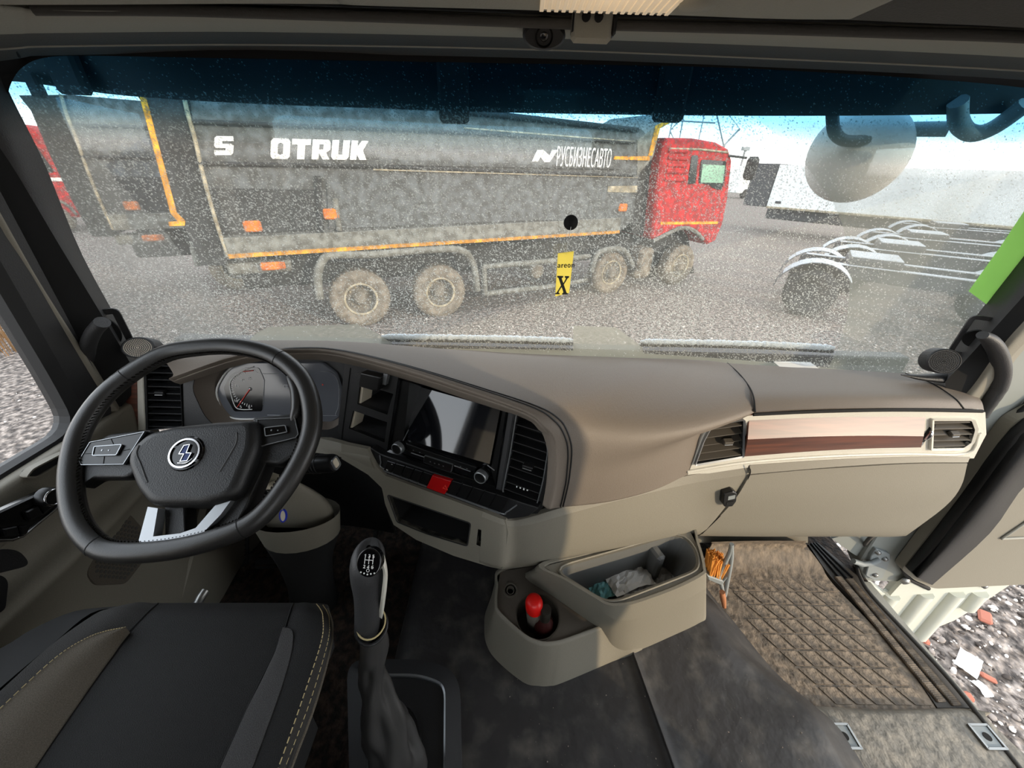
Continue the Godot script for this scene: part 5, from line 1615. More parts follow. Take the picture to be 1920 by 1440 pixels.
	for s in [[V(-0.5672, 2.2336, -0.6), 0.075, 0.06], [V(-0.5734, 2.1457, -0.66), 0.092, 0.07], [V(-0.5561, 2.0634, -0.69), 0.105, 0.085], [V(-0.5435, 1.9915, -0.7), 0.098, 0.085], [V(-0.5477, 1.9279, -0.705), 0.075, 0.07]]:
		var r := []
		for j in 25:
			var a := TAU * j / 24
			r.append(s[0] + V(cos(a) * s[1], sin(a) * s[2] * 0.75, sin(a) * s[2] * 0.6))
		rows.append(r)
	put("shroud", smooth_grid(rows, 1, 4), M["grey plastic"], k)
	var rows2 := []
	for s in [[V(-0.5355, 1.9974, -0.695), 0.108, 0.08], [V(-0.5404, 1.9129, -0.7), 0.095, 0.08], [V(-0.5692, 1.7775, -0.715), 0.07, 0.065], [V(-0.5958, 1.6238, -0.73), 0.065, 0.06], [V(-0.6225, 1.4885, -0.74), 0.08, 0.07]]:
		var r := []
		for j in 25:
			var a := TAU * j / 24
			r.append(s[0] + V(cos(a) * s[1], sin(a) * s[2] * 0.3, sin(a) * s[2]))
		rows2.append(r)
	put("boot", smooth_grid([rows2[0], rows2[1]], 1, 4), M["grey plastic"], k)
	put("lower_boot", smooth_grid(rows2.slice(1), 1, 4), M["rubber"], k)
	var ig: Vector3 = V(-0.5007, 2.1717, -0.6)
	var igx := facing(ig, V(-0.1, 0.45, 0.9))
	put("ignition_lock", turned_z([U(0.008, 0.008), U(0.014, 0.009), U(0.018, 0.006), U(0.018, -0.06)], 24), M["ivory"], k, igx)
	put("lock_core", turned_z([U(0.0, 0.004), U(0.009, 0.004), U(0.009, -0.01)], 16), M["steel"], k, igx)
	var ky := thing("ignition_key", "black-headed key in the ignition with a blue tag hanging from it", "key", igx)
	put("blade", box(0.006, 0.0022, 0.016, 0.0005), M["steel"], ky, V3(0, 0, 0.012))
	put("head", pillow(rounded([U(-0.012, -0.014), U(0.016, -0.016), U(0.024, 0.0), U(0.016, 0.016), U(-0.012, 0.014)], 0.006), -0.004, 0.004, 0.003), M["key black"], ky, Transform3D(Basis(Vector3.UP, -PI / 2) * Basis(Vector3.BACK, 0.0), V(0, 0, 0.03)))
	var tg: Vector3 = igx.affine_inverse() * V(-0.4644, 2.1386, -0.565)
	put("split_ring", tube([V(0.006, 0, 0.045), V(0.012, -0.012, 0.046), (tg + V(0.0, 0.016, 0.0)).lerp(V(0.012, -0.012, 0.046), 0.3), tg + V(0, 0.013, 0)], 0.0011, 6), M["steel"], ky)
	put("blue_tag", join([[border(ellipse(U(0, 0), 0.0085, 0.0145, 24), 0.0028, -0.0015, 0.0015), shift(tg.x, tg.y, tg.z)]]), M["blue"], ky)
	put("tag_insert", join([[plate(ellipse(U(0, 0), 0.006, 0.0118, 20), -0.001, 0.001), shift(tg.x, tg.y, tg.z)]]), M["ivory"], ky)
	# lever on the right of the column
	var s0: Vector3 = V(-0.4599, 2.1988, -0.655)
	var s1: Vector3 = V(-0.3689, 2.2209, -0.64)
	var sd := (s1 - s0).normalized()
	var lx := facing(s0, sd)
	var lv := thing("column_lever", "black multi-function lever with a silver-ringed end right of the steering wheel", "lever", lx)
	var ln := (s1 - s0).length()
	put("stalk", turned_z([U(0.008, -0.02), U(0.01, 0.0), U(0.018, 0.014), U(0.0205, 0.02), U(0.0205, 0.02), U(0.0205, ln - 0.006), U(0.018, ln), U(0.018, ln), U(0, ln + 0.001)], 24), M["key black"], lv)
	put("end_ring", border(rounded([U(-0.011, -0.014), U(0.011, -0.014), U(0.011, 0.014), U(-0.011, 0.014)], 0.007), 0.003, ln - 0.001, ln + 0.004), M["silver"], lv)
	put("end_button", plate(rounded([U(-0.0075, -0.0105), U(0.0075, -0.0105), U(0.0075, 0.0105), U(-0.0075, 0.0105)], 0.005), ln, ln + 0.003), M["ivory"], lv)
	for q in 3:
		put("twist_ridge", turned_z([U(0.0205, ln * 0.4 + q * 0.008), U(0.022, ln * 0.4 + q * 0.008 + 0.002), U(0.0205, ln * 0.4 + q * 0.008 + 0.004)], 20), M["black plastic"], lv)


# ---------------------------------------------------------------- seat, gear lever, console
func make_seat():
	var t := thing("driver_seat", "black fabric driver's seat cushion with tan and grey side inlays", "seat")
	# outlines from the front edge backwards: outer left, left seam, right seam, outer right, lower right
	var o := [V(-0.6448, 2.125, -0.3813), V(-0.6337, 2.155, -0.358), V(-0.6395, 2.165, -0.3422), V(-0.65, 2.175, -0.2934), V(-0.6483, 2.185, -0.2338), V(-0.6518, 2.19, -0.1751), V(-0.6561, 2.195, -0.0967)]
	var s := [V(-0.5894, 2.125, -0.384), V(-0.5727, 2.148, -0.3621), V(-0.5682, 2.156, -0.3441), V(-0.5705, 2.158, -0.3055), V(-0.5638, 2.158, -0.2392), V(-0.5527, 2.158, -0.1685), V(-0.5391, 2.158, -0.0893)]
	var c := [V(-0.4745, 2.13, -0.3829), V(-0.459, 2.152, -0.3624), V(-0.4495, 2.161, -0.3448), V(-0.4303, 2.165, -0.3055), V(-0.4228, 2.165, -0.2379), V(-0.4122, 2.165, -0.1676), V(-0.3966, 2.165, -0.0887)]
	var r := [V(-0.3601, 2.125, -0.3876), V(-0.3475, 2.148, -0.3664), V(-0.3408, 2.156, -0.3483), V(-0.3345, 2.158, -0.3109), V(-0.335, 2.158, -0.2421), V(-0.3329, 2.158, -0.17), V(-0.3286, 2.158, -0.09)]
	var e := [V(-0.3219, 2.12, -0.3902), V(-0.3005, 2.145, -0.368), V(-0.2865, 2.155, -0.3505), V(-0.2721, 2.158, -0.314), V(-0.2666, 2.158, -0.2458), V(-0.2631, 2.158, -0.1705), V(-0.2611, 2.158, -0.0902)]
	var l1 := []
	var l2 := []
	var front := []
	for i in o.size():
		l1.append((o[i] + s[i]) / 2.0 + V(0, 0.006, 0))
		l2.append((r[i] + e[i]) / 2.0 + V(0, 0.005, 0))
	put("left_bolster", shell([o, l1, s], V(0, -0.03, 0.01), 4, 4), M["seat dark"], t)
	put("centre_panel", shell([s, c, r], V(0, -0.03, 0.01), 4, 4), M["seat black"], t)
	put("right_bolster", shell([r, l2, e], V(0, -0.03, 0.01), 4, 4), M["seat black"], t)
	for q in [s, r]:
		var g := []
		for p in q:
			g.append(p + V(0, 0.0003, 0))
		put("seam", tube(spline(g, 5), 0.0016, 6), M["void"], t)
	# inlays
	var tan := [[V(-0.5682, 2.1645, -0.3212), V(-0.5907, 2.1685, -0.3127), V(-0.6079, 2.1715, -0.2992), V(-0.6196, 2.176, -0.2714), V(-0.6259, 2.18, -0.2112), V(-0.6307, 2.182, -0.1683), V(-0.6383, 2.182, -0.1094)], [V(-0.5675, 2.1645, -0.3204), V(-0.5669, 2.162, -0.3036), V(-0.5647, 2.162, -0.2844), V(-0.5619, 2.161, -0.2539), V(-0.5559, 2.1605, -0.2056), V(-0.5506, 2.1605, -0.1678), V(-0.5435, 2.1605, -0.1175)]]
	var tm := []
	for i in 7:
		tm.append((tan[0][i] + tan[1][i]) / 2.0 + V(0, 0.002, 0))
	tan[0] = raised(tan[0], 0.0065, 0)
	tm = raised(tm, 0.0065, 0)
	put("tan_inlay", shell([tan[0], tm, tan[1]], V(0, -0.012, 0), 5, 4), M["seat tan"], t)
	var gry := [[V(-0.3326, 2.1605, -0.2994), V(-0.3329, 2.1607, -0.2796), V(-0.3329, 2.1607, -0.2565), V(-0.3338, 2.1607, -0.2292), V(-0.3328, 2.1607, -0.1989), V(-0.3315, 2.1607, -0.1693), V(-0.3289, 2.1607, -0.1184)], [V(-0.339, 2.162, -0.3296), V(-0.3246, 2.163, -0.3262), V(-0.3152, 2.164, -0.3142), V(-0.3057, 2.164, -0.2853), V(-0.2983, 2.164, -0.2372), V(-0.2928, 2.164, -0.1687), V(-0.2883, 2.164, -0.1105)]]
	var gm := []
	for i in 7:
		gm.append((gry[0][i] + gry[1][i]) / 2.0 + V(0, 0.0015, 0))
	put("grey_inlay", shell([gry[0], gm, gry[1]], V(0, -0.004, 0), 5, 4), M["seat grey"], t)
	put("stitch_line", stitches(spline(raised(tan[0], 0.0012, 0), 8)), M["thread"], t)
	# side wall with two stitched pipings
	var w1 := [V(-0.3146, 2.11, -0.3942), V(-0.2935, 2.13, -0.3712), V(-0.2818, 2.135, -0.3539), V(-0.2699, 2.138, -0.32), V(-0.2631, 2.138, -0.2473), V(-0.2635, 2.138, -0.1758), V(-0.2625, 2.138, -0.093)]
	var w2 := [V(-0.3174, 2.085, -0.4019), V(-0.2996, 2.095, -0.3797), V(-0.2883, 2.1, -0.3611), V(-0.2785, 2.1, -0.328), V(-0.2707, 2.1, -0.2551), V(-0.2716, 2.1, -0.186), V(-0.2699, 2.1, -0.0984)]
	var w3 := [V(-0.3472, 2, -0.4007), V(-0.3312, 2, -0.3774), V(-0.3269, 1.99, -0.3597), V(-0.3226, 1.98, -0.3221), V(-0.3175, 1.98, -0.2698), V(-0.3135, 1.98, -0.2002), V(-0.3127, 1.98, -0.1152)]
	put("side_gusset", shell([e, w1, w2], V(-0.02, -0.01, 0), 4, 3), M["seat dark"], t)
	put("side_wall", shell([w2, w3], V(-0.02, 0, 0), 4, 2), M["seat tan"], t)
	for q in [e, w1]:
		put("stitch_line", stitches(spline(raised(q, 0.002, 0.0005), 8)), M["thread"], t)
	put("piping", tube(spline(w2, 5), 0.003, 8), M["seat tan"], t)
	var f0 := [o[0], s[0], c[0], r[0], e[0], w1[0]]
	put("front_roll", shell([f0, raised(f0, -0.03, -0.012), raised(f0, -0.12, 0.01)], V(0, 0, 0.02), 4, 3), M["seat black"], t)
	put("side_cover", shell([[V(-0.8278, 2.13, -0.2572), V(-0.7677, 2.13, -0.309), V(-0.7494, 2.13, -0.3373), V(-0.7212, 2.12, -0.3721), V(-0.6726, 2.1, -0.3934)], [V(-0.687, 2.16, -0.1862), V(-0.6787, 2.16, -0.2469), V(-0.675, 2.15, -0.3081), V(-0.6713, 2.14, -0.3581), V(-0.6614, 2.11, -0.386)]], V(0, -0.05, 0), 4, 1), M["void"], t)
	put("backrest", pillow(rounded([U(-0.25, 0.0), U(0.25, 0.0), U(0.27, 0.3), U(0.22, 0.72), U(-0.22, 0.72), U(-0.27, 0.3)], 0.1), -0.06, 0.05, 0.04), M["seat dark"], t, Transform3D(Basis(Vector3.RIGHT, 0.2), V(-0.5, 2.08, 0.12)))
	put("cushion_rear", box(0.5, 0.12, 0.3, 0.03), M["seat black"], t, shift(-0.5, 2.085, 0.06))
	put("pan", box(0.36, 0.1, 0.4, 0.02), M["black plastic"], t, shift(-0.47, 2.03, -0.08))
	put("plinth", box(0.36, 0.45, 0.34, 0.02), M["black plastic"], t, shift(-0.48, 1.76, -0.06))
	put("slide_lever", tube([V(-0.5841, 2.0462, -0.43), V(-0.58, 2.0541, -0.44), V(-0.5782, 2.0553, -0.45)], 0.008, 8), M["steel"], t)


func stitches(line) -> ArrayMesh:
	var parts := []
	for i in line.size() - 1:
		var n := maxi(1, int((line[i + 1] - line[i]).length() / 0.007))
		for k in n:
			var a = line[i].lerp(line[i + 1], float(k) / n)
			var b = line[i].lerp(line[i + 1], (k + 0.65) / n)
			parts.append(tube([a, b], 0.0007, 4))
	return join(parts)


func make_gear():
	var su := thing("gear_surround", "raised black plastic surround with rounded corner beside the driver's seat", "gear surround")
	var o := rounded(plan([V(-0.386, 1.7, -0.494), V(-0.1849, 1.7, -0.4964), V(-0.0975, 1.7, -0.4668), V(-0.073, 1.7, -0.2947), V(-0.0519, 1.7, -0.1218), V(-0.2395, 1.7, -0.1214)]), 0.05, 6)
	var i1 := inset(ccw(o), 0.034)
	var i2 := inset(ccw(o), 0.038)
	var up := Basis(Vector3.RIGHT, -PI / 2)
	put("rim", join([[ring(ccw(o), i1, -0.06, 0.0, 0.008), Transform3D(up, V(0, 1.70, 0))]]), M["dark plastic"], su)
	put("groove", join([[ring(i1, i2, -0.02, 0.006, 0.004), Transform3D(up, V(0, 1.70, 0))]]), M["silver"], su)
	put("inner_plate", join([[plate(i2, -0.02, -0.004), Transform3D(up, V(0, 1.70, 0))]]), M["black plastic"], su)
	put("boot_ring", join([[border(ellipse(plan([V(-0.2249, 1.7, -0.3187)])[0], 0.06, 0.085, 32), 0.004, -0.01, 0.002), Transform3D(up, V(0, 1.70, 0))]]), M["black plastic"], su)
	var t := thing("gear_lever", "black and silver gear knob on a crumpled leather boot", "gear lever")
	# knob: sections along the lever, each an ellipse, with a silver blade along its right side
	var ax := [V(-0.2224, 2.1193, -0.352), V(-0.2149, 2.1679, -0.358), V(-0.2115, 2.2056, -0.366), V(-0.2098, 2.2337, -0.372), V(-0.2078, 2.2545, -0.376), V(-0.2059, 2.2696, -0.38), V(-0.205, 2.2781, -0.384), V(-0.2064, 2.2777, -0.388)]
	var rx := [0.0205, 0.021, 0.0225, 0.0255, 0.0265, 0.0245, 0.017, 0.004]
	var rows := []
	for k in ax.size():
		var r := []
		for j in 25:
			var a := TAU * j / 24
			r.append(ax[k] + V(cos(a) * rx[k], sin(a) * rx[k] * 0.3, -sin(a) * rx[k] * 1.05))
		rows.append(r)
	put("knob", smooth_grid(rows, 1, 4), M["dark plastic"], t)
	var bl := [[V(-0.1792, 2.2797, -0.366), V(-0.1766, 2.2729, -0.362), V(-0.174, 2.2562, -0.356), V(-0.1799, 2.2222, -0.352), V(-0.1881, 2.1826, -0.35), V(-0.1945, 2.1554, -0.35)], [V(-0.1844, 2.2828, -0.38), V(-0.1783, 2.272, -0.376), V(-0.1774, 2.2483, -0.37), V(-0.1815, 2.2129, -0.362), V(-0.1896, 2.1721, -0.356), V(-0.1947, 2.1517, -0.352)]]
	var bm := []
	for k in 6:
		bm.append((bl[0][k] + bl[1][k]) / 2.0 + V(0.003, 0, 0.002))
	put("silver_blade", shell([bl[0], bm, bl[1]], V(-0.004, 0, -0.002), 4, 3), M["pale trim"], t)
	var fx := facing(V(-0.1944, 2.2858, -0.357), V(-0.05, 0.62, 0.78))
	put("shift_plate", pillow(ellipse(U(0, 0), 0.0185, 0.0205, 28), -0.012, 0.001, 0.002), M["gloss black"], t, fx)
	var mk := []
	for k in 3:
		mk.append([box(0.0009, 0.011, 0.0004), shift(-0.006 + k * 0.006, 0.004, 0.0015)])
		mk.append([letters("135"[k], 0.0042, 0.0004, true), shift(-0.006 + k * 0.006, 0.0095, 0.0015)])
		mk.append([letters("246"[k], 0.0042, 0.0004, true), shift(-0.006 + k * 0.006, -0.0055, 0.0015)])
	mk.append([box(0.013, 0.0009, 0.0004), shift(0, 0.004, 0.0015)])
	for k in 5:
		mk.append([turned_z([U(0, 0.0004), U(0.0012, 0.0004), U(0.0012, 0)], 8), shift(-0.01 + k * 0.005, -0.0135 - 0.0012 * (2 - absi(k - 2)) , 0.0012)])
	mk.append([border(ellipse(U(0, 0), 0.0024, 0.0024, 12), 0.0006, 0, 0.0004), shift(0, -0.0105, 0.0012)])
	put("shift_pattern", join(mk), M["white"], t, fx)
	put("collar_ring", tube(circle_rows(V(-0.2116, 2.1394, -0.35), 0.0225), 0.0014, 6, true), M["thread"], t)
	put("collar_clip", tube(circle_rows(V(-0.212, 2.1285, -0.349), 0.024), 0.003, 8, true), M["black plastic"], t)
	# boot: sections from collar to base, pulled into folds
	var fz := FastNoiseLite.new()
	fz.seed = 4
	fz.frequency = 1.0
	var cs := [V(-0.212, 2.1208, -0.348), V(-0.2168, 2.071, -0.345), V(-0.2252, 2.0179, -0.34), V(-0.2266, 1.9626, -0.33), V(-0.2183, 1.8855, -0.318), V(-0.2115, 1.8018, -0.305), V(-0.2115, 1.7064, -0.292), V(-0.2246, 1.555, -0.28), V(-0.2465, 1.3545, -0.27)]
	var rr := [0.021, 0.023, 0.019, 0.024, 0.033, 0.042, 0.05, 0.058, 0.062]
	var br := []
	for k in cs.size():
		var r := []
		for j in 41:
			var a := TAU * j / 40
			var fold := 1.0 + (0.55 * absf(sin(a * 1.5 + k * 1.25)) - 0.3) * minf(1.0, k * 0.45) + 0.2 * (absf(sin(a * 3.5 - k * 1.9)) - 0.5) * minf(1.0, k * 0.3)
			r.append(cs[k] + V(cos(a) * rr[k] * fold, sin(a) * rr[k] * 0.25, -sin(a) * rr[k] * fold))
		br.append(r)
	put("boot", smooth_grid(br, 1, 5), M["boot leather"], t)


func circle_rows(c: Vector3, r: float) -> Array:
	var o := []
	for j in 24:
		var a := TAU * j / 24
		o.append(c + V(cos(a) * r, sin(a) * r * 0.3, -sin(a) * r))
	return o


func plan(pts) -> Array:                                # seen from above: x and ahead
	var o := []
	for p in pts:
		o.append(Vector2(p.x, -p.z))
	return o


func make_console():
	var t := thing("storage_console", "light grey storage console with open bin and lower cup holder on the engine cover", "console")
	var up := Basis(Vector3.RIGHT, -PI / 2)
	var ym := 1.83
	# lower tier
	var base := [V(0.1207, 1.665, -0.7428), V(0.0165, 1.665, -0.7409), V(-0.0404, 1.665, -0.6482), V(-0.0459, 1.665, -0.5858), V(-0.036, 1.665, -0.5424), V(-0.0088, 1.665, -0.507), V(0.0598, 1.665, -0.4591), V(0.0996, 1.665, -0.4516), V(0.1263, 1.665, -0.4518), V(0.1592, 1.665, -0.459), V(0.3001, 1.665, -0.5094), V(0.4043, 1.665, -0.5494), V(0.4554, 1.665, -0.6882)]
	var rim := [V(0.1186, 1.83, -0.6878), V(-0.0068, 1.83, -0.6625), V(-0.0139, 1.83, -0.6132), V(-0.015, 1.83, -0.5677), V(-0.0061, 1.83, -0.5425), V(0.0511, 1.83, -0.4923), V(0.0831, 1.83, -0.4764), V(0.1078, 1.83, -0.4721), V(0.1354, 1.83, -0.4748), V(0.1666, 1.83, -0.4833), V(0.2591, 1.83, -0.5147), V(0.3188, 1.83, -0.5332), V(0.3638, 1.83, -0.6472)]
	var rim2 := []
	var rim3 := []
	var pl := inset(ccw(plan(rim)), 0.006)
	var was := plan(rim)
	if area(was) < 0:
		pl.reverse()
	for k in rim.size():
		rim2.append(rim[k].lerp(base[k], 0.06) + V(0, 0, 0))
		rim3.append(V(pl[k].x, ym, -pl[k].y))
	var mid := []
	for k in rim.size():
		mid.append(base[k].lerp(rim[k], 0.72) + V(0, 0, 0.002))
	var outer := [ring_spline(base), ring_spline(mid), ring_spline(rim2), ring_spline(rim), ring_spline(rim3)]
	var lip := []
	for p in rim3:
		lip.append(p + V(0, -0.012, 0))
	put("body", join([grid([outer[0], outer[1], outer[2]]), grid([outer[2], outer[3], outer[4]]), grid([outer[4], ring_spline(lip)])]), M["grey plastic"], t)
	var cup := ellipse(plan([V(0.0924, 1.82, -0.5392)])[0], 0.052, 0.054, 40)
	var sock := ellipse(plan([V(0.0245, 1.82, -0.6054)])[0], 0.0145, 0.0165, 20)
	put("deck", pierced(inset(ccw(plan(rim)), 0.004), [cup, sock], -0.004, 0.0), M["deck brown"], t, Transform3D(up, V(0, 1.822, 0)))
	put("cup_holder", join([[recess(cup, -0.062, 0.002), Transform3D(up, V(0, 1.822, 0))], [border(cup, -0.003, -0.002, 0.003), Transform3D(up, V(0, 1.822, 0))]]), M["vent brown"], t)
	put("power_socket", join([[border(sock, -0.004, -0.003, 0.004), Transform3D(up, V(0, 1.822, 0))], [border(inset(sock, 0.004), 0.0022, -0.01, 0.002), Transform3D(up, V(0, 1.822, 0))]]), M["seat tan"], t)
	put("socket_well", join([[recess(sock, -0.04, 0.0), Transform3D(up, V(0, 1.822, 0))]]), M["void"], t)
	# upper bin
	var hb := [V(0.0865, 1.985, -0.5693), V(0.2056, 1.985, -0.606), V(0.3495, 1.985, -0.6522), V(0.4939, 1.985, -0.7024), V(0.4944, 1.985, -0.6331), V(0.4808, 1.985, -0.5685), V(0.4661, 1.985, -0.5493), V(0.3939, 1.985, -0.516), V(0.2954, 1.985, -0.4819), V(0.2519, 1.985, -0.4743), V(0.2251, 1.985, -0.4774), V(0.2057, 1.985, -0.4898), V(0.1445, 1.985, -0.5305)]
	var lb := [V(0.0648, 1.83, -0.6496), V(0.2318, 1.8, -0.7147), V(0.4362, 1.75, -0.7919), V(0.6235, 1.68, -0.7882), V(0.6242, 1.665, -0.7078), V(0.6, 1.665, -0.6303), V(0.5721, 1.665, -0.609), V(0.479, 1.665, -0.5734), V(0.3649, 1.67, -0.532), V(0.2997, 1.7, -0.5197), V(0.2548, 1.79, -0.5154), V(0.2236, 1.82, -0.527), V(0.1386, 1.83, -0.5841)]
	var hm := []
	var hi := []
	var hq := inset(ccw(plan(hb)), 0.006)
	if area(plan(hb)) < 0:
		hq.reverse()
	for k in hb.size():
		hm.append(hb[k].lerp(lb[k], 0.25) + V(0, 0, 0.002))
		hi.append(V(hq[k].x, 1.985, -hq[k].y))
	var hd := []
	for p in hi:
		hd.append(p + V(0, -0.006, 0))
	put("bin", join([grid([ring_spline(lb), ring_spline(hm)]), grid([ring_spline(hm), ring_spline(hb)]), grid([ring_spline(hb), ring_spline(hi)]), grid([ring_spline(hi), ring_spline(hd)])]), M["grey plastic"], t)
	var open := rounded(ccw(plan([V(0.1355, 1.98, -0.5546), V(0.1521, 1.98, -0.5685), V(0.3144, 1.98, -0.6194), V(0.4387, 1.98, -0.6613), V(0.4682, 1.98, -0.6522), V(0.4762, 1.98, -0.6122), V(0.4642, 1.98, -0.5772), V(0.4456, 1.98, -0.5631), V(0.2575, 1.98, -0.4937), V(0.2311, 1.98, -0.4909), V(0.2119, 1.98, -0.5001)])), 0.02, 3)
	put("bin_lip", pierced(inset(ccw(plan(hb)), 0.005), [open], -0.004, 0.0), M["grey plastic"], t, Transform3D(up, V(0, 1.979, 0)))
	put("bin_well", join([[tapered(open, -0.12, 0.0, 0.16), Transform3D(up, V(0, 1.979, 0))]]), M["bin grey"], t)
	put("lip_bead", tube(ring_flat(inset(open, -0.006), 1.981), 0.0025, 6, true), M["grey plastic"], t)
	var dv: Vector3 = V(0.3863, 1.93, -0.6502)
	put("divider", box(0.024, 0.1, 0.06, 0.006), M["bin grey"], t, Transform3D(Basis(Vector3.UP, 0.32), dv + V(0.004, -0.02, 0.012)))
	# rubbish in the bin
	var wr := [["crumpled white paper wrapper lying in the open console bin", "white", V(0.3266, 1.9, -0.6003), 0.064, 0.036, 11], ["crumpled clear and teal plastic wrapper at the left end of the console bin", "teal film", V(0.2625, 1.885, -0.5818), 0.042, 0.03, 12], ["crumpled clear plastic film at the front of the console bin", "clear film", V(0.3315, 1.895, -0.5753), 0.055, 0.028, 13], ["wrinkled grey film at the right of the console bin wrappers", "clear film", V(0.4181, 1.88, -0.6241), 0.034, 0.03, 14]]
	mat("teal film", Color(0.45, 0.68, 0.7), 0.3)
	var cf = mat("clear film", Color(0.78, 0.78, 0.77, 0.55), 0.3)
	cf.transparency = BaseMaterial3D.TRANSPARENCY_ALPHA
	for w in wr:
		var o := thing("wrapper", w[0], "wrapper", Transform3D(Basis(Vector3.UP, 0.33), w[2]), "wrappers in the console bin")
		put("film", crumple(w[3], w[4], w[5]), M[w[1]], o)
	# spray can and small bottle in the cup holder
	var b0: Vector3 = V(0.0911, 1.763, -0.5502)
	var b1: Vector3 = V(0.0783, 1.9, -0.5333)
	var can := thing("spray_can", "small can with bright red cap standing in the cup holder", "can", facing_up(b0, b1 - b0))
	put("body", lathe([U(0, 0.0), U(0.019, 0.0), U(0.021, 0.004), U(0.021, 0.095), U(0.019, 0.1), U(0, 0.1)], 24), M["seat tan"], can)
	put("cap", lathe([U(0.0205, 0.096), U(0.0212, 0.1), U(0.021, 0.128), U(0.0185, 0.138), U(0.012, 0.142), U(0, 0.143)], 24), M["red plastic"], can)
	mat("bottle cap", Color(0.17, 0.16, 0.14), 0.3)
	var d0: Vector3 = V(0.1077, 1.763, -0.5309)
	var d1: Vector3 = V(0.1078, 1.885, -0.5235)
	var bo := thing("bottle", "small dark glass bottle with black cap in the cup holder", "bottle", facing_up(d0, d1 - d0))
	put("body", lathe([U(0, 0.0), U(0.021, 0.0), U(0.024, 0.005), U(0.0245, 0.045), U(0.022, 0.062), U(0.012, 0.078), U(0.01, 0.085)], 24), M["brown glass"], bo)
	put("cap", lathe([U(0.0135, 0.078), U(0.0138, 0.08), U(0.0128, 0.118), U(0.0125, 0.119), U(0.0125, 0.119), U(0, 0.119)], 20), M["bottle cap"], bo)


func facing_up(origin: Vector3, up: Vector3) -> Transform3D:
	var y := up.normalized()
	var x := y.cross(Vector3.BACK).normalized()
	return Transform3D(Basis(x, y, x.cross(y)), origin)


func ring_spline(p) -> Array:
	var o := spline(p, 5, true)
	o.append(o[0])
	return o


func ring_flat(p, y: float) -> Array:
	var o := []
	for v in p:
		o.append(V(v.x, y, -v.y))
	return o


func crumple(rx: float, rz: float, seed_: int) -> ArrayMesh:
	var f := FastNoiseLite.new()
	f.seed = seed_
	f.noise_type = FastNoiseLite.TYPE_CELLULAR
	f.cellular_return_type = FastNoiseLite.RETURN_DISTANCE
	f.frequency = 1.0
	var rows := []
	for j in 9:
		var r := []
		for i in 11:
			var x := lerpf(-1, 1, i / 10.0)
			var z := lerpf(-1, 1, j / 8.0)
			var n := f.get_noise_2d(x * 2.2 + seed_, z * 2.2)
			var m := f.get_noise_2d(x * 5.0 - seed_, z * 5.0)
			var edge := 1.0 + 0.15 * m
			r.append(V(x * rx * edge, 0.02 * (n + 0.4) + 0.016 * m + 0.012 * (1.0 - x * x), z * rz * edge))
		rows.append(r)
	var st := mesh_tool()
	st.set_smooth_group(-1)
	for j in 8:
		for i in 10:
			for q in [rows[j][i], rows[j][i + 1], rows[j + 1][i], rows[j][i + 1], rows[j + 1][i + 1], rows[j + 1][i]]:
				st.add_vertex(q)
	st.generate_normals()
	st.index()
	return st.commit()


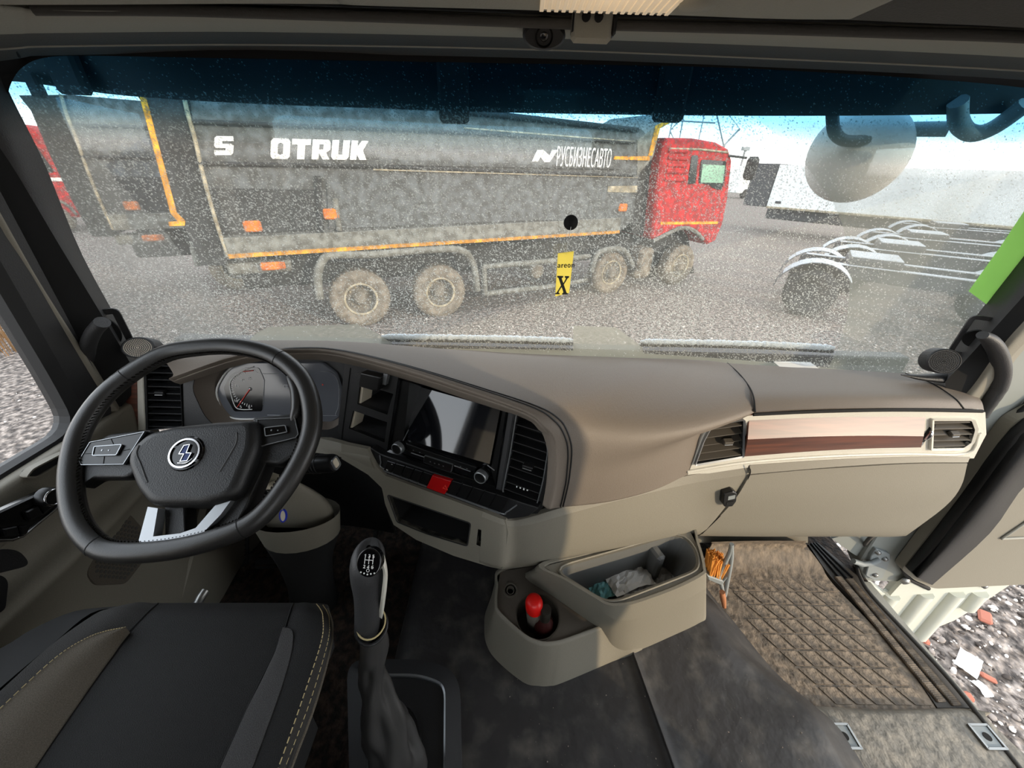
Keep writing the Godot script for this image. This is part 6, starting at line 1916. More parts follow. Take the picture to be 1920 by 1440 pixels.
func make_small_things():
	# hand brush leaning between console and mat
	var c: Vector3 = V(0.6653, 1.7129, -0.73)
	var t := thing("hand_brush", "hand brush with straw-coloured bristles and grey handle beside the console", "brush", shift(c.x, c.y, c.z))
	var loc := func(l): return to_local_flat(l, c)
	var br := mesh_tool()
	var stick := box(0.0022, 0.075, 0.0022, 0.0004)
	var q0: Vector3 = V(0.6235, 1.7434, -0.73)
	var q1: Vector3 = V(0.6654, 1.7235, -0.73)
	var q2: Vector3 = V(0.6077, 1.88, -0.73)
	for k in 260:
		var u := rng.randf()
		var p: Vector3 = q0.lerp(q1, u) + V(0, 0.0, rng.randf_range(-0.02, 0.02)) - c
		var dir := (q2 - q0 + V(rng.randf_range(-0.018, 0.018) + u * 0.006, rng.randf_range(-0.008, 0.008), rng.randf_range(-0.01, 0.01))).normalized()
		br.append_from(stick, 0, facing_up(p + dir * 0.037, dir))
	put("bristles", br.commit(), M["bristle"], t)
	put("head", plate(loc.call([V(0.6139, 1.7483, -0.73), V(0.6687, 1.7236, -0.73), V(0.6751, 1.7132, -0.73), V(0.6701, 1.7023, -0.73), V(0.623, 1.7276, -0.73)]), -0.024, 0.024, 0.002), M["mirror grey"], t)
	put("handle", tube(spline(raised([V(0.6564, 1.7301, -0.715), V(0.6553, 1.7815, -0.715), V(0.6545, 1.8449, -0.715), V(0.6489, 1.8821, -0.715)], 0, 0).map(func(p): return p - c), 5), 0.006, 8), M["mirror grey"], t)
	put("handle", tube(spline([V(0.6533, 1.7405, -0.715), V(0.679, 1.6879, -0.715), V(0.7042, 1.6328, -0.715), V(0.6904, 1.7098, -0.715), V(0.6697, 1.8116, -0.715), V(0.6503, 1.8776, -0.715)].map(func(p): return p - c), 5), 0.006, 8), M["mirror grey"], t)
	put("handle_web", tube([V(0.6741, 1.7094, -0.715), V(0.6838, 1.7413, -0.715)].map(func(p): return p - c), 0.004, 8), M["mirror grey"], t)
	put("wood_tip", tube([V(0.6761, 1.6791, -0.7), V(0.6895, 1.6461, -0.7), V(0.7069, 1.6006, -0.7)].map(func(p): return p - c), [0.008, 0.009, 0.006], 8), M["wood handle"], t)
	# hanging air freshener
	var a: Vector3 = V(0.144, 2.5547, -1)
	var f := thing("air_freshener", "yellow card air freshener hanging on a thread from a suction cup on the windscreen", "air freshener", shift(a.x, a.y, a.z))
	var inv := func(l): return to_local_flat(l, a)
	put("card", plate(inv.call([V(0.1217, 2.6045, -1), V(0.1613, 2.6108, -1), V(0.1602, 2.5049, -1), V(0.1244, 2.4939, -1)]), -0.001, 0.001), M["tag paper"], f)
	put("brand_text", letters("areon", 0.0115, 0.0008, true), M["ink"], f, Transform3D(Basis(Vector3.BACK, 0.05), V(0.001, 0.021, 0.0014)))
	put("letter", letters("X", 0.042, 0.0008, true, "Droid Serif"), M["ink"], f, Transform3D(Basis(Vector3.BACK, 0.0) * Basis.from_scale(V(0.8, 1.15, 1)), V(-0.004, -0.031, 0.0014)))
	var s0: Vector3 = V(0.1546, 2.6612, -1.0599)
	put("thread", tube([s0 + V(0, 0, 0.015) - a, V(V(0.142, 2.6025, -1).x, V(0.142, 2.6025, -1).y, -0.999) - a], 0.0008, 5), M["white"], f)
	put("suction_cup", turned_z([U(0.0, 0.012), U(0.006, 0.012), U(0.01, 0.006), U(0.018, 0.003), U(0.0185, 0.0)], 24), M["void"], f, shift(V(0.155, 2.6701, -1.0599).x - a.x, V(0.155, 2.6701, -1.0599).y - a.y, V(0.155, 2.6701, -1.0599).z - a.z + 0.003))
	# plug-in charger in the upper cubby, diagnostic socket by the glove box, paper on the dashboard, green film
	var ch := thing("phone_charger", "black plug-in charger hanging at the top of the upper dashboard cubby", "charger", Transform3D(Basis(Vector3(0.9207, 0, 0.3902), Vector3(0.0391, 0.995, -0.0922), Vector3(-0.3882, 0.1001, 0.9161)), Vector3(0.0992, 2.3034, -0.59)))
	put("body", pillow(rounded([U(-0.4565, 0.0786), U(-0.4005, 0.0798), U(-0.4081, 0.0456), U(-0.4219, 0.0408), U(-0.4671, 0.0418)], 0.004), 0.0, 0.022, 0.004), M["key black"], ch)
	put("metal_edge", plate([U(-0.4001, 0.085), U(-0.3886, 0.0851), U(-0.3968, 0.0575), U(-0.4056, 0.0567)], 0.0, 0.012, 0.001), M["silver"], ch)
	var so := thing("wall_socket", "small black socket block on the grey panel left of the glove box", "socket", Transform3D(Basis(Vector3(0.9952, 0, -0.0976), Vector3(0, 1, 0), Vector3(0.0976, 0, 0.9952)), Vector3(0.5378, 2.3145, -0.7)))
	put("block", pillow(rounded([U(-0.0075, -0.1953), U(0.015, -0.188), U(0.0274, -0.196), U(0.0355, -0.224), U(0.0303, -0.2423), U(0.0105, -0.2426), U(-0.0011, -0.2286)], 0.003), 0.0, 0.028, 0.004), M["key black"], so)
	put("label", plate([U(0.0062, -0.2035), U(0.0229, -0.1993), U(0.0259, -0.2122), U(0.0091, -0.2165)], 0.02, 0.0288), M["mirror grey"], so)
	put("port", plate([U(0.0086, -0.2238), U(0.0247, -0.2213), U(0.0271, -0.2326), U(0.0109, -0.2351)], 0.02, 0.0288), M["gloss black"], so)
	var pp := thing("paper_sheet", "sliver of white paper lying on the dashboard against the windscreen", "paper", shift(V(0.8377, 2.3104, -0.99).x, V(0.8377, 2.3104, -0.99).y + 0.004, -0.99))
	put("sheet", shell([[V(-0.055, 0, -0.02), V(0, 0.002, -0.02), V(0.055, 0.001, -0.02)], [V(-0.05, -0.004, 0.015), V(0, -0.003, 0.012), V(0.065, -0.006, 0.01)]], V(0, -0.0006, 0), 3, 1), M["white"], pp)
	var gf := thing("green_sticker", "green film rectangle stuck on the right edge of the windscreen", "sticker")
	var g0 := [V(1.1475, 2.7523, -0.9402), V(1.1453, 2.6612, -0.9407), V(1.1386, 2.5555, -0.9423)]
	var g1 := [V(1.2225, 2.7581, -0.9219), V(1.2119, 2.6447, -0.9246), V(1.1978, 2.5222, -0.9281)]
	put("film", grid([raised(g0, 0, 0.004), raised(g1, 0, 0.004)]), M["green film"], gf)
	# wiper blades outside, each with a ridge of snow
	wiper("snow-topped wiper blade lying along the bottom middle of the windscreen", [V(-0.3714, 2.332, -1.0309), V(-0.1913, 2.3278, -1.0481), V(-0.0014, 2.3253, -1.058), V(0.2011, 2.3234, -1.0594)])
	wiper("snow-topped wiper blade lying along the bottom right of the windscreen", [V(0.4028, 2.3292, -1.0514), V(0.5823, 2.3378, -1.0363), V(0.7717, 2.3474, -1.0124), V(0.939, 2.3537, -0.9843)])
	# kerb mirror in front of the cab on its arm
	var mc: Vector3 = V(1.1076, 2.8545, -1.42)
	var km := thing("kerb_mirror", "round grey back of the kerb mirror seen through the upper right windscreen", "mirror", facing(mc, V(-0.35, 0.1, 0.9)))
	put("shell", turned_z([U(0.0, 0.03), U(0.06, 0.026), U(0.11, 0.012), U(0.135, -0.01), U(0.14, -0.03), U(0.13, -0.035)], 40), M["mirror shell"], km)
	put("arm", tube(to_local_list(km, spline([V(0.8729, 2.9747, -1.3), V(0.9289, 2.932, -1.35), V(0.9723, 2.9024, -1.38), V(1.0263, 2.8857, -1.4), V(1.0999, 2.8882, -1.41)], 5)), 0.016, 10), M["black plastic"], km)
	put("cross_arm", tube(to_local_list(km, spline([V(1.1136, 2.9097, -1.44), V(1.2169, 2.9212, -1.42), V(1.2909, 2.921, -1.36)], 5)), 0.02, 10), M["mirror grey"], km)
	put("cross_arm", tube(to_local_list(km, spline([V(1.1256, 2.9651, -1.2), V(1.17, 2.9288, -1.22), V(1.2224, 2.9081, -1.24), V(1.2622, 2.9032, -1.24), V(1.2799, 2.9203, -1.22), V(1.282, 2.962, -1.18)], 5)), 0.02, 10), M["mirror grey"], km)


func to_local_flat(line, c: Vector3) -> Array:
	var o := []
	for p in line:
		o.append(Vector2(p.x - c.x, p.y - c.y))
	return o


func wiper(label, line):
	var t := thing("wiper_blade", label, "wiper", Transform3D.IDENTITY, "wiper blades")
	var l := spline(raised(line, 0, -0.022), 8)
	put("blade", tube(l, 0.006, 8), M["rubber"], t)
	var top := raised(l, 0.011, 0.0)
	var fine := spline(top, 5)
	var rr := []
	for i in fine.size():
		rr.append(rng.randf_range(0.0065, 0.0105) * minf(1.0, minf(i, fine.size() - 1 - i) * 0.2 + 0.3))
	var s = put("snow", tube(fine, rr, 8), M["snow"], t)


# ---------------------------------------------------------------- the yard outside
func make_yard():
	var f := FastNoiseLite.new()
	f.seed = 8
	f.frequency = 0.9
	f.fractal_octaves = 4
	var rows := []
	# finer close to the cab
	var xs := []
	for i in 61:
		var u := (i - 30) / 30.0
		xs.append(4.0 * u + 120.0 * u * u * u * u * u)
	for z in xs:
		var r := []
		for x in xs:
			r.append(V(x, f.get_noise_2d(x, z) * 0.06 - 0.02, z))
		rows.append(r)
	struct("ground", grid(rows), M["yard soil"])
	var far := []
	for z in [-900.0, 0.0, 900.0]:
		far.append([V(-900, -0.4, z), V(0, -0.4, z), V(900, -0.4, z)])
	struct("ground", grid(far), M["yard soil"])
	# loose stones by the open door and under the driver's window
	for g in [[1.5, 5.2, -3.6, 0.6, 9000, "scattered stones on the ground by the open door"], [-6.5, -1.4, -6.5, 0.5, 3800, "scattered stones on the ground under the driver's window"], [-3.0, 8.0, -7.5, -3.2, 3000, "scattered stones in front of the truck"]]:
		for v in 3:
			var mm := MultiMesh.new()
			mm.transform_format = MultiMesh.TRANSFORM_3D
			mm.mesh = pebble(v)
			mm.instance_count = int(g[4] / 3)
			for k in mm.instance_count:
				var x := rng.randf_range(g[0], g[1])
				var z := rng.randf_range(g[2], g[3])
				var s := 0.006 + 0.019 * pow(rng.randf(), 3.0)
				mm.set_instance_transform(k, Transform3D(Basis.from_euler(V(rng.randf() * 6, rng.randf() * 6, 0)).scaled(Vector3.ONE * s), V(x, f.get_noise_2d(x, z) * 0.06 - 0.016, z)))
			var o := MultiMeshInstance3D.new()
			o.name = "gravel"
			o.multimesh = mm
			o.material_override = M[["stone grey", "stone pale", "stone dark"][v]]
			add_child(o, true)
			tag(o, g[5] + [", grey ones", ", pale ones", ", dark ones"][v], "gravel", "", "stuff")
	# litter beside the door
	var gy := func(p): return V(p.x, f.get_noise_2d(p.x, p.z) * 0.06 + 0.01, p.z)
	var li := thing("litter_scrap", "white plastic scrap lying on the gravel beyond the sill", "litter", Transform3D(Basis(Vector3.UP, 0.6), gy.call(V(3.1325, 0, -1.2916))))
	put("scrap", crumple(0.1, 0.06, 31), M["white"], li)
	var l2 := thing("litter_scrap", "small white scrap on the gravel near the brick pieces", "litter", Transform3D(Basis(Vector3.UP, 1.6), gy.call(V(3.0801, 0, -1.1495))))
	put("scrap", crumple(0.05, 0.035, 32), M["white"], l2)
	var bl := ["broken red brick piece close to the end of the sill plate", "flat red brick fragment left of the white scrap on the gravel", "orange brick shard just right of the white plastic scrap", "faded red brick chips further out on the gravel"]
	var bp := [V(2.895, 0, -1.0943), V(2.9538, 0, -1.4281), V(3.1731, 0, -1.2061), V(3.5529, 0, -1.5856)]
	for k in 4:
		var b := thing("brick_fragment", bl[k], "brick", Transform3D(Basis.from_euler(V(0.2, k * 1.3, 0.15)), gy.call(bp[k])), "brick fragments on the gravel")
		put("fragment", box([0.09, 0.08, 0.09, 0.14][k], 0.03, [0.055, 0.045, 0.04, 0.07][k], 0.012), M["brick"], b)
	# dry weeds along the far edge of the yard on the driver's side
	var w := thing("dry_weeds", "strip of dry brown weeds seen through the driver's window", "weeds")
	w.set_meta("kind", "stuff")
	var st := mesh_tool()
	var bladem := tube([V(0, 0, 0), V(0.02, 0.35, 0.01), V(0.09, 0.6, 0.03)], [0.008, 0.006, 0.001], 3)
	for k in 1500:
		var x := rng.randf_range(-12.0, -7.7)
		var z := rng.randf_range(-7.2, -4.4)
		st.append_from(bladem, 0, Transform3D(Basis(Vector3.UP, rng.randf() * TAU).scaled(Vector3.ONE * rng.randf_range(0.4, 1.0)), V(x, -0.05, z)))
	mat("dry stalk", Color(0.5, 0.36, 0.2), 0.95)
	put("stalks", st.commit(), M["dry stalk"], w)
	# far line: low scrub, pylon, crane, poles
	var far_labels := ["long low band of distant brown scrub behind the trucks", "distant brown scrub behind the left-hand vehicles"]
	for k in 2:
		var hill := []
		for j in 3:
			var r := []
			for i in 40:
				var an := deg_to_rad(lerpf(-20, 75, i / 39.0) if k == 0 else lerpf(-80, -20, i / 39.0))
				var d := 150.0 + j * 6.0
				r.append(V(sin(an) * d, [-0.5, 2.0 + 1.6 * f.get_noise_2d(i * 3.1, 4.0 + k), -0.5][j], -cos(an) * d))
			hill.append(r)
		struct("hills", grid(hill), M["distant"])
	pylon(V(39.0539, 2.2448, -110))
	var cr: Vector3 = V(65.5716, 2.252, -140)
	var k2 := thing("tower_crane", "thin distant crane standing above the red cab roof", "crane", shift(cr.x, 0, cr.z))
	put("mast", tube([V(0, 0, 0), V(0, 9.5, 0)], 0.4, 6), M["far steel"], k2)
	put("jib", tube([V(0, 9.0, 0), V(-7.5, 22.0, 0)], 0.22, 6), M["far steel"], k2)
	put("stay", tube([V(3.5, 13.5, 0), V(-7.5, 22.0, 0)], 0.08, 4), M["far steel"], k2)
	put("counter_jib", tube([V(0, 9.0, 0), V(3.5, 13.5, 0)], 0.3, 6), M["far steel"], k2)
	for q in [["thin distant mast left of the crane", V(45.0525, 2.417, -110), 17.0, 0.12], ["floodlight pole between the red cab and the white trailer", V(36.3054, 2.7755, -70), 5.6, 0.16]]:
		var m := thing("lamp_mast", q[0], "mast", shift(q[1].x, 0, q[1].z))
		put("pole", tube([V(0, 0, 0), V(0, q[2], 0)], q[3], 6), M["far steel"], m)
		put("head", box(1.2, 0.5, 0.5, 0.05), M["far steel"], m, shift(0, q[2], 0))


func pylon(p: Vector3):
	var t := thing("power_pylon", "distant power pylon with a cross arm above the tipper's front edge", "pylon", shift(p.x, 0, p.z))
	for s in [-1, 1]:
		put("leg", tube([V(s * 1.6, 0, 0), V(s * 0.9, 22, 0)], 0.16, 5), M["far steel"], t)
	put("cross_arm", tube([V(-8, 12.5, 0), V(9, 12.2, 0)], 0.18, 5), M["far steel"], t)
	for k in 6:
		put("brace", tube([V((-1 if k % 2 else 1) * 1.4, k * 3.4, 0), V((1 if k % 2 else -1) * 1.2, k * 3.4 + 3.4, 0)], 0.12, 4), M["far steel"], t)


func pebble(seed_: int) -> ArrayMesh:
	var f := FastNoiseLite.new()
	f.seed = seed_ + 40
	f.frequency = 0.7
	var rows := []
	for j in 6:
		var r := []
		for i in 9:
			var a := PI * j / 5
			var b := TAU * (i % 8) / 8
			var d := V(sin(a) * cos(b), cos(a) * 0.6, sin(a) * sin(b))
			r.append(d * (1.0 + 0.5 * f.get_noise_3d(d.x * 2, d.y * 2, d.z * 2)))
		rows.append(r)
	return grid(rows)


# ---------------------------------------------------------------- tipper trucks
func truck_wheel(t, u: float, r: float, v: float, w: float, dual := false):
	var tr := put("tyre", turned_z([U(r * 0.56, 0.0), U(r * 0.62, 0.02), U(r * 0.8, 0.035), U(r * 0.95, 0.01), U(r, -0.03), U(r, -0.03), U(r, -0.27), U(r, -0.27), U(r * 0.9, -0.31), U(r * 0.55, -0.3)], 40), M["dusty tyre"], t, shift(u, v, w))
	put("rim_edge", turned_z([U(r * 0.5, 0.0), U(r * 0.54, 0.02), U(r * 0.57, 0.018), U(r * 0.57, -0.02)], 36), M["cream line"], tr)
	var deep := -0.16 if dual else -0.02
	put("rim", turned_z([U(r * 0.53, 0.0), U(r * 0.5, deep * 0.5), U(r * 0.46, deep), U(r * 0.3, deep - 0.01), U(r * 0.27, deep + 0.03), U(r * 0.27, deep + 0.03), U(r * 0.2, deep + 0.09), U(r * 0.16, deep + 0.1), U(0, deep + 0.1)], 32), M["dusty rim"], tr)
	var nuts := []
	for k in 10:
		var a := TAU * k / 10
		nuts.append([turned_z([U(0, 0.03), U(0.018, 0.03), U(0.018, 0)], 6), shift(cos(a) * r * 0.38, sin(a) * r * 0.38, deep)])
	put("wheel_nuts", join(nuts), M["cream line"], tr)
	var tread := []
	for k in 36:
		var a := TAU * k / 36
		tread.append([box(0.03, 0.02, 0.24, 0.004), Transform3D(Basis(Vector3.BACK, a + PI / 2), V(cos(a) * (r + 0.004), sin(a) * (r + 0.004), -0.15))])
	put("tread", join(tread), M["dusty tyre"], tr)


func make_tippers():
	var t := thing("tipper_truck", "grey tipper truck with red cab and white lettering parked across the yard", "truck", Transform3D(Basis(Vector3(0.8988, 0, -0.4384), Vector3(0, 1, 0), Vector3(0.4384, 0, 0.8988)), Vector3(-2.8144, 0, -6.9041)))
	var W := 2.45
	# body side, sloping ends; a rail on top, a pressed strip below
	var side := [U(-1.5367, 3.5898), U(0.7644, 3.5651), U(2.5086, 3.5432), U(6.1523, 3.4703), U(6.4813, 3.2969), U(6.411, 2.9999), U(6.2765, 2.4533), U(6.3406, 1.6784), U(5.9521, 1.4241), U(-1.7062, 1.3791), U(-1.732, 1.874), U(-1.6939, 2.5685), U(-1.6333, 3.0704)]
	put("body", plate(side, -W, -0.04), M["tipper grey"], t)
	put("upper_band", plate([U(-1.6519, 2.9365), U(5.7932, 2.9807), U(5.7198, 2.7234), U(1.7032, 2.695), U(-1.6617, 2.6729)], -0.05, 0.0, 0.01), M["tipper grey"], t)
	put("lower_panel", plate([U(-1.6971, 2.3552), U(-0.227, 2.3295), U(-0.3635, 1.7329), U(-1.6919, 1.715), U(-1.7169, 1.947)], -0.05, -0.01, 0.01), M["tipper dark"], t)
	put("lower_panel", plate([U(-0.1133, 2.4351), U(6.1715, 2.3787), U(6.2999, 1.7141), U(3.66, 1.7657), U(-0.2158, 1.7439)], -0.05, -0.005, 0.01), M["tipper grey"], t)
	put("bottom_rail", plate([U(-1.7028, 1.6773), U(5.9407, 1.7691), U(5.9496, 1.4359), U(-1.704, 1.387)], -0.08, 0.03, 0.01), M["tipper pale"], t)
	for l in [[V(-4.2619, 3.1429, -6.1981), V(-1.2924, 3.2048, -7.6464), V(2.5763, 3.2186, -9.5333)], [V(-4.3447, 2.659, -6.1577), V(-2.2445, 2.6715, -7.182), V(2.7098, 2.6086, -9.5984)]]:
		put("rail", tube(to_local_list(t, l), 0.03, 6), M["tipper dark"], t)
	for l in [[V(-2.2505, 2.626, -7.1791), V(2.7849, 2.5787, -9.6351)], [V(-0.8269, 3.277, -7.8735), V(2.5722, 3.2374, -9.5313)], [V(2.231, 2.3252, -9.3649), V(2.816, 2.3148, -9.6502)]]:
		put("pale_bead", tube(to_local_list(t, l), 0.014, 6), M["cream line"], t)
	put("top_rail", tube(to_local_list(t, [V(-0.9036, 3.5174, -7.836), V(2.6039, 3.4453, -9.5468)]), 0.05, 6), M["tipper dark"], t)
	put("rear_rib", tube(to_local_list(t, spline([V(-4.2469, 3.5846, -6.2054), V(-4.2863, 3.2749, -6.1862), V(-4.2991, 2.9365, -6.1799), V(-4.3349, 2.5358, -6.1625), V(-4.3615, 1.9325, -6.1495), V(-4.3562, 1.3958, -6.1521)], 4)), 0.028, 6), M["cream line"], t)
	put("rib", tube(to_local_list(t, [V(-2.8424, 2.2063, -6.8904), V(-2.8642, 1.7212, -6.8798)]), 0.05, 6), M["tipper pale"], t)
	put("rib", tube(to_local_list(t, [V(-3.0107, 2.5227, -6.8084), V(-3.1154, 1.7153, -6.7573)]), 0.05, 6), M["tipper dark"], t)
	put("pale_patch", plate([U(5.4525, 2.4073), U(6.269, 2.4215), U(6.288, 2.2825), U(5.4454, 2.2941)], 0.0, 0.012), M["cream line"], t)
	# tail: frame behind the body with its yellow marking
	put("tailgate", plate([U(-2.161, 3.5336), U(-1.5367, 3.5898), U(-1.7062, 1.3791), U(-1.8112, 1.2569), U(-2.105, 1.2792), U(-2.1448, 1.887), U(-2.1399, 2.6854), U(-2.1019, 3.3256)], -W, -0.06, 0.01), M["tipper dark"], t)
	put("yellow_tape", plate([U(-2.0767, 3.5412), U(-2.0181, 3.5464), U(-2.0368, 3.3305), U(-2.0771, 2.9177), U(-2.1601, 2.0288), U(-2.1002, 1.9285), U(-2.1847, 1.9167), U(-2.2326, 2.0303), U(-2.1431, 2.9029), U(-2.1019, 3.3256)], -0.07, -0.045), M["tipper yellow"], t)
	put("yellow_tape", plate([U(-2.2961, 1.9129), U(-2.0963, 1.9213), U(-2.1231, 1.8575), U(-2.3029, 1.8564)], -0.07, -0.045), M["tipper yellow"], t)
	put("yellow_tape", plate([U(-1.7019, 1.4429), U(5.9372, 1.4947), U(5.9496, 1.4359), U(-1.7062, 1.3791)], 0.02, 0.034), M["tipper yellow"], t)
	put("headboard", plate([U(6.0701, 3.2787), U(6.5846, 3.5687), U(7.2051, 3.8508), U(7.3427, 3.8222), U(6.6609, 3.5162), U(6.6054, 2.9656), U(6.2374, 2.6099)], -W, -0.02, 0.01), M["tipper pale"], t)
	put("yellow_tape", plate([U(7.2361, 3.8528), U(7.346, 3.813), U(6.6337, 3.5053), U(6.548, 3.0042), U(6.4413, 3.0008), U(6.5011, 3.5452)], -0.03, -0.008), M["tipper yellow"], t)
	put("yellow_tape", plate([U(5.5129, 2.9625), U(6.4744, 2.9919), U(6.481, 2.9116), U(5.4966, 2.9043)], 0.0, 0.012), M["tipper yellow"], t)
	for q in [U(-1.2735, 1.829), U(-0.1304, 1.9782), U(5.9409, 1.9805)]:
		put("side_lamp", box(0.24, 0.16, 0.05, 0.02), M["orange lamp"], t, shift(q.x, q.y, 0.02))
	# lettering
	for q in [["S", U(-1.4999, 2.7609), U(-1.2651, 2.7683), U(-1.4192, 2.9902)], ["OTRUK", U(-0.8109, 2.7354), U(0.5399, 2.7589), U(-0.7391, 2.9965)]]:
		var n: int = q[0].length()
		var step: Vector2 = (q[2] - q[1]) / (n + (n - 1) * 0.09)
		for k in n:
			var sh := Transform3D(Basis(V(step.x, step.y, 0), V(q[3].x - q[1].x, q[3].y - q[1].y, 0), V(0, 0, 1)), V(q[1].x, q[1].y, 0) + V(step.x, step.y, 0) * (k * 1.09))
			put("lettering", block_letter(q[0][k]), M["white paint"], t, sh)
	var rows := [["РУСБИЗНЕСАВТО", U(4.7628, 2.921), U(4.1317, 2.9202), U(5.451, 2.9223), 0.34]]
	for q in rows:
		var m := letters(q[0], q[4], 0.012)
		var bb := m.get_aabb()
		var wide: float = absf(q[3].x - q[2].x)
		var tilt: float = (q[3].y - q[2].y) / (q[3].x - q[2].x)
		put("lettering", m, M["white paint"], t, Transform3D(Basis(Vector3.BACK, tilt) * Basis.from_scale(V(wide / bb.size.x, q[4] / bb.size.y, 1)), V(q[1].x, q[1].y, 0.012)) * shift(-bb.get_center().x, -bb.get_center().y, 0))
	put("emblem", plate([U(3.5575, 2.8152), U(3.6603, 3.01), U(3.788, 3.0146), U(3.9378, 2.9232), U(3.9886, 3.0218), U(4.1085, 3.0261), U(3.9474, 2.8164), U(3.8278, 2.8133), U(3.7383, 2.8994), U(3.6855, 2.8185)], 0.0, 0.014), M["white paint"], t)
	# chassis, guards, tank
	put("chassis", join([[box(10.2, 0.28, 0.1, 0.01), shift(3.6, 1.05, -0.7)], [box(10.2, 0.28, 0.1, 0.01), shift(3.6, 1.05, -1.6)], [box(10.4, 0.5, 1.6, 0.05), shift(3.5, 1.0, -1.25)]]), M["tipper dark"], t)
	put("rear_beam", box(0.9, 0.18, 0.4, 0.03), M["tipper pale"], t, shift(-1.35, 1.18, -0.3))
	put("rear_lamp", box(0.35, 0.12, 0.1, 0.02), M["orange lamp"], t, shift(-1.15, 1.22, 0.0))
	put("mudguard", tube(to_local_list(t, spline([V(-3.3311, 0.6066, -6.6521), V(-3.2938, 0.9789, -6.6703), V(-3.1863, 1.24, -6.7227), V(-3.0118, 1.3332, -6.8078), V(-2.4241, 1.3011, -7.0945), V(-1.7361, 1.3202, -7.43), V(-0.989, 1.2914, -7.7944), V(-0.7458, 1.0495, -7.913), V(-0.6796, 0.7233, -7.9453), V(-0.6523, 0.4423, -7.9586)], 4)), 0.07, 8, false, 1.0), M["tipper pale"], t)
	put("guard_frame", tube(to_local_list(t, [V(-0.5396, 0.9269, -8.0136), V(1.0343, 0.9337, -8.7812), V(1.8497, 0.9672, -9.1789)]), 0.06, 6), M["tipper pale"], t)
	put("guard_frame", tube(to_local_list(t, [V(-0.5118, 0.3689, -8.0271), V(1.0865, 0.3547, -8.8067), V(1.8587, 0.4117, -9.1833)]), 0.06, 6), M["tipper pale"], t)
	put("guard_post", tube(to_local_list(t, [V(-0.5183, 0.9466, -8.024), V(-0.501, 0.3445, -8.0324)]), 0.06, 6), M["tipper pale"], t)
	put("air_tank", turned_z([U(0, 0.0), U(0.14, 0.0), U(0.17, -0.03), U(0.17, -0.7)], 20), M["dusty rim"], t, shift(U(3.9326, 0.6808).x, U(3.9326, 0.6808).y, -0.15))
	put("mudguard", tube(to_local_list(t, spline([V(1.9445, 0.5927, -9.2251), V(2.0254, 0.9787, -9.2646), V(2.3153, 1.0796, -9.406), V(2.7574, 1.0266, -9.6216), V(3.0831, 0.6207, -9.7805)], 4)), 0.07, 8), M["tipper pale"], t)
	put("fuel_tank", box(0.5, 0.75, 0.6, 0.08), M["dusty tyre"], t, shift(U(7.0083, 0.6532).x, U(7.0083, 0.6532).y, -0.3))
	truck_wheel(t, 0.11, 0.53, 0.5, -0.05, true)
	truck_wheel(t, 1.63, 0.53, 0.47, -0.05, true)
	truck_wheel(t, U(5.9801, 0.5107).x, 0.52, 0.5, -0.08)
	truck_wheel(t, U(8.3187, 0.4871).x, 0.52, 0.5, -0.08)
	# cab
	var cab := [U(6.8652, 3.3531), U(7.6686, 3.38), U(8.4746, 3.3324), U(8.9555, 3.2113), U(9.1714, 2.9954), U(9.3965, 2.1668), U(9.4812, 1.5216), U(9.3741, 1.0919), U(9.1164, 1.0083), U(8.8465, 1.1716), U(8.5312, 1.3705), U(8.1851, 1.4736), U(7.8486, 1.4728), U(7.549, 1.3837), U(7.0974, 1.2279), U(7.0125, 1.2817), U(6.8644, 2.6183), U(6.8358, 2.9314)]
	put("cab", plate(cab, -2.3, 0.0, 0.05), M["tipper red"], t)
	put("windscreen", plate([U(9.0536, 3.0819), U(9.2486, 2.9975), U(9.408, 2.1418), U(9.2048, 2.1432)], -2.1, -0.15), M["dark glass"], t)
	put("side_window", plate(rounded([U(8.0643, 2.9759), U(8.9339, 2.9664), U(9.0627, 2.5067), U(9.0045, 2.3271), U(8.6695, 2.3862), U(8.5647, 2.4562), U(8.1668, 2.4768)], 0.06), 0.0, 0.02), M["dark glass"], t)
	put("window_glass", plate([U(8.1374, 2.8798), U(8.9173, 2.8757), U(9.0094, 2.4945), U(8.2127, 2.5001)], 0.01, 0.026), M["green glass"], t)
	put("side_window", plate(rounded([U(7.7218, 3.0511), U(7.9272, 3.0576), U(8.0582, 2.4761), U(7.8165, 2.4518)], 0.05), 0.0, 0.02), M["dark glass"], t)
	for k in 5:
		var y := 287.0 + k * 12.5
		var a: Vector2 = [U(6.9889, 3.1094), U(7.0141, 2.9775), U(7.0398, 2.8433), U(7.0464, 2.7169), U(7.0466, 2.5561)][k]
		var b: Vector2 = [U(7.5611, 3.1191), U(7.5959, 2.9734), U(7.6277, 2.8355), U(7.6429, 2.6947), U(7.6448, 2.5403)][k]
		put("pressed_rib", tube([V(a.x, a.y, 0), V(b.x, b.y, 0)], 0.045, 8), M["tipper red"], t)
	put("roof_rail", tube(to_local_list(t, [V(3.47, 3.1499, -9.9692), V(4.3019, 3.1735, -10.375), V(5.1943, 3.1438, -10.8102)]), 0.025, 6), M["cream line"], t)
	put("yellow_tape", plate([U(7.1866, 1.642), U(9.2418, 1.5948), U(9.2496, 1.5289), U(7.2047, 1.581)], 0.0, 0.012), M["tipper yellow"], t)
	put("cab_gap", plate([U(6.2856, 3.3549), U(6.8871, 3.3834), U(6.8358, 2.9314), U(7.0125, 1.2817), U(6.6134, 1.3727), U(6.432, 2.4543)], -2.2, -0.3), M["tipper dark"], t)
	put("mirror", box(0.16, 0.5, 0.3, 0.06), M["tipper dark"], t, shift(U(9.4481, 2.8297).x, U(9.4481, 2.8297).y, 0.35))
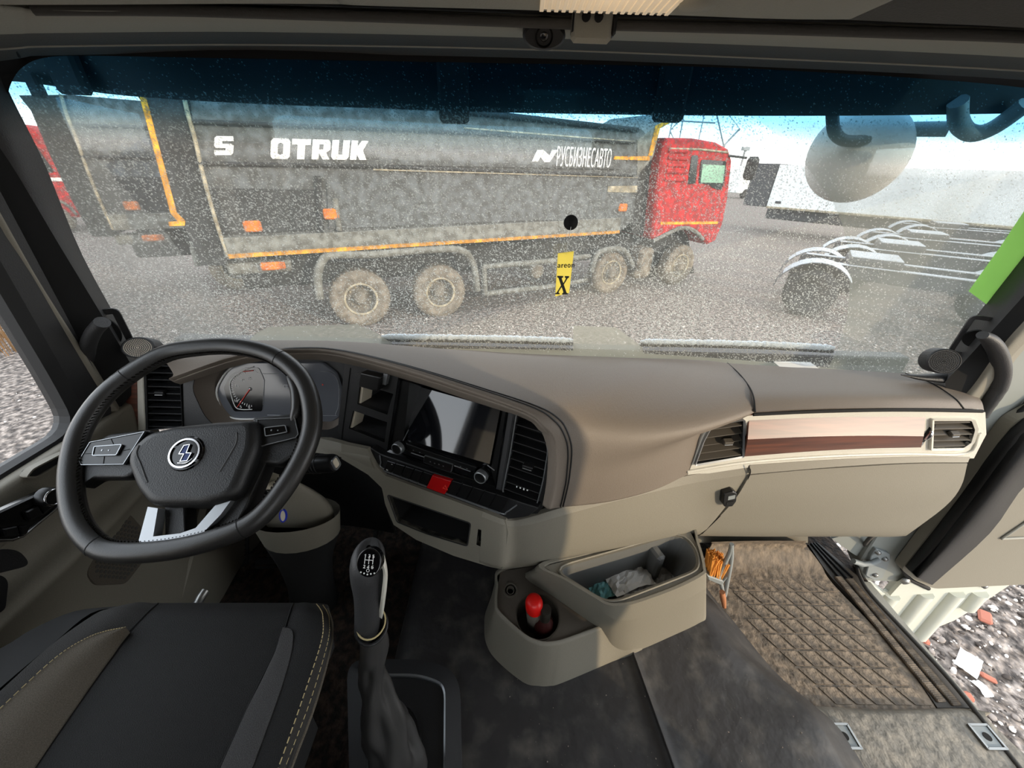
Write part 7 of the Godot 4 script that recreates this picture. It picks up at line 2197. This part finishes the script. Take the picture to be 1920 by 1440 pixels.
	put("mirror_arm", tube([V(U(8.978, 3.0795).x, U(8.978, 3.0795).y, 0), V(U(9.266, 3.0433).x, U(9.266, 3.0433).y, 0.3)], 0.03, 6), M["tipper dark"], t)
	put("wheel_arch", tube(to_local_list(t, spline([V(3.5392, 1.2041, -10.0029), V(3.9742, 1.3709, -10.2151), V(4.2437, 1.4601, -10.3466), V(4.5464, 1.4607, -10.4942), V(4.8624, 1.344, -10.6483), V(5.1416, 1.1579, -10.7845)], 4)), 0.05, 8), M["tipper pale"], t)
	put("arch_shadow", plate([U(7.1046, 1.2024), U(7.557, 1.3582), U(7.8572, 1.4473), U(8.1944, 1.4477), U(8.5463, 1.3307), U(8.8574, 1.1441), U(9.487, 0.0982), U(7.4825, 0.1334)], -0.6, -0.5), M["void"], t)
	# a second tipper further back on the left, partly hidden behind the first
	var s = t.duplicate()
	s.name = "tipper_truck_001"
	for ch in s.get_children():
		if ch.name.begins_with("lettering") or ch.name.begins_with("emblem") or ch.name.begins_with("yellow_tape"):
			s.remove_child(ch)
			ch.free()
	add_child(s, true)
	s.transform = t.transform * shift(-2.3, 0, -3.4)
	tag(s, "second dark tipper truck half hidden behind the lettered tipper's tail", "truck")
	# red tractor unit on the far left
	var rp: Vector3 = V(-8.0268, 0, -5.8625)
	var rt := thing("red_truck", "hazy red truck cab with a white stripe at the left edge of the windscreen", "truck", Transform3D(Basis(Vector3.UP, 0.5), V(-17.2, 0, -15.3)))
	put("cab", plate(rounded([U(-1.1, 0.5), U(1.1, 0.5), U(1.15, 1.6), U(0.95, 3.3), U(0.6, 3.45), U(-1.1, 3.45)], 0.15), -2.3, 0.0, 0.05), M["tipper red"], rt)
	put("side_window", plate(rounded([U(-0.1, 2.0), U(0.95, 2.0), U(0.8, 2.9), U(-0.1, 2.9)], 0.1), 0.0, 0.03), M["dark glass"], rt)
	put("white_stripe", plate([U(-1.1, 1.72), U(1.12, 1.72), U(1.12, 1.84), U(-1.1, 1.84)], 0.0, 0.02), M["white paint"], rt)
	truck_wheel(rt, 0.3, 0.52, 0.5, 0.0)
	put("wheel_arch", tube(spline([V(-0.4, 0.6, 0.02), V(-0.2, 1.0, 0.02), V(0.3, 1.18, 0.02), V(0.8, 1.0, 0.02), V(0.98, 0.6, 0.02)], 4), 0.05, 8), M["tipper pale"], rt)


func block_letter(c: String) -> ArrayMesh:               # heavy stencil capitals in a unit square
	var o := {
		"S": [[U(0.12, 0), U(0.9, 0), U(1, 0.12), U(1, 0.5), U(0.88, 0.6), U(0.42, 0.6), U(0.42, 0.74), U(0.98, 0.74), U(0.94, 1), U(0.12, 1), U(0.02, 0.9), U(0.02, 0.48), U(0.12, 0.38), U(0.6, 0.38), U(0.6, 0.26), U(0.04, 0.26), U(0.04, 0.08)]],
		"O": [[U(0.12, 0), U(0.88, 0), U(1, 0.14), U(1, 0.86), U(0.88, 1), U(0.5, 1), U(0.5, 0.8), U(0.64, 0.74), U(0.64, 0.26), U(0.5, 0.2)], [U(0.5, 0.0), U(0.5, 0.2), U(0.36, 0.26), U(0.36, 0.74), U(0.5, 0.8), U(0.5, 1), U(0.12, 1), U(0, 0.86), U(0, 0.14), U(0.12, 0)]],
		"T": [[U(0, 1), U(0, 0.72), U(0.3, 0.72), U(0.3, 0), U(0.7, 0), U(0.7, 0.72), U(1, 0.72), U(1, 1)]],
		"R": [[U(0, 0), U(0.38, 0), U(0.38, 0.34), U(0.62, 0), U(1, 0), U(0.78, 0.36), U(1, 0.5), U(1, 0.88), U(0.88, 1), U(0, 1), U(0, 0.5), U(0.38, 0.5), U(0.38, 0.76), U(0.62, 0.76), U(0.62, 0.5), U(0, 0.5)]],
		"U": [[U(0, 1), U(0, 0.14), U(0.12, 0), U(0.88, 0), U(1, 0.14), U(1, 1), U(0.62, 1), U(0.62, 0.26), U(0.38, 0.26), U(0.38, 1)]],
		"K": [[U(0, 0), U(0.38, 0), U(0.38, 0.3), U(0.58, 0), U(1, 0), U(0.72, 0.5), U(1, 1), U(0.6, 1), U(0.38, 0.68), U(0.38, 1), U(0, 1)]],
	}
	var parts := []
	for p in o[c]:
		parts.append(plate(p, 0.0, 0.014))
	return join(parts)


# ---------------------------------------------------------------- trailers and bare tractor chassis on the right
func make_trailers():
	var a: Vector3 = V(12.9092, 1.2, -21.2638)
	var b: Vector3 = V(18.9532, 1.2, -15.2988)
	var dirv := (b - a).normalized()
	var n := Vector3.UP.cross(dirv)
	if n.z < 0:
		n = -n
	var bas := Basis(dirv, Vector3.UP, dirv.cross(Vector3.UP))
	var t := thing("box_trailer", "long white box trailer standing behind the bare chassis", "trailer", Transform3D(bas, V(a.x, 0, a.z)))
	var l := 14.0
	var h := 3.05
	var dn := 1.0 if bas.z.dot(n) > 0 else -1.0
	put("side", box(l, h - 1.2, 0.06, 0.01), M["trailer white"], t, shift(l / 2, (h + 1.2) / 2, 0))
	put("box", box(l - 0.05, h - 1.25, 2.4, 0.02), M["trailer white"], t, shift(l / 2, (h + 1.2) / 2, -dn * 1.25))
	put("front_wall", box(1.1, h - 1.15, 2.4, 0.03), M["trailer front"], t, shift(-0.58, (h + 1.2) / 2 + 0.02, -dn * 1.22))
	put("bottom_rail", box(l, 0.1, 0.1, 0.02), M["cream line"], t, shift(l / 2, 1.2, dn * 0.02))
	put("latch", box(0.25, 0.1, 0.05, 0.01), M["trailer front"], t, shift(0.45, 1.45, dn * 0.05))
	put("under_frame", box(l, 0.5, 2.0, 0.05), M["trailer front"], t, shift(l / 2, 0.9, -dn * 1.3))
	for k in 3:
		truck_wheel(t, l - 2.0 - k * 1.3, 0.5, 0.5, -dn * 0.2)
	var wv := thing("white_lorry", "small white lorry cab far behind the red cab's mirrors", "truck", Transform3D(Basis(Vector3.UP, 0.4), V(V(25.9319, 0, -47.6581).x, 0, V(25.9319, 0, -47.6581).z)))
	put("cab", plate(rounded([U(-1.1, 0.5), U(1.1, 0.5), U(1.1, 2.6), U(0.8, 3.1), U(-1.1, 3.1)], 0.15), -2.0, 0.0, 0.06), M["trailer white"], wv)
	put("side_window", plate(rounded([U(-0.3, 1.8), U(0.9, 1.8), U(0.7, 2.6), U(-0.3, 2.6)], 0.1), 0.0, 0.03), M["dark glass"], wv)
	put("wheel", turned_z([U(0, 0.0), U(0.3, 0.02), U(0.48, 0), U(0.5, -0.05), U(0.5, -0.3)], 20), M["tipper dark"], wv, shift(0.2, 0.45, 0.02))
	# rows of snow-dusted tractor chassis: two wheels with ribbed mudguards on a frame
	var labels := ["bare tractor chassis with snowy ribbed mudguards nearest to the windscreen", "bare tractor chassis with snowy mudguards, second row back", "bare tractor chassis with snowy mudguards, third row back", "bare tractor chassis with snowy mudguards, row nearest the white trailer"]
	var spots := [V(6.5461, 0, -8.2237), V(8.9235, 0, -10.242), V(11.7386, 0, -12.4347), V(15.4503, 0, -15.3858)]
	var proto := chassis()
	for k in 4:
		var c = proto if k == 0 else proto.duplicate()
		if k > 0:
			c.name = "tractor_chassis_%03d" % k
			add_child(c, true)
		c.transform = Transform3D(Basis(Vector3.UP, -0.62 + k * 0.02), V(spots[k].x, 0, spots[k].z))
		tag(c, labels[k], "chassis", "bare tractor chassis in the yard")


func chassis() -> Node3D:
	var t := Node3D.new()
	t.name = "tractor_chassis"
	add_child(t, true)
	put("frame", join([[box(5.6, 0.26, 0.1, 0.02), shift(2.4, 0.95, -0.55)], [box(5.6, 0.26, 0.1, 0.02), shift(2.4, 0.95, -1.45)], [box(0.9, 0.2, 1.0, 0.03), shift(0.9, 1.15, -1.0)]]), M["trailer front"], t)
	put("snow_cover", join([[box(5.4, 0.03, 0.14, 0.01), shift(2.4, 1.1, -0.55)], [box(5.4, 0.03, 0.14, 0.01), shift(2.4, 1.1, -1.45)], [box(0.85, 0.03, 0.9, 0.01), shift(0.9, 1.27, -1.0)]]), M["thin snow"], t)
	for s in 2:
		for k in 2:
			var u := k * 3.2
			var w := -0.0 if s == 0 else -1.7
			var m := put("wheel", turned_z([U(0, -0.1), U(0.14, -0.08), U(0.26, -0.12), U(0.3, 0.0), U(0.46, 0.02), U(0.5, -0.04), U(0.5, -0.04), U(0.5, -0.4), U(0.4, -0.42)], 28), M["tipper dark"], t, shift(u, 0.5, w))
			# mudguard: a curved strip with ridges along it
			var rows := []
			var ridged := []
			for j in 13:
				var a := PI * lerpf(0.97, 0.02, j / 12.0)
				var r := []
				for i in 13:
					var rr := 0.66 + (0.012 if i % 2 else 0.0)
					r.append(V(u + cos(a) * rr * 1.06, 0.5 + sin(a) * rr, w + 0.06 - 0.045 * i))
				rows.append(r)
			put("mudguard", shell(rows, V(0, -0.012, 0), 1, 1), M["trailer front"], t)
			var sn := []
			for j in 9:
				var a := PI * lerpf(0.82, 0.18, j / 8.0)
				var r := []
				for i in 13:
					var rr := 0.672 + (0.016 if i % 2 else 0.0)
					r.append(V(u + cos(a) * rr * 1.06, 0.5 + sin(a) * rr, w + 0.05 - 0.044 * i))
				sn.append(r)
			put("snow_cover", shell(sn, V(0, -0.006, 0), 1, 1), M["thin snow"], t)
	return t
